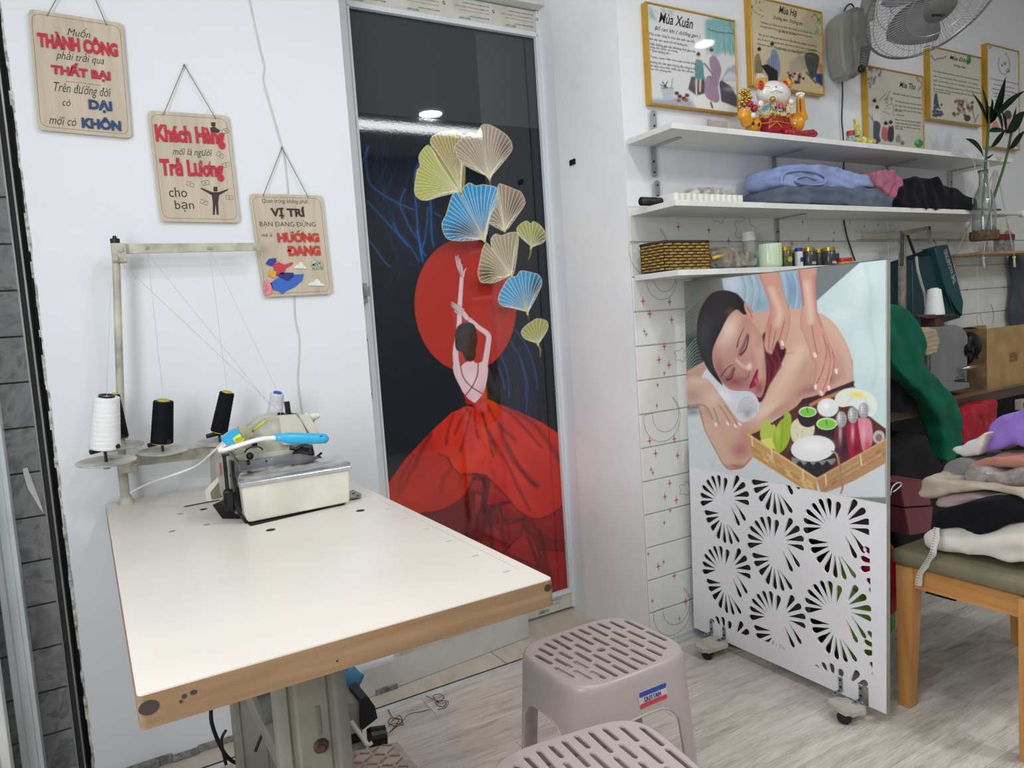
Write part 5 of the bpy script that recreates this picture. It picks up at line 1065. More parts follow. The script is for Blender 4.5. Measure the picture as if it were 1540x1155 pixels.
    for cx_, cy_, r in ((625, 780, 48), (717, 838, 56)): q = Z([(cx_, cy_+12)])[0]; p.disc(q[0], q[1], r/3.2, r/3.0, '34202c'); q = Z([(cx_, cy_-12)])[0]; p.disc(q[0], q[1], r*.9/3.2, r*.52/3.2, 'd3efc4'); p.disc(q[0], q[1]+.4, r*.78/3.2, r*.42/3.2, '7ccb4a'); p.stroke([(q[0]-1, q[1]-6), (q[0], q[1]+1)], 1, '1d2a18', 1)
    q = Z([(722, 748)])[0]; p.disc(q[0], q[1], 16, 14, 'e6e6e6'); p.blob(q[0]-3, q[1]-3, 7, 6, 'ffffff', .9)
    m = pc([(760, 690), (800, 660), (860, 655), (930, 680), (960, 730), (940, 790), (880, 770), (840, 740), (790, 745), (760, 730)], 'e4e8df'); p.blob(*Z([(862, 686)])[0], 14, 5, 'ece23c', .95, 8); p.stroke(Z([(800, 740), (840, 700)]), 1, 'b9c2b4', 2, .7); p.stroke(Z([(900, 700), (930, 760)]), 1, 'b9c2b4', 2, .7)
    for body_, neck, col, c2 in (([(755, 850), (780, 830), (815, 835), (832, 900), (830, 985), (790, 1003), (755, 950)], (787, 795), '5c2a3a', '33141f'), ([(812, 850), (835, 820), (870, 822), (890, 880), (890, 945), (850, 980), (828, 985)], (843, 775), 'a31c3e', '6d1029'), ([(868, 810), (890, 800), (925, 805), (938, 860), (934, 925), (905, 950), (888, 945)], (895, 752), 'd98a9c', 'b83458')):
        m = pc(body_, col); cx_ = sum(x for x, y in body_)/len(body_); q = Z([(cx_+8, 940)])[0]; p.blob(q[0], q[1], 7, 14, c2, .85, clip=m); q = Z([(cx_-12, 870)])[0]; p.blob(q[0], q[1], 2.5, 14, 'e8b9c0', .7, clip=m)
        q = Z([neck])[0]; p.disc(q[0], q[1]+3, 8, 12, 'a9a4a6', .95); p.blob(q[0]-3, q[1], 2, 8, 'e8e8e8', .9); p.blob(q[0]+4, q[1]+3, 2, 8, '77707a', .7)
        for k in range(3): p.stroke([(q[0]-7, q[1]-2+k*4), (q[0]+7, q[1]-2+k*4)], .8, 'dadada', 1, .7)
    m = pc([(545, 950), (560, 1010), (610, 1055), (665, 1082), (720, 1060), (758, 1000), (758, 940)], '25292c'); q = Z([(650, 945)])[0]; p.disc(q[0], q[1], 33, 19.5, 'e9e9e6', 1, -4); p.blob(q[0], q[1]-3, 22, 10, 'ffffff', .6)
    for i in range(30): x = 550+i*7; p.stroke(Z([(x, 990+18*math.sin(i*.1)), (x+3, 1012+10*math.sin(i))]), 1, 'dedede', 1.5, .7)
    q = Z([(968, 890)])[0]; p.disc(q[0], q[1], 9, 10, 'c3b7ad'); p.disc(q[0], q[1]+1, 5, 6, '86746c')
    L = Z([(338, 880), (500, 985), (668, 1095), (672, 1150), (690, 1200), (500, 1075), (358, 985)]); Rr = Z([(668, 1095), (840, 1000), (1002, 903), (1002, 1015), (850, 1100), (760, 1140), (690, 1165)])
    p.poly(L, 'c49a64', 1.3); p.poly(Rr, 'b58a62', 1.3); mL, mR = p.clipmask(L, 1.3), p.clipmask(Rr, 1.3)
    for i in range(9):
        for j in range(3):
            x, y = 350+i*38+j*10, 915+i*25+j*22; p.poly(Z([(x, y), (x+30, y+19), (x+32, y+36), (x+3, y+17)]), rr.choice(['d9bb82', 'c9a468', 'b28650']), 1.2, .8, clip=mL); p.stroke(Z([(x, y+20), (x+32, y+40)]), .7, '6d4628', 1, .7, clip=mL)
    for i in range(9):
        for j in range(2): x, y = 700+i*36, 1105-i*21+j*26; p.poly(Z([(x, y), (x+28, y-16), (x+28, y-2), (x, y+14)]), rr.choice(['c9a077', 'a0704c', 'bd8f66']), 1.2, .7, clip=mR); p.stroke(Z([(x, y+16), (x+28, y)]), .8, '6d3c24', 1, .7, clip=mR)
    p.stroke(Z([(338, 878), (668, 1092)]), 2.6, 'e0bd86', 1.3); p.stroke(Z([(668, 1092), (1002, 902)]), 2.6, 'd59a6c', 1.3)
    for x, y in ((355, 895), (450, 955), (600, 1055), (710, 1080), (880, 985)): p.stroke(Z([(x, y-8), (x+4, y+38)]), 2, 'e3d2a6', 1.2)
    p.stroke(Z([(742, 958), (765, 975), (778, 1030), (780, 1080), (795, 1120), (785, 1160)]), 3, 'b08d70', 1.3)
    for i in range(14): y = 985+i*12; p.stroke(Z([(772+i*1.2, y), (785+i*.8, y+7)]), .8, '6b4a38', 1, .8)
    for i in range(160): x, y = rr.uniform(50, 330), rr.uniform(800, 1060); q = Z([(x, y)])[0]; (p.blob(q[0], q[1], 2.5, 1.5, rr.choice(['e6eaea', 'b7bec0']), .22, rr.uniform(0, 90)) if x < 120+.4*(y-800) else None)
pm = vcol('printed_poster', rough=.32, coat=.15)
sheet('poster_print', (PX-.0008, yy(YB1, zpb)-.0005, zpb), (0, -1, 0), (0, LEAN, 1), YB1-YB0-.001, ZB1-zpb, .0022, pm, sc_, paint_poster, label='massage poster above the flower cut-outs')
steelb = mat('zinc_bracket', '9da1a6', rough=.35, metal=.8, var=.15)
for pts, wz in (([(62, 775), (150, 735), (228, 772), (118, 806)], (128, 818)), ([(630, 1018), (712, 1000), (832, 1055), (742, 1080)], (722, 1092))):
    q = [P(x, y, Z=.046) for x, y in Z8(pts)]; bm = B(); prism(bm, q, (0, 0, -.013)); bmesh.ops.bevel(bm, geom=[e for e in bm.edges if abs(e.verts[0].co.z-e.verts[1].co.z) > .005], offset=.012, segments=3, affect='EDGES'); fp = obj('foot_plate', bm, wood('foot_plate_wood', '9b958a', 'b9b3a7', grain=(20, 3, 3)), sc_)
    c_ = P(*Z8([wz])[0], Z=.018); bm = B(); lathe(bm, [(.001, -.012), (.016, -.012), (.019, -.008), (.019, .008), (.016, .012), (.001, .012)], (c_.x, c_.y, .019), axis=(.9, .4, 0), seg=20); obj('caster_wheel', bm, blackp, fp)
for x0, x1, y0, y1 in ((133, 152, 668, 742), (191, 206, 700, 768), (697, 713, 920, 1003), (785, 802, 955, 1042)):
    a, b_ = P(*Z8([((x0+x1)/2, y0)])[0], X=PX-.001), P(*Z8([((x0+x1)/2, y1)])[0], X=PX-.001)
    bm = B(); bb(bm, PX-.003, PX-.0005, a.y-.007, a.y+.007, .046, a.z, .0008); bb(bm, PX-.035, PX-.0005, a.y-.007, a.y+.007, .046, .0485, .0008); br = obj('bracket', bm, steelb, sc_)
    bm = B()
    for z in (.3, .8): lathe(bm, [(.0035, 0), (.0035, .0012)], (PX-.003, a.y, .046+(a.z-.046)*z), axis=(-1, 0, 0), seg=8)
    for x in (.012, .027): lathe(bm, [(.0035, 0), (.0035, .0012)], (PX-x, a.y, .0485), seg=8)
    obj('screws', bm, blackp, br, kind='stuff')
a, b_ = yz((802, 955)), yz((828, 1045)); bm = B(); bb(bm, PX-.0012, PX-.0003, b_[0], a[0], b_[1], a[1]); obj('foil_tape', bm, mat('crumpled_foil_tape', 'b8b2a2', rough=.2, metal=.8, bump=1, bscale=90, bdist=.003), sc_)

# ================================================================== plastic stools
plast = mat('taupe_plastic', 'aca09d', rough=.3, var=.02, scale=3, bump=.06, bscale=200, spec=.5)
SH = .45; z4s = lambda x, y: P(730+x/4.053, 900+y/4.053, Z=SH)
slots = [(305, 345, 402, 398), (327, 304, 408, 346), (362, 272, 432, 308), (412, 248, 520, 310), (460, 226, 528, 260), (515, 207, 655, 280), (568, 187, 638, 220), (626, 168, 742, 227), (686, 152, 758, 185), (762, 141, 848, 182), (852, 136, 962, 188), (425, 422, 534, 481), (427, 368, 523, 420), (450, 327, 525, 366), (548, 278, 640, 325), (548, 328, 643, 382), (543, 383, 620, 425), (545, 441, 640, 491), (645, 445, 728, 486), (665, 400, 800, 472), (660, 342, 756, 390), (655, 238, 750, 285), (777, 201, 856, 237), (765, 243, 866, 293), (768, 298, 866, 345), (752, 340, 923, 430), (778, 407, 864, 453), (888, 362, 980, 404), (888, 310, 1030, 380), (878, 252, 962, 292), (868, 197, 972, 245), (983, 200, 1100, 255), (995, 258, 1098, 306), (985, 305, 1072, 346)]
A_, B_, C_, D_ = z4s(190, 310), z4s(600, 560), z4s(1228, 320), z4s(815, 85)
SCX, SCY = (A_.x+B_.x+C_.x+D_.x)/4, (A_.y+B_.y+C_.y+D_.y)/4
HX = (abs(C_.x-B_.x)+abs(D_.x-A_.x))/4; HY = (abs(A_.y-B_.y)+abs(D_.y-C_.y))/4

def make_stool(lab, loc, rz):
    s = thing('plastic_stool', lab, 'stool', loc, rz, 'taupe plastic stools')
    hx, hy = HX*1.10, HY*1.10
    def outline(f, n, e=4.2, hx=hx, hy=hy):
        out = []
        for i in range(n):
            q = 2*PI*i/n; c, d = math.cos(q), math.sin(q); out.append((math.copysign(abs(c)**(2/e), c)*hx*f, math.copysign(abs(d)**(2/e), d)*hy*f))
        return out
    hol = []
    for x0, y0, x1, y1 in slots:
        a, b = z4s(x0+4, y0+2), z4s(x1-4, y1-2); ax, ay, bx, by = a.x-SCX, a.y-SCY, b.x-SCX, b.y-SCY; L = math.hypot(bx-ax, by-ay); dx, dy = (bx-ax)/L, (by-ay)/L; r = .0052; q = []
        for k in range(7): t_ = PI/2+PI*k/6; q.append((ax+r*(dx*math.cos(t_)-dy*math.sin(t_)), ay+r*(dy*math.cos(t_)+dx*math.sin(t_))))
        for k in range(7): t_ = -PI/2+PI*k/6; q.append((bx+r*(dx*math.cos(t_)-dy*math.sin(t_)), by+r*(dy*math.cos(t_)+dx*math.sin(t_))))
        hol.append(q)
    c_ = z4s(705, 312); hol.append([(c_.x-SCX+.010*math.cos(2*PI*k/16), c_.y-SCY+.010*math.sin(2*PI*k/16)) for k in range(16)])
    me = flat_with_holes(outline(.946, 72), hol, .004); me.transform(Matrix.Translation((0, 0, SH-.002))); link('seat', me, plast, s)
    N = 240; ang = [2*PI*i/N for i in range(N)]; fr = [0, .25, .5, .75, 1]
    # side shell: rounded shoulder, apron and four corner legs in one moulding
    def pt(q, z):
        if z > SH-.028: t_ = (SH-z)/.028; f = .945+.055*math.sin(math.acos(max(0, 1-t_)))
        else: f = 1.0+(SH-.028-z)*.42
        e = 4.2; c, d = math.cos(q), math.sin(q); return (math.copysign(abs(c)**(2/e), c)*hx*f, math.copysign(abs(d)**(2/e), d)*hy*f, z)
    def bottom(q):
        x, y, _ = pt(q, .3); u = min(abs(x)/hx, abs(y)/hy)/1.06   # 1 at the corners
        if u > .60: return 0
        if u > .56: return (.60-u)/.04*.315
        return .315+.045*(1-(u/.56)**4)
    zs = [SH, SH-.002, SH-.006, SH-.012, SH-.02, SH-.028, SH-.05, SH-.08]
    bm = B(); cols = []; inner = []
    for q in ang:
        b0 = bottom(q); low = [SH-.08+(b0-(SH-.08))*k/8 for k in range(1, 9)]
        cols.append([bm.verts.new(pt(q, z)) for z in zs+low]); 
        inner.append([bm.verts.new((x*.975, y*.975, z)) for x, y, z in [pt(q, z) for z in (zs+low)[6:]]])
    for i in range(N):
        a, b, c, d = cols[i], cols[(i+1) % N], inner[i], inner[(i+1) % N]
        for k in range(len(a)-1): bm.faces.new((a[k], b[k], b[k+1], a[k+1]))
        for k in range(len(c)-1): bm.faces.new((c[k], c[k+1], d[k+1], d[k]))
        bm.faces.new((a[-1], b[-1], d[-1], c[-1]))
    o = obj('legs_and_apron', bm, plast, s, world=False, auto=50)
    bm = B(); pts = [Vector(pt(q, bottom(q))) for q in ang]; ok = [bottom(q) > .02 for q in ang]; run = []
    for i in range(N*2):
        if ok[i % N]: run.append(pts[i % N])
        else:
            if len(run) > 6 and i >= N*0: tube(bm, run, .0028, 6)
            run = []
            if i >= N: break
    obj('rim_bead', bm, plast, s, world=False, smooth=True)
    return s
s1 = make_stool('taupe plastic slatted stool with blue and red sticker, further from the camera', (SCX, SCY, 0), 0)
D2 = P(936, 1067, Z=SH); s2c = D2-(D_-Vector((SCX, SCY, SH)))
s2 = make_stool('taupe plastic stool cut off by the bottom edge of the picture', (s2c.x-.0, s2c.y-.0, 0), -.13)
# sticker on the side of the far stool
bm_s, bm_b, bm_r, bm_t = B(), B(), B(), B(); YF = SCY-HY*1.10-.018
def sp(x, y, d=.001): q = P(730+x/4.053, 900+y/4.053, Y=YF-.012+.0); return q
U_ = (sp(1105, 560)-sp(935, 630)).normalized(); V_ = Vector((0, -.42*1.0, -1)).normalized()*-1; V_ = Vector((0, .2, 1)).normalized()
cc = sp(1020, 594)
fz = lambda z: SCY-HY*1.10*(1.0+(SH-.028-z)*.42)
def plate(bm, w, h, off, dz=0, r=.3):
    pts = []
    for cx_, cz_, a in ((w/2-h*r, h/2-h*r, 0), (-w/2+h*r, h/2-h*r, 90), (-w/2+h*r, -h/2+h*r, 180), (w/2-h*r, -h/2+h*r, 270)):
        for i in range(5): q = math.radians(a+90*i/4); pts.append((cx_+h*r*math.cos(q), cz_+h*r*math.sin(q)+dz))
    prism(bm, [(cc.x+u, fz(cc.z+v)-off, cc.z+v) for u, v in pts], (0, -.0004, 0))
cc.z = max(.36, min(.405, cc.z)); q = P(982, 1046, Y=fz(.385)); cc = Vector((q.x, 0, q.z))
plate(bm_s, .076, .036, .0006); plate(bm_b, .072, .010, .0012, .0115); plate(bm_r, .072, .009, .0012, -.012)
obj('sticker', bm_s, mat('sticker_silver', 'b9b6b3', rough=.35), s1); obj('sticker_band', bm_b, mat('sticker_blue', '2b3f96', rough=.4), s1); obj('sticker_band', bm_r, mat('sticker_red', 'c23347', rough=.4), s1)
text_into(bm_t, 'DUYTAN', (cc.x-.002, fz(cc.z)-.0018, cc.z), (1, 0, 0), (0, .40, 1), .044, .010, lift=.0005, bold=.03); obj('sticker_lettering', bm_t, mat('sticker_navy', '22305e', rough=.4), s1, kind='stuff')
# ================================================================== wall shelves
shelfm = mat('white_melamine', 'd9dad6', rough=.4, var=.03, scale=6, bump=.05)
brkm = mat('galvanised_bracket', 'a7abad', rough=.4, metal=.6, var=.1)
def bracket(parent, x, z, up=False, arm=.14, leg=.09):
    br = None; bm = B(); s_ = 1 if up else -1; z0 = z+(.001 if up else -.0185)
    bb(bm, x-.012, x+.012, SY-.0135, SY-.0095, z0, z0+s_*leg, .001); 
    if not up: bb(bm, x-.012, x+.012, SY-arm, SY-.01, z0-.003, z0, .001)
    lathe(bm, [(.012, 0), (.012, .003)], (x, SY-.0115, z0+s_*leg), axis=(0, -1, 0), seg=14)
    o = obj('bracket', bm, brkm, parent)
    bm = B()
    for k in (.55, .95): lathe(bm, [(.004, 0), (.003, .0025)], (x, SY-.0135, z0+s_*leg*k), axis=(0, -1, 0), seg=10)
    obj('screws', bm, mat('screw_dark', '33353a'), o, kind='stuff')
def shelf(lab, z, x1, xs_down, xs_up, yf=1.702):
    s = thing('wall_shelf', lab, 'shelf', ((SX+x1)/2, 1.81, z-.018))
    bm = B(); bb(bm, SX+.002, x1, yf, SY-.0095, z-.018, z, .001); obj('board', bm, shelfm, s)
    bm = B(); bb(bm, SX+.002, x1+.001, yf-.0012, yf, z-.0178, z-.0004); obj('edge_strip', bm, mat('edge_strip_white', 'e2e2de', rough=.4), s)
    for x in xs_down: bracket(s, x, z)
    for x in xs_up: bracket(s, x, z, up=True)
    return s
def PXx(x, y): return P(x, y, Y=SY-.012).x
Z_1, Z_2, Z_3 = 1.752, 1.519, 1.304
shelf('uppermost white wall shelf, holding the lucky cat', Z_1, 3.66, (PXx(982, 225), PXx(1163, 245), PXx(1333, 255), PXx(1430, 262)), (PXx(983, 175),))
sh2 = shelf('middle white wall shelf, holding towels', Z_2, 3.66, (PXx(1168, 330),), (PXx(988, 280),))
sh3 = shelf('lowest white wall shelf, with basket and jars', Z_3, 2.62, (PXx(1045, 425),), ())
bm = B(); q = P(1535, 320, Y=1.72); tube(bm, [(q.x-.3, 1.705, Z_2-.009), (q.x-.02, 1.705, Z_2-.009)], .010, 12); ball(bm, (q.x-.02, 1.705, Z_2-.009), .016, 14, 10)
solo('curtain_rod', bm, mat('rod_white_gloss', 'cfcfcb', rough=.35), 'white rod with round knob at the right end of the middle shelf', 'rod')

# ================================================================== framed posters
gold = mat('gold_frame', 'c0932f', rough=.3, metal=.35, var=.08); goldlight = mat('gold_frame_lip', 'e0c26a', rough=.3, metal=.4)
prm = vcol('framed_print', rough=.3, coat=.35, spec=.2)
FY = 1.893
ink = mat('print_ink', '26242a', rough=.6)
def framed(lab, TL, TR, BR, BL, paint, title, sub, lines, T, fw=.006):
    a, b, c, d_ = (P(*q, Y=FY) for q in (TL, TR, BR, BL)); x0, x1, z0, z1 = (a.x+d_.x)/2, (b.x+c.x)/2, (c.z+d_.z)/2, (a.z+b.z)/2
    f = thing('framed_poster', lab, 'picture', ((x0+x1)/2, FY+.01, z0), 0, 'herbal season posters in gold frames')
    for (u0, u1, v0, v1) in ((x0, x0+fw, z0, z1), (x1-fw, x1, z0, z1), (x0+fw, x1-fw, z0, z0+fw), (x0+fw, x1-fw, z1-fw, z1)):
        bm = B(); bb(bm, u0, u1, FY, SY-.0005 if z0 > 1.56 else SY-.009, v0, v1, .0015); obj('frame_bar', bm, gold, f)
    sheet('print', (x0+fw, FY+.004, z0+fw), (1, 0, 0), (0, 0, 1), x1-x0-2*fw, z1-z0-2*fw, .0035, prm, f, paint)
    bm = B(); U, V = (1, 0, 0), (0, 0, 1)
    def line(s_, x0_, x1_, y_, h_, **k):
        q0, q1 = T([(x0_, y_)])[0], T([(x1_, y_)])[0]; p0 = P(*q0, Y=FY+.0038); p1 = P(q1[0], q1[1]+0, Y=FY+.0038)
        k2 = .0027*h_; text_into(bm, s_, ((p0.x+p1.x)/2, FY+.0038, (p0.z)), U, V, p1.x-p0.x, k2, lift=.0004, **k)
    for args in [title, sub]:
        if args: line(args[0], *args[1:5], shear=.4, bold=(.014 if args is title else .004))
    for s_, x0_, x1_, y_, h_ in lines: line(s_, x0_, x1_, y_, h_)
    obj('lettering', bm, ink, f, kind='stuff')
    return f
TA, TB, TC_ = tf(960, 0, 6.42), tf(1110, 0, 7.7), tf(1290, 60, 6.16)
def fig(p, T, robe, rc, head, hc='2a2530', skin='d9b49a'):
    p.poly(T(robe), rc, 1, smooth=True); cm = p.clipmask(T(robe), 1, True); cx_ = sum(a for a, b in robe)/len(robe); cy_ = sum(b for a, b in robe)/len(robe)
    for i in range(3): p.stroke(T([(cx_-20+i*20, cy_-60), (cx_-25+i*25, cy_+80)]), .8, hexs(rc, .6), 1, .7, clip=cm)
    q = T([head])[0]; p.disc(q[0], q[1], 3, 3.6, skin); p.disc(q[0], q[1]-2.6, 3.2, 2.6, hc); p.disc(q[0], q[1]-5, 1.4, 1.4, hc)
def hexs(c, k): return '%02x%02x%02x' % tuple(int(int(c[i:i+2], 16)*k) for i in (0, 2, 4))
def p1(p):
    T = TA; p.c[:] = lin('d6d7d6'); rr = random.Random(1)
    p.poly(T([(640, 200), (740, 150), (1000, 190), (1000, 520), (900, 540), (820, 500), (760, 540), (660, 480)]), '7fb0ae', 7, .95)
    for i in range(26): x = 660+i*13; p.stroke(T([(x, 200), (x+rr.uniform(-8, 8), 350), (x+rr.uniform(-12, 12), rr.uniform(420, 560))]), 1, '3d7f80', 1.3, .55)
    p.stroke(T([(670, 280), (760, 310), (880, 320), (945, 330)]), 1.3, '1b3036', 1, .9); p.stroke(T([(880, 210), (900, 280), (940, 320)]), 1, '1b3036', 1, .8)
    for i in range(14): x, y = rr.uniform(90, 340), rr.uniform(50, 130); p.stroke(T([(x, y), (x+35, y+40)]), .9, '4d8377', 1.2, .6)
    p.poly(T([(95, 60), (130, 80), (180, 200), (110, 180)]), '5d857c', 5, .5)
    p.poly(T([(800, 760), (860, 660), (900, 640), (930, 620), (1000, 600), (1000, 780), (820, 780)]), '8f9aa6', 3, .8); p.poly(T([(820, 740), (880, 690), (960, 720), (1000, 770), (830, 775)]), 'cdd2d6', 3, .8)
    p.poly(T([(100, 960), (480, 940), (560, 1040), (110, 1010)]), '8f94aa', 6, .75); p.poly(T([(520, 900), (960, 880), (970, 1100), (560, 1060)]), 'e4e2de', 5, .9)
    p.poly(T([(480, 860), (510, 740), (640, 740), (650, 900), (560, 925)]), '4e4a52', 2); p.poly(T([(780, 800), (800, 770), (890, 830), (960, 940), (955, 1040), (800, 980)]), '4b4852', 2); p.blob(*T([(880, 860)])[0], 9, 4, '9a939a', .7); p.blob(*T([(560, 800)])[0], 5, 8, '86808a', .6)
    fig(p, T, [(550, 590), (590, 575), (625, 610), (635, 740), (620, 770), (590, 770), (548, 760)], '5f9094', (580, 540)); p.stroke(T([(560, 770), (560, 880), (565, 930)]), 2.6, 'd9c1b0', 1); p.stroke(T([(600, 770), (595, 880)]), 2.4, 'd9c1b0', 1)
    fig(p, T, [(690, 560), (740, 540), (790, 620), (800, 700), (770, 830), (785, 960), (740, 990), (650, 930), (640, 830), (660, 740), (720, 720), (690, 640)], '9c8297', (705, 500)); p.stroke(T([(720, 720), (660, 640), (635, 615)]), 3, '8a6f85', 1.2); p.stroke(T([(700, 990), (715, 1040)]), 2.5, '3c3238', 1)
    p.poly(T([(215, 850), (345, 850), (330, 965), (245, 965)]), 'b9bcc4', 2); p.stroke(T([(215, 850), (345, 850)]), .9, '5b5d68', 1); p.stroke(T([(320, 845), (330, 760)]), 2.4, 'aab0b4', 1.2)
    for a in ([(230, 790), (280, 850)], [(280, 790), (250, 850)], [(215, 820), (280, 845)]): p.stroke(T(a), 1.6, '2c3138', 1)
    for x, y in ((370, 900), (400, 930), (440, 950), (470, 920), (390, 970), (460, 965)): p.disc(*T([(x, y)])[0], 3.5, 3.0, rr.choice(['7d3f3c', '5c302f', '9a5a4e']))
def p2(p):
    T = TB; p.c[:] = lin('c2b492'); rr = random.Random(2)
    p.blob(*T([(300, 500)])[0], 30, 30, 'cfc3a4', .8); p.poly(T([(740, 220), (820, 100), (900, 220), (960, 400), (760, 380)]), 'a89e84', 6, .6); p.poly(T([(160, 980), (160, 850), (400, 950), (998, 960), (998, 1100)]), 'cdb88c', 5)
    for i in range(30): x, y = rr.uniform(850, 990), rr.uniform(100, 390); p.stroke(T([(x, y), (x+rr.uniform(-40, 40), y+45)]), 1.8, rr.choice(['2f7a45', '4f9a55', '1f5f38']), 1, .85, w2=.6) if (x > 905 or y < 190) else None
    for i in range(16): x, y = rr.uniform(150, 300), rr.uniform(10, 210); p.disc(*T([(x, y)])[0], 1.6, 1.4, rr.choice(['6b5a4c', 'd9c9b6', 'b98c84']), .8)
    p.stroke(T([(150, 60), (180, 130), (290, 190)]), .8, '5a4a3e', 1)
    fig(p, T, [(200, 650), (240, 620), (265, 700), (290, 830), (320, 900), (210, 890), (190, 750)], '8b7b5c', (245, 590)); p.poly(T([(210, 850), (290, 850), (330, 900), (215, 905)]), 'e0dcd2', 1.5)
    fig(p, T, [(390, 580), (430, 570), (470, 650), (490, 780), (470, 900), (420, 800), (340, 740), (330, 700), (370, 660)], '7d8ea3', (395, 530)); p.poly(T([(265, 760), (340, 740), (460, 820), (462, 955), (350, 955), (345, 880)]), '2f2829', 1.2)
    p.poly(T([(590, 720), (700, 640), (780, 640), (800, 790), (720, 840), (600, 850)]), 'a89f86', 4); p.poly(T([(770, 640), (830, 605), (900, 620), (945, 680), (900, 880), (840, 895), (790, 760)]), '474c48', 2, smooth=True); p.blob(*T([(845, 640)])[0], 8, 3, '6a7770', .8)
    p.stroke(T([(725, 605), (800, 588), (900, 590), (980, 640)]), 1, 'a8473c', 1); p.poly(T([(890, 850), (985, 850), (985, 1005), (900, 950)]), '2d4478', 2); p.poly(T([(930, 740), (985, 730), (985, 850), (935, 840)]), 'a97a5c', 3)
    for i in range(34): p.disc(*T([(rr.uniform(580, 770), rr.uniform(840, 960))])[0], 2.4, 2.0, rr.choice(['4b2a2c', '6d3a38', '8b5f50', 'c9b89c']))
    p.stroke(T([(790, 840), (900, 960)]), 2.4, '6e4a35', 1)
def p3(p):
    T = TC_; p.c[:] = lin('c3beb1'); rr = random.Random(3)
    for i in range(40): x, y = rr.uniform(95, 215), rr.uniform(245, 440); p.disc(*T([(x, y)])[0], 1.8, 2.4, rr.choice(['4c4d5c', '6f6f7c', '8a8a8c']), .75) if x-95 < (460-y)*.9 else None
    p.stroke(T([(540, 330), (590, 410), (560, 470)]), .9, '7b3c3a', 1); 
    for x, y in ((560, 380), (600, 420), (575, 450), (545, 360)): p.disc(*T([(x, y)])[0], 1.8, 1.8, 'c47a76', .9)
    for a in ([(200, 560), (240, 520), (260, 500)], [(260, 560), (300, 470)], [(230, 660), (300, 690)], [(330, 600), (330, 700)], [(130, 700), (160, 850)], [(100, 690), (150, 760)]): p.stroke(T(a), 1, '45413f', 1.2, .8)
    for i in range(16): p.disc(*T([(rr.uniform(250, 320), rr.uniform(500, 640))])[0], 1.6, 1.4, '7d7a70', .6)
    fig(p, T, [(160, 600), (200, 610), (215, 740), (190, 800), (150, 740)], 'd6d2ce', (155, 580)); fig(p, T, [(150, 760), (210, 780), (200, 880), (210, 940), (150, 950)], '5a5664', (180, 640)); fig(p, T, [(230, 810), (270, 810), (290, 900), (260, 940), (220, 900)], 'b96a70', (260, 790)); fig(p, T, [(290, 790), (330, 800), (330, 930), (280, 930)], '3f3d4c', (305, 780))
    p.poly(T([(350, 900), (380, 870), (400, 900), (395, 950), (355, 950)]), '8b867c', 2); p.disc(*T([(415, 955)])[0], 3, 3.4, '77746a')
    q = T([(565, 960)])[0]; p.disc(q[0], q[1], 6.5, 6, '2f8a4c'); p.disc(q[0]-2, q[1]-2, 3, 3, '5fb87a')
    p.disc(*T([(420, 430)])[0], 0.1, .1, 'ffffff')
def p4(p):
    T = TC_; p.c[:] = lin('ccc7ba'); rr = random.Random(4)
    p.stroke(T([(680, 140), (710, 185), (740, 175), (800, 165), (815, 150)]), 1.3, '37332f', 1); p.disc(*T([(1030, 180)])[0], 3.6, 7, '4d9a58', .9); p.disc(*T([(1035, 190)])[0], 2, 5, '2f7a40', .8)
    for i in range(30): p.disc(*T([(rr.uniform(695, 790), rr.uniform(600, 705))])[0], 2, 2.2, rr.choice(['3c3a66', '55528a', '2d2b3c']), .9)
    p.poly(T([(700, 600), (710, 500), (735, 490), (750, 600)]), '4b4a55', 2)
    for i in range(34): p.disc(*T([(rr.uniform(885, 1060), rr.uniform(565, 700))])[0], 2.4, 2.6, rr.choice(['6b4a40', '8b6450', '4a3838', 'b08a70']), .9)
    p.disc(*T([(1015, 725)])[0], 5, 5, '4a3a44'); p.stroke(T([(1060, 640), (1090, 760)]), 1.4, '6a675f', 1.5); p.stroke(T([(1120, 690), (1080, 765)]), 1.2, '6a675f', 1.5)
    p.poly(T([(990, 570), (985, 530), (1010, 560), (1030, 620)]), 'b0a998', 2)
def p5(p):
    T = TC_; p.c[:] = lin('d8d9da')
    for a in ([(1210, 60), (1240, 70)], [(1212, 75), (1230, 80)], [(1480, 125), (1500, 130)], [(1480, 140), (1500, 148)], [(1440, 970), (1490, 975)], [(1450, 985), (1490, 990)]): p.stroke(T(a), .9, '3c3c3e', 1, smooth=False)
    p.stroke(T([(1355+52*math.cos(q), 225+95*math.sin(q)) for q in [-1.2+5.0*i/16 for i in range(17)]]), .8, '3f3d3e', 1); p.disc(*T([(1372, 128)])[0], 1.3, 1.3, 'c46a66'); p.disc(*T([(1338, 235)])[0], 1.6, 2, 'c4625e')
    p.poly(T([(1225, 840), (1250, 760), (1280, 745), (1310, 800), (1280, 850)]), 'd98c82', 2); p.disc(*T([(1390, 700)])[0], 6, 8, '4a3f3c'); p.poly(T([(1375, 740), (1420, 730), (1440, 880), (1370, 880)]), 'dca59c', 3)
L1 = [('Mùa xuân cũng là mùa sản sinh can khí.', 105, 540, 325, 4.6), ('Bởi vậy nên cạnh bồi bổ dưỡng khí,', 108, 475, 372, 4.4), ('Việc dưỡng gan vào khoảng thời gian này', 108, 550, 422, 4.4), ('cũng cần được coi trọng.', 110, 378, 450, 4.4), ('* Dinh dưỡng khí:', 112, 300, 488, 4.4), ('Trung y quan niệm mùa xuân là thời điểm', 112, 552, 543, 4.4), ('dương khí sản sinh nhưng đây cũng là lúc', 112, 552, 597, 4.4), ('khí lạnh chưa hết, nhiều gió độc dễ làm', 112, 530, 630, 4.4), ('hao tổn dương khí.', 114, 318, 662, 4.4)]
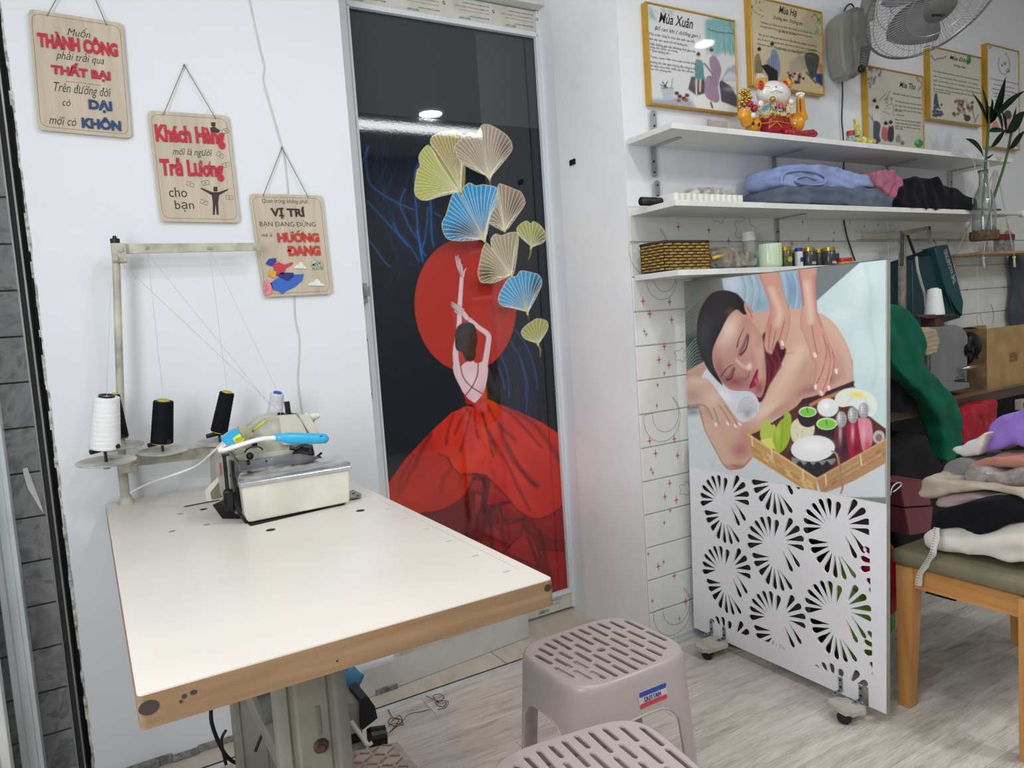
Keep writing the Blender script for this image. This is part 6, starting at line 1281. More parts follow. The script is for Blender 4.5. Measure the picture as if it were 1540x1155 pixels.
framed('gold framed Mùa Xuân poster, two robed figures on rocks, leftmost on the wall', (973.5, 3), (1107, 29), (1111, 171), (977, 157), p1, ('Mùa Xuân', 195, 525, 165, 13), ('Bổ can khí ( dưỡng gan )', 155, 595, 268, 7.5), L1, TA)
L2 = [('Thường y cho rằng mùa hè thuộc hỏa dương cơ thể dễ mệt mỏi', 260, 855, 255, 4.2), ('tim mạch ảnh hưởng trực tiếp do tim trong trạng thái hưng phấn', 255, 850, 300, 4.2), ('gây đầy đủ sức khỏe.', 470, 680, 360, 4.2), ('Bởi vậy nên dưỡng tâm vào mùa hè đặc biệt quan trọng trong những', 240, 900, 400, 4.2), ('yếu tố cần cho dưỡng tâm giấc ngủ chính là yếu tố quan trọng hàng đầu', 225, 910, 450, 4.2), ('Đảm bảo ngủ đủ 7-8h. Nên ngủ từ 11 tiếng mỗi ngày là phù hợp với quy', 225, 915, 505, 4.2), ('mùa hè một cách khoa học.', 440, 720, 560, 4.2)]
framed('gold framed Mùa Hạ poster on tan paper, behind the lucky cat', (1128, -4), (1238, 13.6), (1239.6, 143.5), (1131.4, 128), p2, ('Mùa Hạ', 470, 680, 120, 13), ('Dưỡng tâm  Dưỡng âm', 405, 745, 205, 6), L2, TB)
L3 = [('Đặc điểm nổi bật của khí tiết mùa thu là', 345, 608, 565, 4), ('khí hanh khô, không khí khô dễ', 345, 605, 605, 4), ('tổn hại phổi, âm hư tổn. Nên', 345, 590, 640, 4), ('bổ âm.', 345, 410, 650, 4), ('- Dưỡng ẩm:', 350, 430, 690, 4), ('Mùa thu nên chú ý dưỡng ẩm nhiều.', 345, 585, 735, 4), ('Sáng ngủ dậy uống nước ấm bổ phổi.', 345, 580, 765, 4), ('nhiều trái cây để bổ sung độ ẩm', 345, 580, 795, 4), ('cho da.', 345, 420, 815, 4)]
framed('gold framed Mùa Thu poster standing on the top shelf beneath the fan', (1304.6, 99), (1390.3, 113), (1389.4, 226), (1304.5, 217.5), p3, ('Mùa Thu', 385, 535, 410, 9), ('Bổ phổi nhuận khí ( dưỡng phổi )', 325, 590, 495, 4.5), L3, TC_)
L4 = [('Mùa đông là khoảng thời gian thích hợp nhất cho việc dưỡng', 700, 1120, 285, 4), ('thận. Trung y khẳng định, "Bậc hoàng đế giả" - trị khí dưỡng', 700, 1105, 332, 4), ('huyết sao tiềm tàng là tạng mùa đông để giữ cơ thể khỏe và thải', 702, 1130, 372, 4), ('lạnh. Nhưng nó không chỉ quanh mùa có tác "Dưỡng sinh chi', 702, 1140, 415, 4), ('ẩn tàng thận". Mà thời gian dưỡng thận tốt nhất và quan', 702, 1098, 450, 4), ('là các tháng mùa đông.', 704, 860, 475, 4)]
framed('gold framed Mùa Đông poster hung right of the fan', (1399, 70), (1478.3, 84.4), (1476.7, 189), (1398, 180), p4, ('Mùa Đông', 850, 1035, 165, 9), ('Dưỡng thận', 885, 1000, 235, 5), L4, TC_)
L5 = [('Từ ca 90kg ngày 5 lần còn nổi 4 lần tăng cân', 1225, 1490, 355, 4), ('Giá từ những thói quen ăn uống', 1260, 1450, 410, 4), ('không lành mạnh, lười vận động tập', 1245, 1470, 450, 4), ('luyện thân thể và làm việc', 1260, 1455, 490, 4), ('dáng ngồi sai tư thế hằng', 1265, 1450, 520, 4), ('ngày lâu dài thành bệnh', 1270, 1445, 560, 4)]
framed('gold framed white poster behind the tall plant, rightmost on the wall', (1484.8, 64), (1534.8, 77.5), (1532.7, 226.4), (1485.6, 220.7), p5, ('Nữ', 1350, 1378, 215, 6), ('Cân', 1370, 1410, 280, 6), L5, TC_)

# ================================================================== lucky cat
CT = tf(1090, 100, 7.0); CYP = 1.80
def cp(x, y, d=0): q = CT([(x, y)])[0]; return P(*q, Y=CYP-d)
def R_(px): return px/7*.00262
cat = thing('lucky_cat', 'orange and white beckoning cat figurine with gold bell and red base, on the top shelf', 'figurine', (P(1165, 197, Y=CYP).x, CYP, Z_1))
oran = mat('orange_glaze', 'e09a1c', rough=.22, var=.08, scale=30, coat=.5); whg = mat('white_glaze', 'e6e3df', rough=.2, var=.02, coat=.5); gldm = mat('gold_leaf', 'c79a3a', rough=.25, metal=.75, var=.3, scale=90, bump=.8, bscale=160, bdist=.002); rdg = mat('red_glaze', 'a81a2c', rough=.25, var=.2, scale=40, coat=.4)
bm = B(); ball(bm, cp(530, 560), (R_(190), .045, R_(150)), 24, 16); ball(bm, cp(300, 620, .005), (R_(75), .03, R_(75))); ball(bm, cp(740, 600, .005), (R_(90), .035, R_(100))); ball(bm, cp(530, 420), (R_(200), .04, R_(90)))
tube(bm, [cp(240, 600, .01), cp(200, 500, .02), cp(210, 440, .025)], [R_(60), R_(60), R_(45)], 12)
tube(bm, [cp(820, 570, .01), cp(800, 470, .015), cp(792, 330, .02)], [R_(55), R_(45), R_(40)], 12); obj('body', soft(bm, .0035, 4), oran, cat, smooth=True)
bm = B(); ball(bm, cp(512, 290, .012), (R_(198), .045, R_(118)), 28, 18); obj('head', bm, whg, cat, smooth=True)
for ex, s_ in ((380, -1), (640, 1)):
    bm = B(); ball(bm, cp(ex, 195, .005), (R_(58), .022, R_(65)), 16, 12); e = obj('ear', bm, oran, cat, smooth=True)
    bm = B(); ball(bm, cp(ex-3*s_, 195, .024), (R_(40), .006, R_(46)), 14, 10); obj('inner_ear', bm, mat('red_orange_glaze', 'c9481e', rough=.3), e, smooth=True)
    bm = B(); tube(bm, [cp(ex-3*s_, 178, .031)+Vector((R_(16)*math.cos(k*PI/6), 0, R_(16)*math.sin(k*PI/6))) for k in range(12)], .0012, 5, closed=True); obj('ear_ring', bm, rdg, e)
bm = B(); tube(bm, smooth_path([cp(470, 272, .058), cp(510, 268, .0585), cp(540, 250, .0585), cp(575, 268, .0575), cp(625, 272, .055)]), .0008, 5); obj('mouth', bm, rdg, cat)
bm = B()
for s_ in (-1, 1): tube(bm, smooth_path([cp(540+s_*70, 215, .050), cp(540+s_*110, 208, .048), cp(540+s_*150, 222, .040)]), .0008, 5)
obj('closed_eye', bm, mat('eye_brown', '4a3024', rough=.5), cat, kind='stuff')
bm = B(); ball(bm, cp(541, 212, .054), (.003, .002, .002), 10, 8); obj('nose', bm, mat('nose_grey', '7d6f55', rough=.4), cat)
bm = B(); ball(bm, cp(503, 345, .062), R_(27), 16, 12); obj('bell', bm, gldm, cat, smooth=True)
bm = B(); q = [cp(x, y, .052) for x, y in ((375, 455), (400, 410), (480, 380), (560, 375), (650, 385), (720, 410), (700, 470), (670, 530), (560, 545), (450, 540), (410, 500))]; prism(bm, q, (0, .012, 0)); obj('breast_plaque', bm, mat('plaque_cream', 'd6c79a', rough=.35, var=.3, scale=120), cat)
bm = B(); q = [cp(x, y, .0535) for x, y in ((385, 455), (410, 415), (480, 385), (510, 388), (450, 440), (415, 480))]; prism(bm, q, (0, .002, 0)); obj('plaque_sky', bm, mat('plaque_blue', '5f93ad', rough=.4), cat)
for x, y, r in ((560, 395, 22), (600, 400, 24), (640, 400, 18), (590, 425, 20)): bm = B(); ball(bm, cp(x, y, .054), (R_(r), .003, R_(r)), 10, 8); obj('plaque_flower', bm, mat('flower_pink', 'c4616a', rough=.4), cat, smooth=True)
bm = B()
for i in range(26): rr = random.Random(i); ball(bm, cp(440+rr.random()*240, 490+rr.random()*45, .055), (R_(14), .004, R_(9)), 8, 6)
obj('gold_coins', bm, gldm, cat, kind='stuff')
bm = B(); text_into(bm, '八方来财', cp(560, 445, .054), (1, 0, 0), (0, 0, 1), R_(230), R_(50), lift=.0008, bold=.02); obj('plaque_writing', bm, mat('glaze_black', '17161a', rough=.4), cat, kind='stuff')
bm = B(); vs = box(bm, cp(530, 620, .03), (R_(300), .05, R_(150)), .010, seg=3); obj('lap_cloth', bm, rdg, cat, auto=50)
bm = B(); tube(bm, smooth_path([cp(390, 600, .057), cp(470, 590, .058), cp(540, 575, .058), cp(620, 590, .058), cp(670, 600, .057)]), .0018, 6); tube(bm, [cp(480, 635, .058), cp(545, 580, .059), cp(600, 640, .058)], .0022, 6); obj('gold_bow', bm, mat('gold_glaze', 'd3a53c', rough=.3, metal=.4), cat)
for x, y, r, dz in ((380, 390, 45, .045), (700, 372, 42, .045), (300, 515, 40, .035)): bm = B(); ball(bm, cp(x, y, dz), (R_(r*.8), .008, R_(r*.65)), 12, 8); obj('paw', bm, whg, cat, smooth=True)
bm = B()
for i in range(4): ball(bm, cp(762+i*20, 293-(6 if i in (1, 2) else 0), .030), (R_(13), .008, R_(18)), 10, 8)
ball(bm, cp(792, 315, .024), (R_(44), .013, R_(24)), 12, 8); obj('raised_paw', bm, whg, cat, smooth=True)
bm = B(); q = cp(790, 410, .044); box(bm, q, (R_(50), .003, R_(140)), .001); g = obj('gold_tablet', bm, mat('tablet_amber', 'd9941f', rough=.35), cat)
bm = B(); text_into(bm, '招\n财\n进\n宝', (q.x, q.y-.0018, q.z), (1, 0, 0), (0, 0, 1), R_(26), R_(115), lift=.0006, bold=.02); obj('tablet_writing', bm, mat('glaze_black', '17161a'), g, kind='stuff')
bm = B(); rr = random.Random(8)
for i in range(60): a, r, h = rr.uniform(0, 2*PI), rr.random()**.5*R_(75), rr.random(); ball(bm, cp(225, 420, .03)+Vector((math.cos(a)*r*(1-.5*h), math.sin(a)*r*.6, h*R_(150))), (R_(17), R_(17), R_(11)), 7, 5)
obj('coin_tree', bm, gldm, cat, kind='stuff')
bm = B(); ball(bm, cp(265, 395, .045), R_(30), 12, 8); ball(bm, cp(310, 440, .03), R_(35), 12, 8); obj('red_ball', bm, rdg, cat, smooth=True)
bm = B(); tube(bm, smooth_path([cp(620, 690, .06), cp(700, 700, .065), cp(790, 715, .065), cp(860, 715, .06), cp(930, 705, .055), cp(950, 720, .05)]), [R_(30)]*8+[R_(36)]*12+[R_(40)]*12+[R_(30)]*8+[R_(14)], 12); fsh = obj('red_fish', soft(bm, .003, 2, .001, 90), rdg, cat, smooth=True)
for i in range(7): bm = B(); rr = random.Random(i+50); ball(bm, cp(660+rr.random()*130, 690+rr.random()*35, .075), R_(9), 8, 6); obj('fish_scale', bm, mat('scale_green', '4f6a44', rough=.4), cat)
for x, y in ((300, 600), (360, 610), (740, 660), (700, 630)): bm = B(); ball(bm, cp(x, y, .038), (R_(15), .003, R_(18)), 8, 6); obj('painted_flower', bm, rdg if x > 500 else mat('glaze_black', '17161a'), cat, smooth=True)
# clear stand left of the cat, blurred cup, shaker bottle and yellow bag
acr = mat('clear_acrylic', 'e8d9d4', rough=.08, trans=.9, var=0, bump=0)
bm = B(); bb(bm, P(1064, 180, Y=1.86).x, P(1094, 180, Y=1.86).x, 1.858, 1.861, Z_1+.001, Z_1+.075); bb(bm, P(1064, 180, Y=1.86).x, P(1094, 180, Y=1.86).x, 1.83, 1.86, Z_1+.0005, Z_1+.0035); solo('acrylic_stand', bm, acr, 'small clear acrylic stand left of the lucky cat', 'stand')
def bottle(name, lab, cat_, c, prof, m, cap, capm, extra=None, group=None, seg=20):
    b_ = thing(name, lab, cat_, c, 0, group); bm = B(); lathe(bm, prof, c, seg=seg); obj('glass_body' if 'glass' in m.name else 'bottle_body', bm, m, b_, auto=40)
    bm = B(); lathe(bm, cap, c, seg=seg); obj('lid', bm, capm, b_, auto=40); return b_
clr = mat('clear_glass', 'dfe5e2', rough=.05, trans=.92, var=0, bump=0); redp = mat('red_plastic', 'b02330', rough=.35)
c_ = P(1279, 205, Y=1.80); c_.z = Z_1; b_ = bottle('spice_shaker', 'small clear shaker with red cap beside the yellow bag on the top shelf', 'bottle', tuple(c_), [(.001, .001), (.020, .001), (.021, .01), (.019, .035), (.014, .05), (.014, .055)], clr, [(.001, .072), (.015, .071), (.0155, .054), (.001, .054)], redp)
bm = B(); lathe(bm, [(.001, .003), (.0185, .003), (.019, .012), (.001, .013)], c_, seg=18); obj('contents', bm, mat('spice', 'b0a27d', rough=.9, var=.3, scale=200), b_); bm = B(); box(bm, (c_.x, c_.y-.0205, c_.z+.022), (.026, .001, .012), rot=None); obj('label', bm, mat('red_label', 'c0524c', rough=.5), b_)
yb = mat('yellow_film', 'c9c46a', rough=.25, var=.25, scale=60, bump=.8, bscale=60, bdist=.003)
bm = B(); ball(bm, P(1296, 212, Y=1.77), (.03, .02, .016)); ball(bm, P(1308, 213, Y=1.77), (.025, .02, .013)); tube(bm, [P(1290, 205, Y=1.79), P(1287, 185, Y=1.81), P(1284, 178, Y=1.81)], [.012, .008, .004], 8); bm = soft(bm, .004, 2, .006, 60)
for v in bm.verts: v.co.z = max(v.co.z, Z_1+.0006)
solo('plastic_bag', bm, yb, 'crumpled clear yellow plastic bag on the top shelf under the fan', 'bag', smooth=True)
c_ = P(1250, 205, Y=1.86); bm = B(); lathe(bm, [(.001, 0), (.016, 0), (.017, .04), (.015, .04), (.014, .004), (.001, .003)], (c_.x, 1.86, Z_1+.0003), seg=20); solo('frosted_cup', bm, mat('frosted_plastic', 'd6d6d8', rough=.5, trans=.5), 'frosted little cup on the top shelf between cat and shaker', 'cup', auto=40)

# ================================================================== wall fan
fan = thing('wall_fan', 'grey wall fan with wire guard above the framed posters', 'fan', tuple(P(1287, 60, Y=SY-.02)))
fg = mat('fan_grey', '8b8b82', rough=.38, var=.04); fd = mat('fan_dark_grey', '6a6b68', rough=.4); wire = mat('fan_wire', 'a3a5a6', rough=.3, metal=.4)
ZF = tf(1240, 0, 5.923); 
bm = B(); prism(bm, [P(x, y, Y=1.84) for x, y in ZF([(150, 170), (200, 100), (290, 50), (350, 55), (385, 110), (400, 200), (425, 400), (400, 520), (350, 640), (270, 700), (215, 690), (180, 620), (150, 400)])], (0, .075, 0)); bmesh.ops.bevel(bm, geom=bm.edges[:], offset=.012, segments=3, affect='EDGES'); obj('wall_box', bm, fg, fan, auto=60)
bm = B(); prism(bm, [P(x, y, Y=1.815) for x, y in ZF([(300, 90), (350, 65), (385, 110), (400, 200), (425, 400), (405, 500), (350, 640), (300, 640), (320, 500), (300, 300)])], (0, .03, 0)); bmesh.ops.bevel(bm, geom=bm.edges[:], offset=.004, segments=2, affect='EDGES'); obj('front_cover', bm, mat('fan_cover_grey', '7d7e78', rough=.35), fan, auto=60)
bm = B(); prism(bm, [P(x, y, Y=1.812) for x, y in ZF([(335, 415), (420, 405), (385, 590), (315, 590)])], (0, .004, 0)); cpn = obj('control_label', bm, mat('label_grey', '56585a', rough=.4), fan)
bm = B()
for i in range(7): text_into(bm, ['WALL FAN', 'L  M  H', 'OFF 1 2 3', 'TIMER', '220V 50Hz', '47W', 'SPEED'][i], P(*ZF([(370-i*5, 432+i*23)])[0], Y=1.8115), (1, 0, 0), (0, 0, 1), .034, .0045, lift=.0005)
obj('control_print', bm, mat('label_print', 'b5b5b0', rough=.5), cpn, kind='stuff')
bm = B(); q = P(*ZF([(330, 615)])[0], Y=1.812); ball(bm, q, (.018, .012, .016), 12, 8); obj('speed_knob', bm, blackp, fan, smooth=True)
# head: axis leaning down to the room
HC = P(1404, -2, Y=1.50); AX = Vector((-.206, -.536, -.79)).normalized(); Ua, Va = frame_of(AX); RG = .232; BL = 1.4
def fp_(r, q, h): return HC+(Ua*math.cos(q)+Va*math.sin(q))*r+AX*h
bm = B(); tube(bm, smooth_path([P(1303, 30, Y=1.83), P(1312, -10, Y=1.78), HC-AX*.17+Vector((0, .04, .02)), HC-AX*.15]), .028, 14); obj('neck', bm, fg, fan, smooth=True)
bm = B(); lathe(bm, [(.001, -.19), (.035, -.185), (.055, -.15), (.058, -.09), (.045, -.075), (.001, -.07)], HC, axis=AX, seg=28); obj('motor', bm, fg, fan, auto=50)
bm = B(); NW = 84
for i in range(NW):
    q = 2*PI*i/NW; sw = .22
    tube(bm, [fp_(.052, q, .055), fp_(.11, q+sw*.3, .052), fp_(.165, q+sw*.65, .044), fp_(.205, q+sw*.9, .026), fp_(RG, q+sw, 0)], .0009, 4, cap=False)
for r, h in ((.11, .052), (.17, .043), (.212, .022)): tube(bm, [fp_(r, 2*PI*k/60, h) for k in range(60)], .0013, 5, closed=True)
obj('front_guard', bm, wire, fan, kind='stuff')
bm = B()
for i in range(60):
    q = 2*PI*i/60; tube(bm, [fp_(.05, q, -.075), fp_(.12, q-.1, -.072), fp_(.18, q-.18, -.05), fp_(RG, q-.24, 0)], .0009, 4, cap=False)
for r, h in ((.12, -.072), (.17, -.056)): tube(bm, [fp_(r, 2*PI*k/60, h) for k in range(60)], .0013, 5, closed=True)
obj('rear_guard', bm, wire, fan, kind='stuff')
bm = B(); tube(bm, [fp_(RG, 2*PI*k/90, 0) for k in range(90)], .0045, 8, closed=True); obj('guard_ring', bm, fd, fan, smooth=True)
bm = B(); lathe(bm, [(.001, .062), (.050, .061), (.056, .056), (.056, .050), (.001, .048)], HC, axis=AX, seg=36); bd = obj('badge', bm, fd, fan, auto=40)
up_ = (Vector((0, 0, 1))-AX*AX.z).normalized(); rt_ = up_.cross(AX).normalized(); q = HC+AX*.0625-up_*.022
bm = B(); text_into(bm, 'SENKO', q, rt_*1.0, up_, .052, .010, lift=.0008, bold=.05); obj('badge_lettering', bm, blackp, bd, kind='stuff')
for k in range(3):
    bm = B(); q0 = 2*PI*k/3+BL; pts = []
    gr = []
    for i in range(9):
        r = .03+.165*i/8; w_ = .55+.95*math.sin(PI*min(1, i/8*.62+.25)); gr.append([bm.verts.new(fp_(r, q0+.35*i/8+w_*(j/6-.5), -.02+.022*(j/6-.5)*2)) for j in range(7)])
    for i in range(8):
        for j in range(6): bm.faces.new((gr[i][j], gr[i+1][j], gr[i+1][j+1], gr[i][j+1]))
    bmesh.ops.solidify(bm, geom=bm.faces[:], thickness=.0018); obj('blade', bm, mat('fan_blade_grey', '9c9da4', rough=.3, trans=.25), fan, smooth=True)
bm = B(); lathe(bm, [(.001, .02), (.025, .018), (.034, -.03), (.001, -.03)], HC, axis=AX, seg=24); obj('hub', bm, fd, fan, auto=50)
bm = B(); tube(bm, smooth_path([P(x, y, Y=1.84+.07) for x, y in ((1284, 11), (1280, 6), (1273, 10), (1265, 30), (1263, 60), (1266, 110), (1267, 140), (1266, 180), (1268, 205))]+[P(1269, 235, Y=1.905), P(1268, 300, Y=1.905), P(1269, 330, Y=1.905), P(1275, 360, Y=1.905), P(1286, 392, Y=1.905)]), .0028, 8)
obj('power_cord', bm, mat('black_rubber', '17181a'), fan, smooth=True)

# ================================================================== things on the middle shelf
def lathe_solo(name, lab, cat_, prof, c, m, axis=None, seg=24, group=None): bm = B(); lathe(bm, prof, c, axis=axis, seg=seg); return solo(name, bm, m, lab, cat_, group, auto=40)
a, b_ = P(964, 299, Y=1.83), P(1000, 298, Y=1.83); a.z = b_.z = Z_2+.016; bm = B(); tube(bm, [a, b_], .014, 18); solo('rubber_roll', bm, blackp, 'short black roll at the left end of the middle shelf', 'roll', smooth=True)
a, b_ = P(996, 290, Y=1.82), P(1098, 290, Y=1.82); bm = B(); n_ = 48
pr_ = []
for i in range(n_): t_ = i/(n_-1); x = a.x+(b_.x-a.x)*t_; pr_.append((x, 1.765+(.004 if i % 4 < 2 else 0), Z_2+.001))
prism(bm, pr_+[(b_.x, 1.87, Z_2+.001), (a.x, 1.87, Z_2+.001)], (0, 0, .034)); solo('foam_tray', bm, mat('ribbed_foam', 'dcdad2', rough=.6), 'white ribbed foam tray on the middle shelf', 'tray')
bm = B(); ball(bm, ((a.x*.35+b_.x*.65), 1.82, Z_2+.040), (.115, .045, .026)); bm = soft(bm, .006, 1, .010, 40)
for v in bm.verts: v.co.z = max(v.co.z, Z_2+.0355)
solo('wrapped_packet', bm, mat('cellophane', 'b9b2a5', rough=.2, var=.3, scale=50, bump=.8, bscale=50, bdist=.003), 'crinkled clear packet lying on the ribbed foam tray', 'packet', smooth=True)
rr = random.Random(4)
for i, (x, w_) in enumerate(((1112, 36), (1136, 26))):
    q = P(x, 299, Y=1.80); bm = B(); box(bm, (q.x, 1.80, Z_2+.009), (w_*.0033, .05, .015), .005, seg=3); wobble(bm, .004, 60); o = solo('mask_packet', bm, mat('blue_white_packet', 'c9d6dc', rough=.3, var=.05), ['white packet with blue print, nearer the foam tray', 'white packet with blue print, nearer the towels'][i], 'packet', smooth=True)
    bm = B(); q2 = q; box(bm, (q.x+.015, 1.773, Z_2+.010), (w_*.0012, .002, .008)); bmesh.ops.translate(bm, vec=-o.location, verts=bm.verts); obj('blue_print', bm, mat('packet_blue', '2f6fb3', rough=.4), o, world=False)
towel = fabric('periwinkle_terry', '8f9bc6', var=.16, bump=1, bscale=230); greyf = fabric('slate_fleece', '5d6676', var=.15, bump=.7, bscale=180); pinkf = fabric('rose_satin', 'b06a80', var=.12, rough=.5, bump=.2); blkf = fabric('black_cloth', '0c0d14', var=.25, bump=.4, sheen=.05)
def sof(name, pts, Y0, dy, m, lab, cat_, T=None, voxel=.006, sm=10, amp=.006, sc=25, seed=1, zmin=None, ridge=None, extra=None, bev=0):
    bm = B(); prism(bm, [P(x, y, Y=Y0) for x, y in (T(pts) if T else pts)], (0, dy, 0))
    if extra: extra(bm)
    bm = soft(bm, voxel, sm, amp, sc, seed)
    if ridge: ridges(bm, *ridge)
    if zmin is not None:
        for v in bm.verts: v.co.z = max(v.co.z, zmin+.0008)
    return solo(name, bm, m, lab, cat_, smooth=True)
sof('fleece_blanket', [(1168, 288), (1180, 278), (1240, 279), (1320, 283), (1352, 291), (1362, 304), (1356, 312), (1290, 310), (1200, 305), (1170, 303)], 1.725, .17, greyf, 'folded slate grey fleece blanket under the periwinkle towel', 'blanket', zmin=Z_2, amp=.006, sc=20, ridge=(.0025, (.1, 0, 1), 150))
sof('bath_towel', [(1171, 252), (1185, 246), (1225, 246), (1270, 253), (1310, 263), (1323, 272), (1322, 282), (1290, 284), (1235, 282), (1180, 281), (1170, 270)], 1.735, .15, towel, 'folded periwinkle blue terry towel on the middle shelf', 'towel', amp=.006, sc=22, seed=3, zmin=Z_2+.04, ridge=(.0022, (.15, 0, 1), 210))
bm = B(); tube(bm, smooth_path([P(x, y, Y=1.731) for x, y in ((1176, 277), (1176, 266), (1186, 258), (1215, 257), (1238, 264), (1240, 275), (1225, 278), (1205, 276), (1196, 270), (1210, 265), (1228, 270))]), .0045, 8); tf_ = bpy.data.objects['bath_towel']; bmesh.ops.translate(bm, vec=-tf_.location, verts=bm.verts); obj('rolled_edge', bm, towel, tf_, world=False, smooth=True)
sof('satin_cloth', [(1313, 258), (1328, 254), (1345, 256), (1356, 268), (1362, 282), (1374, 288), (1373, 300), (1362, 305), (1345, 297), (1325, 283), (1318, 270)], 1.715, .11, pinkf, 'rumpled rose pink satin cloth between towel and black clothes', 'cloth', amp=.009, sc=34, seed=5, ridge=(.002, (.7, 0, .7), 110), zmin=Z_2)
sof('black_clothes', [(1350, 300), (1362, 280), (1375, 268), (1410, 267), (1432, 280), (1448, 288), (1465, 298), (1474, 312), (1468, 322), (1455, 314), (1400, 316), (1360, 314)], 1.695, .17, blkf, 'heap of black clothes at the right of the middle shelf', 'clothes', amp=.014, sc=16, seed=7, ridge=(.0018, (.6, 0, .6), 70))
o_ = bpy.data.objects['black_clothes']
for v in o_.data.vertices:
    w_ = v.co+o_.location
    if w_.z < Z_2+.001:
        if w_.y > 1.696 and w_.x < 3.45: v.co.z = Z_2+.001-o_.location.z
        elif w_.y > 1.696: v.co.y = 1.696-o_.location.y
# ================================================================== things on the lowest shelf
bk_ = thing('wicker_basket', 'brown wicker basket at the left end of the lowest shelf', 'basket', (0, 0, 0)); xa, xb = P(971, 405, Y=1.84).x, P(1068, 402, Y=1.765).x
ya, yb_ = 1.765, 1.875; BZ = Z_3+.002; hb = .092; xa = 1.625; xb = P(1067, 402, Y=1.765).x
bk_.location = ((xa+xb)/2, 1.82, Z_3); ROOTM[bk_] = Matrix.Translation(bk_.location)
wk1, wk2 = mat('wicker_tan', 'a8853f', rough=.6, var=.25, scale=60), mat('wicker_dark', '3f2a1c', rough=.6, var=.3)
per = [(xa, ya), (xb, ya), (xb, yb_), (xa, yb_)]
for r in range(9):
    z = BZ+.006+r*.0098; bm = B(); ds = B(); pts = []; L = []
    for s_ in range(4):
        (x0, y0), (x1, y1) = per[s_], per[(s_+1) % 4]; n_ = max(4, int(math.hypot(x1-x0, y1-y0)/.006))
        for i in range(n_): t_ = i/n_; ph = (1 if (i//3+r) % 2 else -1)*.0022; nx, ny = (y1-y0), -(x1-x0); l_ = math.hypot(nx, ny); pts.append(Vector((x0+(x1-x0)*t_+nx/l_*ph, y0+(y1-y0)*t_+ny/l_*ph, z)))
    tube(bm, pts, .0034, 5, closed=True); obj('woven_strand', bm, wk1, bk_, smooth=True); 
bm = B()
for s_ in range(4):
    (x0, y0), (x1, y1) = per[s_], per[(s_+1) % 4]; n_ = int(math.hypot(x1-x0, y1-y0)/.018)
    for i in range(n_+1): t_ = i/max(1, n_); p_ = Vector((x0+(x1-x0)*t_, y0+(y1-y0)*t_, 0)); tube(bm, [p_+Vector((0, 0, BZ)), p_+Vector((0, 0, BZ+hb))], .0022, 5)
for k in range(9): tube(bm, [Vector((x, y, BZ+.0112+k*.0098)) for x, y in per], .0022, 5, closed=True)
obj('dark_stakes', bm, wk2, bk_, kind='stuff'); bm = B(); tube(bm, [Vector((x, y, BZ+hb)) for x, y in [(xa+(xb-xa)*i/12, ya) for i in range(12)]+[(xb, ya), (xb, yb_), (xa, yb_)]], .005, 8, closed=True); obj('rim', bm, wk2, bk_, smooth=True)
bm = B(); bb(bm, xa+.003, xb-.003, ya+.003, yb_-.003, BZ, BZ+.05); obj('basket_shade_block', bm, mat('basket_shadow', '2b2018', rough=.9), bk_)  # solid dark block standing for the shade inside the basket
sof('plastic_pouch', [(1070, 380), (1085, 370), (1110, 372), (1135, 378), (1142, 392), (1140, 400), (1110, 402), (1070, 403)], 1.77, .09, mat('clear_pouch', '9a9488', rough=.12, var=.5, scale=30, bump=.7, bscale=60, bdist=.002, trans=.35), 'clear plastic pouch of tools right of the wicker basket', 'pouch', amp=.005, sc=30, seed=2, zmin=Z_3, sm=14)
bm = B(); tube(bm, [P(1072, 388, Y=1.762), P(1088, 384, Y=1.762)], .006, 8); solo('marker_pen', bm, mat('pen_yellow', 'd0a63c', rough=.4), 'yellow capped marker poking from the clear pouch', 'pen', smooth=True)
c_ = P(1128, 395, Y=1.87); c_.z = Z_3; bottle('spray_bottle', 'tall translucent bottle with wide white cap behind the pouch', 'bottle', tuple(c_), [(.001, .001), (.024, .001), (.025, .01), (.025, .10), (.022, .108)], mat('cloudy_plastic', 'c9c9c3', rough=.35, trans=.5), [(.001, .142), (.024, .140), (.025, .108), (.001, .108)], mat('cap_white', 'dcdcda', rough=.4))
c_ = P(1140, 397, Y=1.80); bm = B(); lathe(bm, [(.001, 0), (.012, 0), (.010, .045), (.004, .055), (.001, .056)], (c_.x, 1.80, Z_3+.0004), seg=16); solo('teal_tube', bm, mat('teal_plastic', '5fb5ad', rough=.35), 'small teal tube between pouch and ribbed candle', 'tube', auto=40)
c_ = P(1159, 400, Y=1.755); c_.z = Z_3+.0004; bm = B(); n_ = 72; rw = .044
def rib(r, z): return [bm.verts.new((c_.x+(r*.9+(.0012 if i % 3 else -.0008))*math.cos(2*PI*i/n_), c_.y+(r*.9+(.0012 if i % 3 else -.0008))*math.sin(2*PI*i/n_), c_.z+z)) for i in range(n_)]
rs_ = [rib(.034, 0), rib(.041, .005), rib(.0425, .015), rib(.0425, .080), rib(.041, .083), rib(.038, .083), rib(.037, .01)]
for A_1, B_1 in zip(rs_, rs_[1:]):
    for i in range(n_): bm.faces.new((A_1[i], A_1[(i+1) % n_], B_1[(i+1) % n_], B_1[i]))
bm.faces.new(rs_[0]); bm.faces.new(rs_[-1]); solo('ribbed_jar', bm, mat('mint_glass', 'bed0b0', rough=.25, var=.03), 'pale mint ribbed glass jar on the lowest shelf', 'jar', smooth=True)
JZ = tf(1120, 320, 7.0); ylid = mat('brass_lid', 'a9923a', rough=.3, metal=.6); dkj = mat('dark_jar', '3d3f3e', rough=.25, var=.2); 
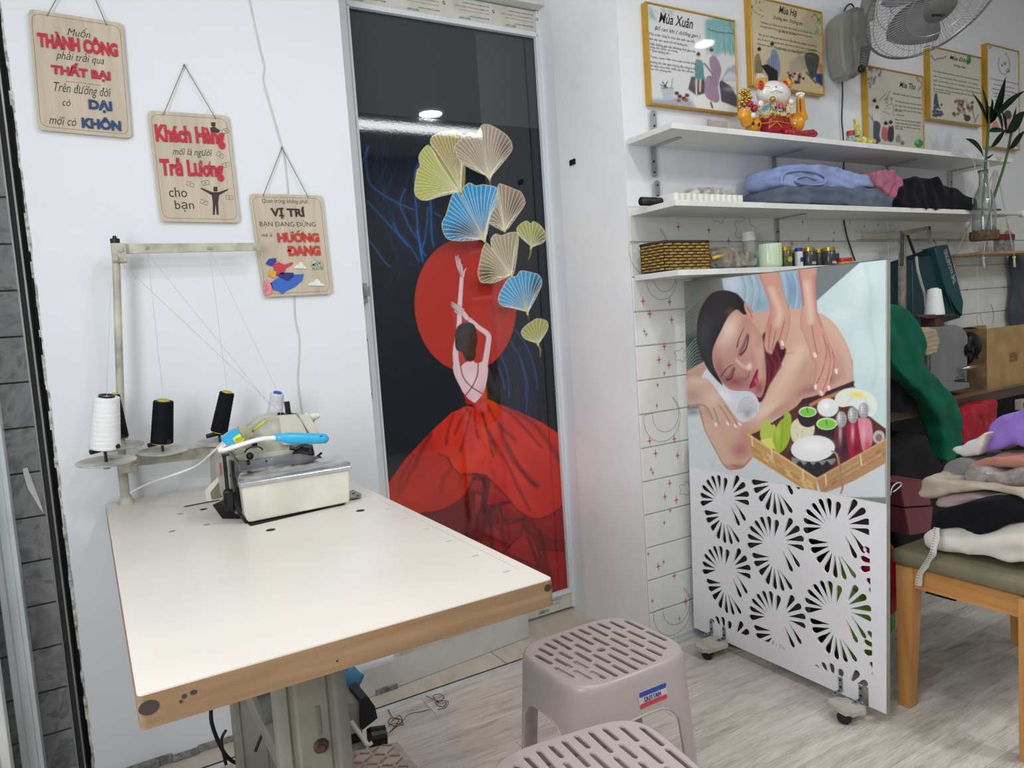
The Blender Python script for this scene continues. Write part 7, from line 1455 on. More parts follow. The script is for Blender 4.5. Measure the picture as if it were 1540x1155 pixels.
for i, (x, y, r, h, bdy, lidm, lab, tx) in enumerate(((430, 540, 11.5, 27, mat('olive_jar', '53512f', rough=.25, var=.25, scale=60), ylid, 'jar with olive contents and brass lid, next to the ribbed jar', ''), (495, 535, 8, 25, dkj, ylid, 'narrow dark jar with brass lid behind the olive jar', ''), (572, 545, 7.5, 26, mat('white_bottle', 'c9c9cf', rough=.35), mat('cobalt_cap', '28347a', rough=.35), 'white bottle with blue cap between the brass lidded jars', ''),
        (680, 540, 11.5, 26, dkj, ylid, 'grey jar with brass lid reading KRO on its label', 'KRO'), (785, 535, 9, 25, mat('smoky_jar', '4b4b4b', rough=.2, var=.2), ylid, 'plain dark jar with brass lid in the middle of the row', ''), (890, 535, 12, 26, dkj, ylid, 'dark jar with brass lid reading KRI, last of the row', 'KRI'), (968, 520, 5.5, 20, mat('glass_dark', '2a2c34', rough=.2), mat('cobalt_cap', '28347a'), 'small bottle with blue cap behind the red tins', ''))):
    Y_ = (1.75, 1.80, 1.76, 1.755, 1.79, 1.755, 1.82)[i]; c_ = P(*JZ([(x, y)])[0], Y=Y_); c_.z = Z_3+.0004; r = r/7*.0185 if False else r*.0019; h = h*.0026
    b_ = bottle('jar' if i not in (2, 6) else 'bottle', lab, 'jar' if i not in (2, 6) else 'bottle', tuple(c_), [(.001, 0), (r*.93, 0), (r, .003), (r, h*.78), (r*.9, h*.82)], bdy, [(.001, h+.002), (r*.92, h+.001), (r*.95, h*.82), (.001, h*.82)], lidm, group='jars on the lowest shelf')
    if tx: bm = B(); text_into(bm, tx, (c_.x-.004, c_.y-r-.001, c_.z+.012), (1, .15, 0), (0, 0, 1), r*1.2, .009, bold=.04); obj('label_lettering', bm, mat('label_white', 'e0e0dc', rough=.5), b_, kind='stuff')
    if i == 2: bm = B(); box(bm, (c_.x-.002, c_.y-r-.0005, c_.z+.026), (.014, .001, .016)); obj('label', bm, mat('label_navy', '2a2c66', rough=.5), b_)
    if i == 0: bm = B(); lathe(bm, [(.010, 0), (.010, .001)], (c_.x-.004, c_.y-r-.0005, c_.z+.026), axis=(-.2, -1, 0), seg=20); obj('label', bm, mat('label_olive', 'a39a3e', rough=.5), b_)
for i, (z, m_) in enumerate(((0, mat('tin_gold_red', 'b0882f', rough=.35)), (.0145, redp))):
    q = P(1268, 392, Y=1.76); bm = B(); lathe(bm, [(.001, 0), (.031, 0), (.032, .002), (.032, .0125), (.031, .014), (.001, .014)], (q.x, 1.76, Z_3+.0004+z), seg=28); solo('flat_tin', bm, m_, ['flat gold tin at the bottom of the pair beside the jars', 'flat red tin stacked on the gold tin beside the jars'][i], 'tin', auto=40)
# ================================================================== sewing bench behind the screen
R1, R2 = tf(1320, 340, 3.85), tf(1320, 580, 3.609); BY = 1.608
bench = thing('sewing_bench', 'dark brown sewing bench against the tiled wall behind the screen', 'bench', (3.0, 1.75, 0))
bw = wood('dark_walnut_laminate', '3a2a24', '57433a', rough=.4, grain=(1.5, 20, 30), bump=.15); bt = wood('worn_brown_top', '5c4632', '8f7450', rough=.35, grain=(1.2, 14, 10), bump=.1)
bm = B(); bb(bm, 1.85, 4.5, BY, 1.906, .71, .749, .001); obj('front_board', bm, bw, bench)
bm = B(); bb(bm, 1.851, 4.5, BY+.002, 1.906, .749, .752); obj('bench_top', bm, bt, bench)
for x in (1.90, 2.95, 4.2): bm = B(); bb(bm, x, x+.035, BY+.03, BY+.065, 0, .71, .002); bb(bm, x, x+.035, 1.85, 1.885, 0, .71, .002); obj('leg', bm, mat('black_steel', '131315', rough=.5), bench)
bm = B(); bb(bm, 1.86, 2.60, BY+.07, 1.90, .06, .60, .004); o = obj('added_dark_block', bm, mat('dark_olive_block', '2f312b', rough=.6, var=.2), bench)  # dark block added under the bench so the screen cut-outs look dark
bm = B(); bb(bm, 2.66, 2.88, BY+.02, 1.86, .42, .62, .02); tube(bm, [(2.77, BY+.02, .52), (2.77, BY-.01, .52)], .06, 20); obj('motor', bm, blackp, bench, auto=40)
bm = B(); bb(bm, 2.62, 4.3, 1.86, 1.88, .15, .70); obj('modesty_panel', bm, mat('black_panel', '0e0e10', rough=.6), bench)
bm = B(); bb(bm, 1.822, 1.832, 1.42, 1.895, .05, .70, .002); solo('added_dark_backing', bm, mat('dark_olive_backing', '34362f', rough=.7, var=.15), 'added dark olive sheet that darkens the flower cut-outs of the screen', 'board')  # sheet added close behind the screen to darken its left cut-outs
sof('dark_bundle', [(1345, 690), (1395, 650), (1425, 720), (1430, 830), (1350, 860)], 1.56, .12, mat('near_black_cloth', '0e0f12', rough=.9), 'black cloth bundle hanging in the dark under the bench', 'bundle', amp=.012, sc=14, voxel=.012)
sof('denim_heap', [(1435, 905), (1470, 900), (1540, 915), (1560, 940), (1500, 938), (1450, 930)], 1.50, .12, fabric('dark_denim', '232a38', var=.3), 'dark blue cloth heap on the floor below the bench', 'cloth', amp=.01, sc=16, voxel=.01, zmin=0)
sh_bag = lambda nm, c, s_, m, lab, seed: None
def bag(name, c, s_, m, lab, seed, cat_='bag'):
    bm = B(); ball(bm, c, s_, 18, 12); wobble(bm, .03, 8, seed); wobble(bm, .010, 30, seed+3)
    for v in bm.verts: v.co.z = max(v.co.z, .002)
    return solo(name, bm, m, lab, cat_, smooth=True)
bag('plastic_bag', (2.07, 1.43, .17), (.13, .09, .17), mat('lime_bag', '6f9a2c', rough=.3, var=.3, scale=18, bump=.6, bscale=30), 'lime green bag on the floor behind the right cut-out flowers', 2)
bag('plastic_bag', (2.03, 1.30, .34), (.06, .06, .12), mat('crimson_bag', '9c1230', rough=.35, var=.2, bump=.6, bscale=30), 'crimson bag standing between the screen and the oak chair leg', 5)
plum = mat('plum_card', '7c3f4a', rough=.5, var=.1)
for i, (pts, z0) in enumerate((([(1352, 727), (1392, 722), (1402, 760), (1360, 763)], 0), ([(1360, 765), (1404, 762), (1400, 800), (1368, 806)], 0))):
    bm = B(); prism(bm, [P(x, y, Y=1.44) for x, y in pts], (0, .12, 0)); bmesh.ops.bevel(bm, geom=bm.edges[:], offset=.003, segments=2, affect='EDGES'); solo('gift_box', bm, plum, ['plum coloured box stacked on top, between screen and clothes pile', 'plum coloured box at the bottom, between screen and clothes pile'][i], 'box')
bm = B(); tube(bm, smooth_path([P(x, y, Y=1.42) for x, y in ((1339, 745), (1342, 733), (1350, 726), (1356, 728), (1350, 735), (1343, 740))]), .0025, 6); solo('white_ribbon', bm, mat('ribbon_white', 'cfcccc', rough=.6), 'white ribbon curl at the edge of the screen by the plum boxes', 'ribbon', smooth=True)
bm = B(); bb(bm, 1.99, 2.25, 1.45, 1.57, 0, .58, .004); solo('carton', bm, mat('dark_carton', '2c2420', rough=.8), 'dark carton in the shadow under the plum boxes', 'box')

# grey sewing machine on the bench
sm = thing('sewing_machine', 'grey industrial sewing machine on the bench with a green sweater thrown over it', 'sewing machine', (2.85, 1.72, .752))
gm = mat('hammered_grey_enamel', '77787a', rough=.35, var=.08, scale=12)
def silr(pts, Y, dy, T=R1, bev=0):
    bm = B(); prism(bm, [P(x, y, Y=Y) for x, y in (T(pts) if T else pts)], (0, dy, 0))
    if bev: bmesh.ops.bevel(bm, geom=bm.edges[:], offset=bev, segments=3, affect='EDGES')
    return bm
obj('column', silr([(300, 590), (470, 572), (505, 592), (527, 640), (522, 905), (432, 945), (400, 930), (300, 930)], 1.65, .12, bev=.008), gm, sm, auto=50)
obj('arm', silr([(60, 590), (370, 582), (370, 740), (60, 740)], 1.66, .10, bev=.006), gm, sm, auto=50)
obj('machine_bed', silr([(40, 905), (530, 905), (535, 935), (430, 955), (40, 955)], 1.63, .16, bev=.002), gm, sm)
bm = B(); c_ = P(*R1([(520, 690)])[0], Y=1.72); lathe(bm, [(.001, -.01), (.06, -.01), (.075, 0), (.078, .02), (.07, .04), (.03, .045), (.001, .045)], c_, axis=(1, 0, 0), seg=30); obj('handwheel', bm, blackp, sm, auto=50)
bm = B(); c_ = P(*R1([(508, 718)])[0], Y=1.655); lathe(bm, [(.001, 0), (.024, 0), (.026, .01), (.014, .014), (.014, .028), (.001, .03)], c_, axis=(.3, -1, 0), seg=22); obj('stitch_dial', bm, mat('dial_black_steel', '202022', rough=.3, metal=.6), sm, auto=40)
bm = B(); tube(bm, [P(*R1([(475, 832)])[0], Y=1.64), P(*R1([(520, 820)])[0], Y=1.62), P(*R1([(575, 812)])[0], Y=1.60)], [.006, .008, .006], 8); obj('lever', bm, steel, sm, smooth=True)
bm = B(); prism(bm, [P(x, y, Y=1.648) for x, y in R1([(447, 890), (507, 880), (507, 905), (447, 915)])], (0, .002, 0)); obj('maker_plate', bm, mat('plate_dark', '2f2b28', rough=.4), sm)
bm = B(); text_into(bm, 'INDUSTRIAL', P(*R1([(477, 872)])[0], Y=1.6485), (1, 0, 0), (0, 0, 1), .060, .006); obj('plate_lettering', bm, blackp, sm, kind='stuff')
bm = B(); prism(bm, [P(x, y, Y=1.68) for x, y in R1([(215, 518), (300, 535), (445, 515), (460, 506), (300, 512)])], (0, .06, 0)); bb(bm, P(*R1([(320, 560)])[0], Y=1.7).x, P(*R1([(370, 560)])[0], Y=1.7).x, 1.69, 1.75, P(*R1([(320, 580)])[0], Y=1.7).z, P(*R1([(320, 515)])[0], Y=1.7).z); obj('spool_tray', bm, mat('tray_rust', '5a3a38', rough=.5, var=.3), sm)
b0 = P(*R1([(330, 514)])[0], Y=1.70); bm = B(); h_ = P(*R1([(330, 362)])[0], Y=1.70).z-b0.z
cn = thing('thread_cone', 'white thread cone standing on top of the grey sewing machine', 'thread cone', tuple(b0)); lathe(bm, [(.036, 0), (.037, .004)]+[(.037-.012*k/24+.0005*math.sin(k*2.3), .006+(h_-.01)*k/24) for k in range(25)]+[(.012, h_)], b0, seg=30); obj('wound_thread', bm, wht, cn, auto=60)
bm = B(); lathe(bm, [(.009, h_-.01), (.011, h_+.003), (.015, h_+.003), (.016, h_-.002)], b0, seg=16); obj('core', bm, mat('core_white', 'd5d5d2', rough=.5), cn)
sg = thing('sewing_machine_stand', 'old cream upright rod with square top arm behind the bench machine', 'stand', tuple(P(1360, 465, Y=1.80)))
bm = B(); prism(bm, [P(x, y, Y=1.79) for x, y in ((1356, 352), (1363, 352), (1362, 560), (1355, 560))], (0, .014, 0)); obj('upright', bm, mat('dirty_cream', '8e8778', rough=.5, var=.3, scale=30), sg)
bm = B(); prism(bm, [P(x, y, Y=1.785) for x, y in ((1357, 347), (1398, 340), (1400, 345), (1360, 354))], (0, .014, 0)); prism(bm, [P(x, y, Y=1.785) for x, y in ((1397, 340), (1400, 340), (1401, 366), (1398, 366))], (0, .008, 0)); obj('top_arm', bm, mat('dirty_cream_dark', '6f6a60', rough=.5, var=.2), sg)
bm = B(); tube(bm, [P(1357, 352, Y=1.775), P(1356, 400, Y=1.775)], .006, 6); tube(bm, [P(1365, 354, Y=1.775), P(1379, 392, Y=1.775)], .006, 6); obj('black_strap', bm, blackp, sg)
bm = B(); tube(bm, smooth_path([P(x, y, Y=1.74) for x, y in ((1378, 386), (1380, 405), (1386, 428), (1391, 445), (1392, 462))]), .006, 8); obj('white_hose', bm, mat('hose_white', 'a3a39c', rough=.5), sg, smooth=True)
# teal shopping bag
tb = thing('shopping_bag', 'dark teal paper shopping bag reading THE VAGABOND, leaning on the tiled wall', 'shopping bag', tuple(P(1400, 480, Y=1.84)))
teal = mat('teal_paper', '17393f', rough=.5, var=.2, scale=20); teal2 = mat('teal_paper_side', '1d4a50', rough=.45, var=.12)
obj('front_panel', silr([(-60, 290), (70, 232), (330, 160), (440, 420), (480, 530), (370, 562), (-60, 600)], 1.83, .05), teal, tb)
obj('gusset', silr([(325, 128), (405, 106), (495, 440), (488, 520), (450, 470), (395, 370)], 1.815, .05), teal2, tb)
obj('back_panel', silr([(-60, 260), (320, 128), (330, 165), (-60, 300)], 1.86, .02), mat('teal_inner', '0f2a30', rough=.6), tb)
bm = B(); p0, p1_ = P(*R1([(447, 330)])[0], Y=1.814), P(*R1([(387, 135)])[0], Y=1.814); U = p1_-p0; V = Vector((0, -1, 0)).cross(U).normalized()*1
text_into(bm, 'THE VAGABOND', (p0+p1_)/2, U, V, U.length*.98, .028, lift=.001, bold=.01); obj('bag_lettering', bm, mat('bag_white', 'c3cccb', rough=.5), tb, kind='stuff')
bm = B(); q = P(*R1([(368, 240)])[0], Y=1.8275); tube(bm, [q+Vector((.016*math.cos(k*PI/10), 0, .036*math.sin(k*PI/10))) for k in range(20)], .0015, 5, closed=True)
for pts in ([(335, 130), (400, 370), (470, 530)], [(395, 370), (440, 500), (450, 520)], [(200, 220), (205, 540)], [(230, 210), (300, 520)], [(165, 230), (170, 500)]): tube(bm, [P(x, y, Y=1.8275 if i_ else 1.8145) for i_, (x, y) in enumerate(R1(pts))], .0010, 4)
obj('bag_linework', bm, mat('bag_line', '5f7f82', rough=.5), tb, kind='stuff')
# kraft bag
kb = thing('paper_bag', 'brown kraft paper bag standing on the bench at the right edge', 'paper bag', (3.45, 1.75, .752))
kr = mat('kraft_paper', 'a3835a', rough=.7, var=.12, scale=12, bump=.3, bscale=30, bdist=.003); kz1 = 1.013
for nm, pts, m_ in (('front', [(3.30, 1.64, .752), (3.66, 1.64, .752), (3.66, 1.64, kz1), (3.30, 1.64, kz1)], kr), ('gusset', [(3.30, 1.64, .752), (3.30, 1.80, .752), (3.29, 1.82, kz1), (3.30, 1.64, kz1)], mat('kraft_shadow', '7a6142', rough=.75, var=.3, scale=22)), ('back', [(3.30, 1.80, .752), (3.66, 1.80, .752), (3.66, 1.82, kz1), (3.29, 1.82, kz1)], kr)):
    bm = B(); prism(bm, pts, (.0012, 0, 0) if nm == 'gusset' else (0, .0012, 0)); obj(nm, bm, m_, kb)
bm = B(); q = P(1522, 537, Y=1.639); bb(bm, q.x-.02, q.x+.045, 1.6385, 1.6398, q.z-.02, q.z+.02); obj('stamp', bm, mat('kraft_stamp', '7c6143', rough=.8, var=.4, scale=90), kb)
bm = B(); text_into(bm, 'ES', (3.298, 1.70, .90), (0, -1, 0), (0, 0, 1), .06, .035, bold=.02); obj('gusset_lettering', bm, mat('print_black', '1a1613', rough=.7), kb, kind='stuff')
sof('black_glove', [(1460, 505), (1470, 497), (1480, 500), (1478, 530), (1470, 548), (1460, 545)], 1.69, .06, blackp, 'black cloth stuffed between machine wheel and kraft bag', 'cloth', amp=.006, sc=30, voxel=.008)
# sweater and cuff
grn = fabric('green_knit', '0b5d45', var=.18, bump=1, bscale=330)
sof('green_sweater', [(1330, 456), (1352, 456), (1372, 470), (1388, 493), (1395, 520), (1390, 545), (1402, 558), (1421, 578), (1442, 602), (1449, 622), (1450, 655), (1446, 682), (1438, 694), (1424, 695), (1423, 665), (1417, 640), (1407, 620), (1395, 600), (1375, 582), (1355, 560), (1335, 535)], 1.535, .075, grn, 'emerald green knitted sweater hanging over the machine and bench edge', 'sweater', amp=.010, sc=16, seed=4, voxel=.008, ridge=(.0015, (.9, 0, .2), 60), sm=12)
sof('beige_cuff', [(1386, 496), (1400, 492), (1412, 497), (1415, 512), (1411, 530), (1396, 535), (1388, 528)], 1.60, .05, fabric('beige_rib_knit', 'a99a80', bump=1, bscale=200), 'beige ribbed knit cuff peeping out beside the green sweater', 'cuff', amp=.003, voxel=.006, ridge=(.002, (0, 0, 1), 400))
sof('black_trousers', [(1338, 580), (1352, 560), (1372, 585), (1400, 608), (1395, 612), (1338, 622)], 1.59, .10, blkf, 'black garment lying on the bench under the green sweater', 'clothes', amp=.006, voxel=.008)
redb = mat('glossy_red_bag', 'a90f28', rough=.15, var=.2, bump=1, bscale=30, bdist=.006)
sof('plastic_bag', [(1452, 618), (1465, 610), (1501, 600), (1500, 635), (1485, 655), (1466, 668), (1450, 672)], 1.54, .06, redb, 'shiny red plastic bag hanging under the front edge of the bench', 'bag', amp=.008, sc=30, voxel=.008, ridge=(.0012, (1, 0, .4), 90))
bm = B(); q = P(1536, 608, Y=1.60); box(bm, q, (.05, .03, .045), .002); o = solo('switch_box', bm, mat('switch_cream', 'aaa594', rough=.5), 'small cream switch box under the bench at the right edge', 'switch')
bm = B(); box(bm, (-.012, -.0155, .0225), (.014, .003, .022)); obj('red_button', bm, redp, o, world=False); bm = B(); box(bm, (.010, -.0155, .0225), (.014, .003, .022)); obj('black_button', bm, blackp, o, world=False)
# hanging trousers, little rope shelf, plant
sof('grey_trousers', [(1525, 383), (1540, 382), (1575, 384), (1575, 495), (1528, 492), (1524, 470), (1529, 430)], 1.86, .03, fabric('grey_cloth', '4c4e54', var=.15), 'grey cloth hanging on the tiled wall below the rope shelf', 'cloth', amp=.006, sc=14, voxel=.008, ridge=(.0015, (1, 0, 0), 80))
rs = thing('rope_shelf', 'small wooden shelf hung on white ropes at the right edge', 'shelf', (3.72, 1.82, 1.33)); rz = P(1480, 378, Y=1.75).z; rx0 = P(1477, 378, Y=1.75).x
bm = B(); bb(bm, rx0, rx0+.55, 1.75, 1.90, rz-.012, rz, .002); obj('board', bm, wood('raw_pine', '9a7c58', 'b4956c', grain=(3, 20, 20)), rs)
rope = mat('white_rope', 'c9c4b6', rough=.9)
tpz = P(1503, 250, Y=1.80)
for x, y in ((rx0+.03, 1.76), (rx0+.03, 1.89), (rx0+.30, 1.76), (rx0+.30, 1.89)):
    bm = B(); tube(bm, [(tpz.x+(.02 if x > rx0+.1 else 0), 1.82, 1.73), (x, y, rz-.02)], .003, 6); ball(bm, (x, y, rz-.03), .008, 8, 6); tube(bm, [(x, y, rz-.03), (x+.004, y, rz-.075)], [.004, .006], 6); obj('rope', bm, rope, rs, smooth=True)
q = P(1510, 372, Y=1.80); bx = thing('brush_case', 'clear case with dark red band on the rope shelf', 'case', (q.x, 1.80, rz)); bm = B(); bb(bm, q.x-.065, q.x+.065, 1.785, 1.815, rz, rz+.055, .002); obj('case_body', bm, mat('case_print', '8a8488', rough=.4, var=.6, scale=90), bx); bm = B(); bb(bm, q.x-.067, q.x+.067, 1.783, 1.817, rz+.055, rz+.082, .002); obj('red_band', bm, mat('maroon_band', '7c1a2a', rough=.4), bx)
q = P(1519, 345, Y=1.85); bottle('lotion_bottle', 'pinkish slim bottle behind the case on the rope shelf', 'bottle', (q.x, 1.86, rz), [(.001, 0), (.02, 0), (.021, .09), (.008, .11)], mat('pink_bottle', 'b98f92', rough=.3, trans=.4), [(.001, .15), (.006, .15), (.008, .11), (.001, .11)], mat('cap_white', 'dcdcda'))
bm = B(); bb(bm, P(1472, 315, Y=1.72).x, P(1503, 315, Y=1.72).x, 1.712, 1.76, Z_2, Z_2+.012, .002); solo('slate_tray', bm, mat('slate_blue', '47506a', rough=.5), 'narrow slate blue tray at the right end of the middle shelf', 'tray')
pl_ = thing('bamboo_plant', 'green leafy cuttings in a hanging clear glass vase at the right end of the shelves', 'plant', tuple(P(1480, 360, Y=1.655)))
VY = 1.655; c_ = P(1480, 360, Y=VY); zt = P(1480, 256, Y=VY).z-c_.z
bm = B(); lathe(bm, [(.001, 0), (.040, 0), (.045, .01), (.044, .06), (.045, .13), (.035, .18), (.018, .22), (.016, zt-.02), (.022, zt), (.020, zt), (.014, zt-.02), (.016, .22), (.033, .178), (.043, .13), (.042, .06), (.042, .012), (.001, .006)], c_, seg=32); obj('glass_vase', bm, clr, pl_, smooth=True)
bm = B(); lathe(bm, [(.001, -.004), (.05, -.004), (.056, .01), (.054, .034), (.047, .034), (.046, .0), (.001, -.001)], c_, seg=26); obj('vase_holder', bm, mat('brown_bark', '5f4a36', rough=.8, var=.4, scale=60), pl_, auto=50)
bm = B(); lathe(bm, [(.001, .007), (.040, .008), (.041, .034), (.001, .034)], c_, seg=24); obj('water', bm, mat('brown_water', '5a4a33', rough=.2, trans=.3), pl_)
for a in (0, 2.1, 4.2): bm = B(); tube(bm, [c_+Vector((.048*math.cos(a), .048*math.sin(a), .03)), c_+Vector((.03*math.cos(a), .03*math.sin(a), zt+.03)), Vector((c_.x, 1.70, Z_1-.02))], .0015, 5); obj('hanging_string', bm, rope, pl_)
lf = mat('dark_leaf', '1f3b22', rough=.4, var=.3, scale=18, stretch=(1, 1, 3), bump=.3, bscale=60); stm = mat('green_stem', '3f5a2b', rough=.5, var=.2)
ZP = tf(1440, 100, 3.3)
def pstem(pts): bm = B(); tube(bm, smooth_path([P(x, y, Y=VY+dy) for x, y, dy in pts]), .0055, 8); obj('stem', bm, stm, pl_, smooth=True)
pstem(((1477, 352, .01), (1478, 310, 0), (1482, 250, 0), (1486, 200, -.01), (1488, 160, -.02))); pstem(((1483, 350, -.01), (1494, 300, 0), (1510, 250, 0), (1518, 215, -.01), (1524, 180, -.03)))
def leaf_(base, tip, w_, dy0, dy1, bend=.1):
    a, b = ZP([base, tip]); pa, pb = P(*a, Y=VY+dy0), P(*b, Y=VY+dy1); d_ = pb-pa; L = d_.length; side = d_.cross(Vector((.25, -1, .15))).normalized(); nrm = side.cross(d_).normalized(); bm = B(); rows = []
    for i in range(9):
        t_ = i/8; ww = w_*math.sin(PI*min(1, t_**.7))*.5+.0006; c = pa+d_*t_+Vector((0, 0, 1))*bend*L*math.sin(PI*t_)*.6; rows.append([bm.verts.new(c-side*ww+nrm*ww*.4), bm.verts.new(c), bm.verts.new(c+side*ww+nrm*ww*.4)])
    for A_1, B_1 in zip(rows, rows[1:]):
        for k in range(2): bm.faces.new((A_1[k], B_1[k], B_1[k+1], A_1[k+1]))
    bmesh.ops.solidify(bm, geom=bm.faces[:], thickness=.0008); obj('leaf', bm, lf, pl_, smooth=True)
for base, tip, w_, d0, d1 in (((155, 290), (240, 48), .075, -.01, -.05), ((150, 285), (118, 92), .040, -.01, 0), ((148, 290), (70, 128), .040, -.01, .02), ((180, 250), (335, 120), .030, -.02, -.07), ((130, 450), (38, 358), .034, 0, -.03), ((225, 330), (180, 200), .042, -.02, -.05), ((240, 340), (215, 210), .038, -.02, -.03),
                                ((240, 330), (335, 222), .060, -.03, -.06), ((255, 330), (292, 200), .030, -.03, -.02), ((165, 400), (240, 312), .036, -.01, -.05), ((255, 410), (335, 318), .036, -.02, -.05), ((150, 322), (250, 325), .024, -.01, -.06), ((140, 455), (180, 435), .02, 0, -.03), ((160, 260), (170, 160), .05, -.02, -.06)):
    leaf_(base, tip, w_, d0, d1)

# ================================================================== oak chair and the clothes on it
oak = wood('oak', 'a9733c', 'c69455', rough=.4, grain=(14, 14, 1.4), bump=.12); oakh = wood('oak_rail', 'a9733c', 'c69455', rough=.4, grain=(14, 1.4, 14), bump=.12)
CX0, CX1, CYa, CYb, SZ = 1.932, 2.60, .800, 1.210, .418
ch = thing('oak_chair', 'oak chair with olive grey padded seat, loaded with clothes', 'chair', ((CX0+CX1)/2, (CYa+CYb)/2, 0))
def leg_(x, y, sx, sy, top=SZ):
    bm = B(); w0, w1 = .034, .052; vs = []
    for z, w_ in ((0, w0), (top, w1)):
        for dx, dy in ((0, 0), (w_*sx, 0), (w_*sx, w_*sy), (0, w_*sy)): vs.append(bm.verts.new((x+dx, y+dy, z)))
    for f in ((0, 1, 2, 3), (7, 6, 5, 4), (0, 4, 5, 1), (1, 5, 6, 2), (2, 6, 7, 3), (3, 7, 4, 0)): bm.faces.new([vs[i] for i in f])
    bmesh.ops.recalc_face_normals(bm, faces=bm.faces); bmesh.ops.bevel(bm, geom=bm.edges[:], offset=.002, segments=2, affect='EDGES'); return bm
obj('leg', leg_(CX0, CYb, 1, -1), oak, ch); obj('leg', leg_(CX1, CYb, -1, -1), oak, ch); obj('leg', leg_(CX0-.02, CYa+.085, 1, -1, .42), oak, ch); obj('leg', leg_(CX1, CYa, -1, 1, .85), oak, ch)
bm = B(); bb(bm, CX0+.006, CX0+.028, CYa+.08, CYb-.05, .360, SZ, .002); obj('side_rail', bm, oakh, ch); bm = B(); bb(bm, CX0+.05, CX1-.05, CYb-.03, CYb-.008, .360, SZ, .002); obj('back_rail', bm, oakh, ch)
bm = B(); bb(bm, CX1-.03, CX1-.006, CYa+.05, CYb-.05, .360, SZ, .002); obj('side_rail', bm, oakh, ch)
bm = B(); bb(bm, CX0-.012, CX1+.01, CYa+.02, CYb+.012, SZ, SZ+.048, .02, 4); obj('seat_cushion', bm, mat('olive_leatherette', '6f6850', rough=.42, var=.06, bump=.25, bscale=260), ch, auto=60)
def pile(name, pts, X_, dx, m, lab, cat_, T=R2, **k):
    kw = dict(voxel=.008, sm=10, amp=.008, sc=18, seed=1); kw.update(k); ridge = kw.pop('ridge', None); bm = B(); prism(bm, [P(x, y, X=X_) for x, y in (T(pts) if T else pts)], (dx, 0, 0)); bm = soft(bm, kw['voxel'], kw['sm'], kw['amp'], kw['sc'], kw['seed'])
    if ridge: ridges(bm, *ridge)
    for v in bm.verts: v.co.z = max(v.co.z, SZ+.0485) if k.get('zc', 1) else v.co.z
    return solo(name, bm, m, lab, cat_, smooth=True)
cotton = fabric('white_cotton', 'd3cdc4', var=.05, sheen=.2)
pile('white_shirt', [(228, 812), (270, 772), (330, 765), (450, 765), (560, 780), (650, 760), (794, 735), (900, 740), (900, 985), (794, 962), (700, 966), (620, 948), (560, 928), (480, 925), (380, 915), (260, 880)], 1.965, .30, cotton, 'white cotton garments at the bottom of the clothes pile on the chair', 'clothes', seed=2, ridge=(.003, (0, .3, 1), 90))
pile('black_trousers', [(288, 700), (320, 680), (450, 640), (600, 608), (700, 615), (794, 655), (900, 690), (900, 760), (794, 745), (700, 765), (620, 800), (540, 822), (490, 800), (440, 768), (350, 785), (300, 775)], 1.95, .27, blkf, 'black trousers folded between the white and pink garments on the chair', 'clothes', seed=5, amp=.006)
pile('pink_shirt', [(318, 668), (300, 640), (312, 605), (350, 590), (500, 590), (650, 595), (794, 618), (900, 640), (900, 690), (794, 665), (700, 630), (600, 618), (450, 648), (350, 668)], 1.985, .26, fabric('dusty_pink_cotton', 'b8a09e', var=.08), 'dusty pink shirt in the middle of the clothes pile on the chair', 'clothes', seed=7, ridge=(.0025, (0, .2, 1), 160))
pile('beige_trousers', [(205, 595), (220, 515), (250, 488), (300, 502), (420, 522), (560, 545), (700, 552), (900, 570), (900, 640), (794, 622), (700, 600), (560, 582), (420, 578), (320, 592), (240, 615)], 1.96, .28, fabric('beige_linen', 'a79b88', var=.1), 'beige trousers lying across the clothes pile on the chair', 'clothes', seed=9, ridge=(.003, (0, .5, 1), 90))
pile('grey_cloth', [(335, 500), (345, 455), (385, 415), (440, 388), (500, 395), (520, 470), (480, 520), (400, 520)], 2.05, .18, fabric('pale_grey_cloth', '7f7d7e', var=.12), 'grey cloth rising behind the beige trousers on the chair', 'clothes', seed=11)
cello = mat('clear_polythene', 'b3aaa6', rough=.08, var=.35, scale=26, bump=.8, bscale=40, bdist=.003, spec=.9, trans=.45)
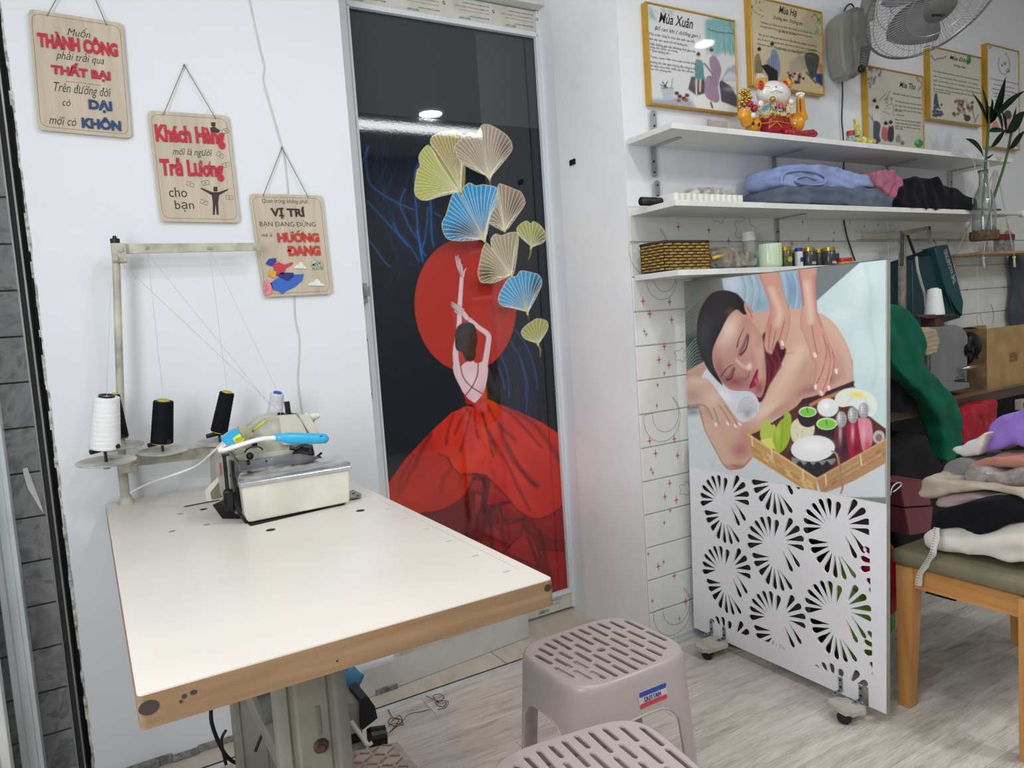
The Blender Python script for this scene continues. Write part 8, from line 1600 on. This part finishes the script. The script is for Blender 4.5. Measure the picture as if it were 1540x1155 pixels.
pile('peach_garment', [(470, 500), (480, 430), (560, 400), (700, 385), (900, 400), (900, 470), (700, 450), (560, 455), (520, 500)], 2.03, .16, fabric('peach_cloth', 'b0776a', var=.12), 'peach garment inside the clear polythene bag on the chair', 'clothes', seed=12)
pile('clear_bag', [(455, 500), (470, 450), (520, 440), (640, 470), (780, 450), (900, 470), (900, 560), (700, 545), (560, 535), (480, 520)], 2.00, .22, cello, 'crinkled clear polythene bag on the clothes pile', 'bag', seed=13, ridge=(.002, (.3, 1, .5), 90))
pur = mat('lilac_plastic', '8f70c2', rough=.3, var=.1, bump=.6, bscale=18, bdist=.006)
pile('plastic_bag', [(545, 380), (560, 320), (600, 240), (660, 185), (740, 140), (900, 80), (900, 420), (794, 345), (720, 318), (620, 350)], 2.10, .16, pur, 'lilac plastic bag on top of the clothes pile', 'bag', seed=14, amp=.012, sc=12, ridge=(.003, (0, 1, .4), 70))
pile('white_frill', [(388, 342), (420, 332), (455, 335), (475, 310), (530, 290), (570, 262), (592, 266), (565, 310), (545, 360), (540, 385), (470, 395), (430, 372), (395, 358)], 2.06, .10, mat('white_satin', 'c9c6c2', rough=.4), 'white frilled strap sticking out left of the lilac bag', 'clothes', seed=15, voxel=.006, sm=5)
bm = B(); pts = [P(x, y, X=1.94-.02*i) for i, (x, y) in enumerate(R2([(322, 770), (315, 830), (300, 905)]))]+[P(x, y, X=CX0-.016) for x, y in R2([(270, 960), (235, 1015), (218, 1085)])]
pts = smooth_path(pts, 5); rows = [[bm.verts.new(p+Vector((0, -.0085+.002*math.sin(i), 0))), bm.verts.new(p+Vector((-.001, .0085, 0)))] for i, p in enumerate(pts)]
for A_1, B_1 in zip(rows, rows[1:]): bm.faces.new((A_1[0], A_1[1], B_1[1], B_1[0]))
bmesh.ops.solidify(bm, geom=bm.faces[:], thickness=.0008)
mt = thing('measuring_tape', 'white measuring tape hanging from the clothes pile over the chair seat', 'tape', tuple(pts[-1])); obj('tape_band', bm, mat('tape_white', 'eceae4', rough=.45), mt)
bm = B()
for i in range(0, len(pts)-1): p = pts[i]; box(bm, p+Vector((-.0016, .004, 0)), (.0006, .006, .0012))
obj('tape_marks', bm, mat('tape_ink', '4a4a4c', rough=.6), mt, kind='stuff')
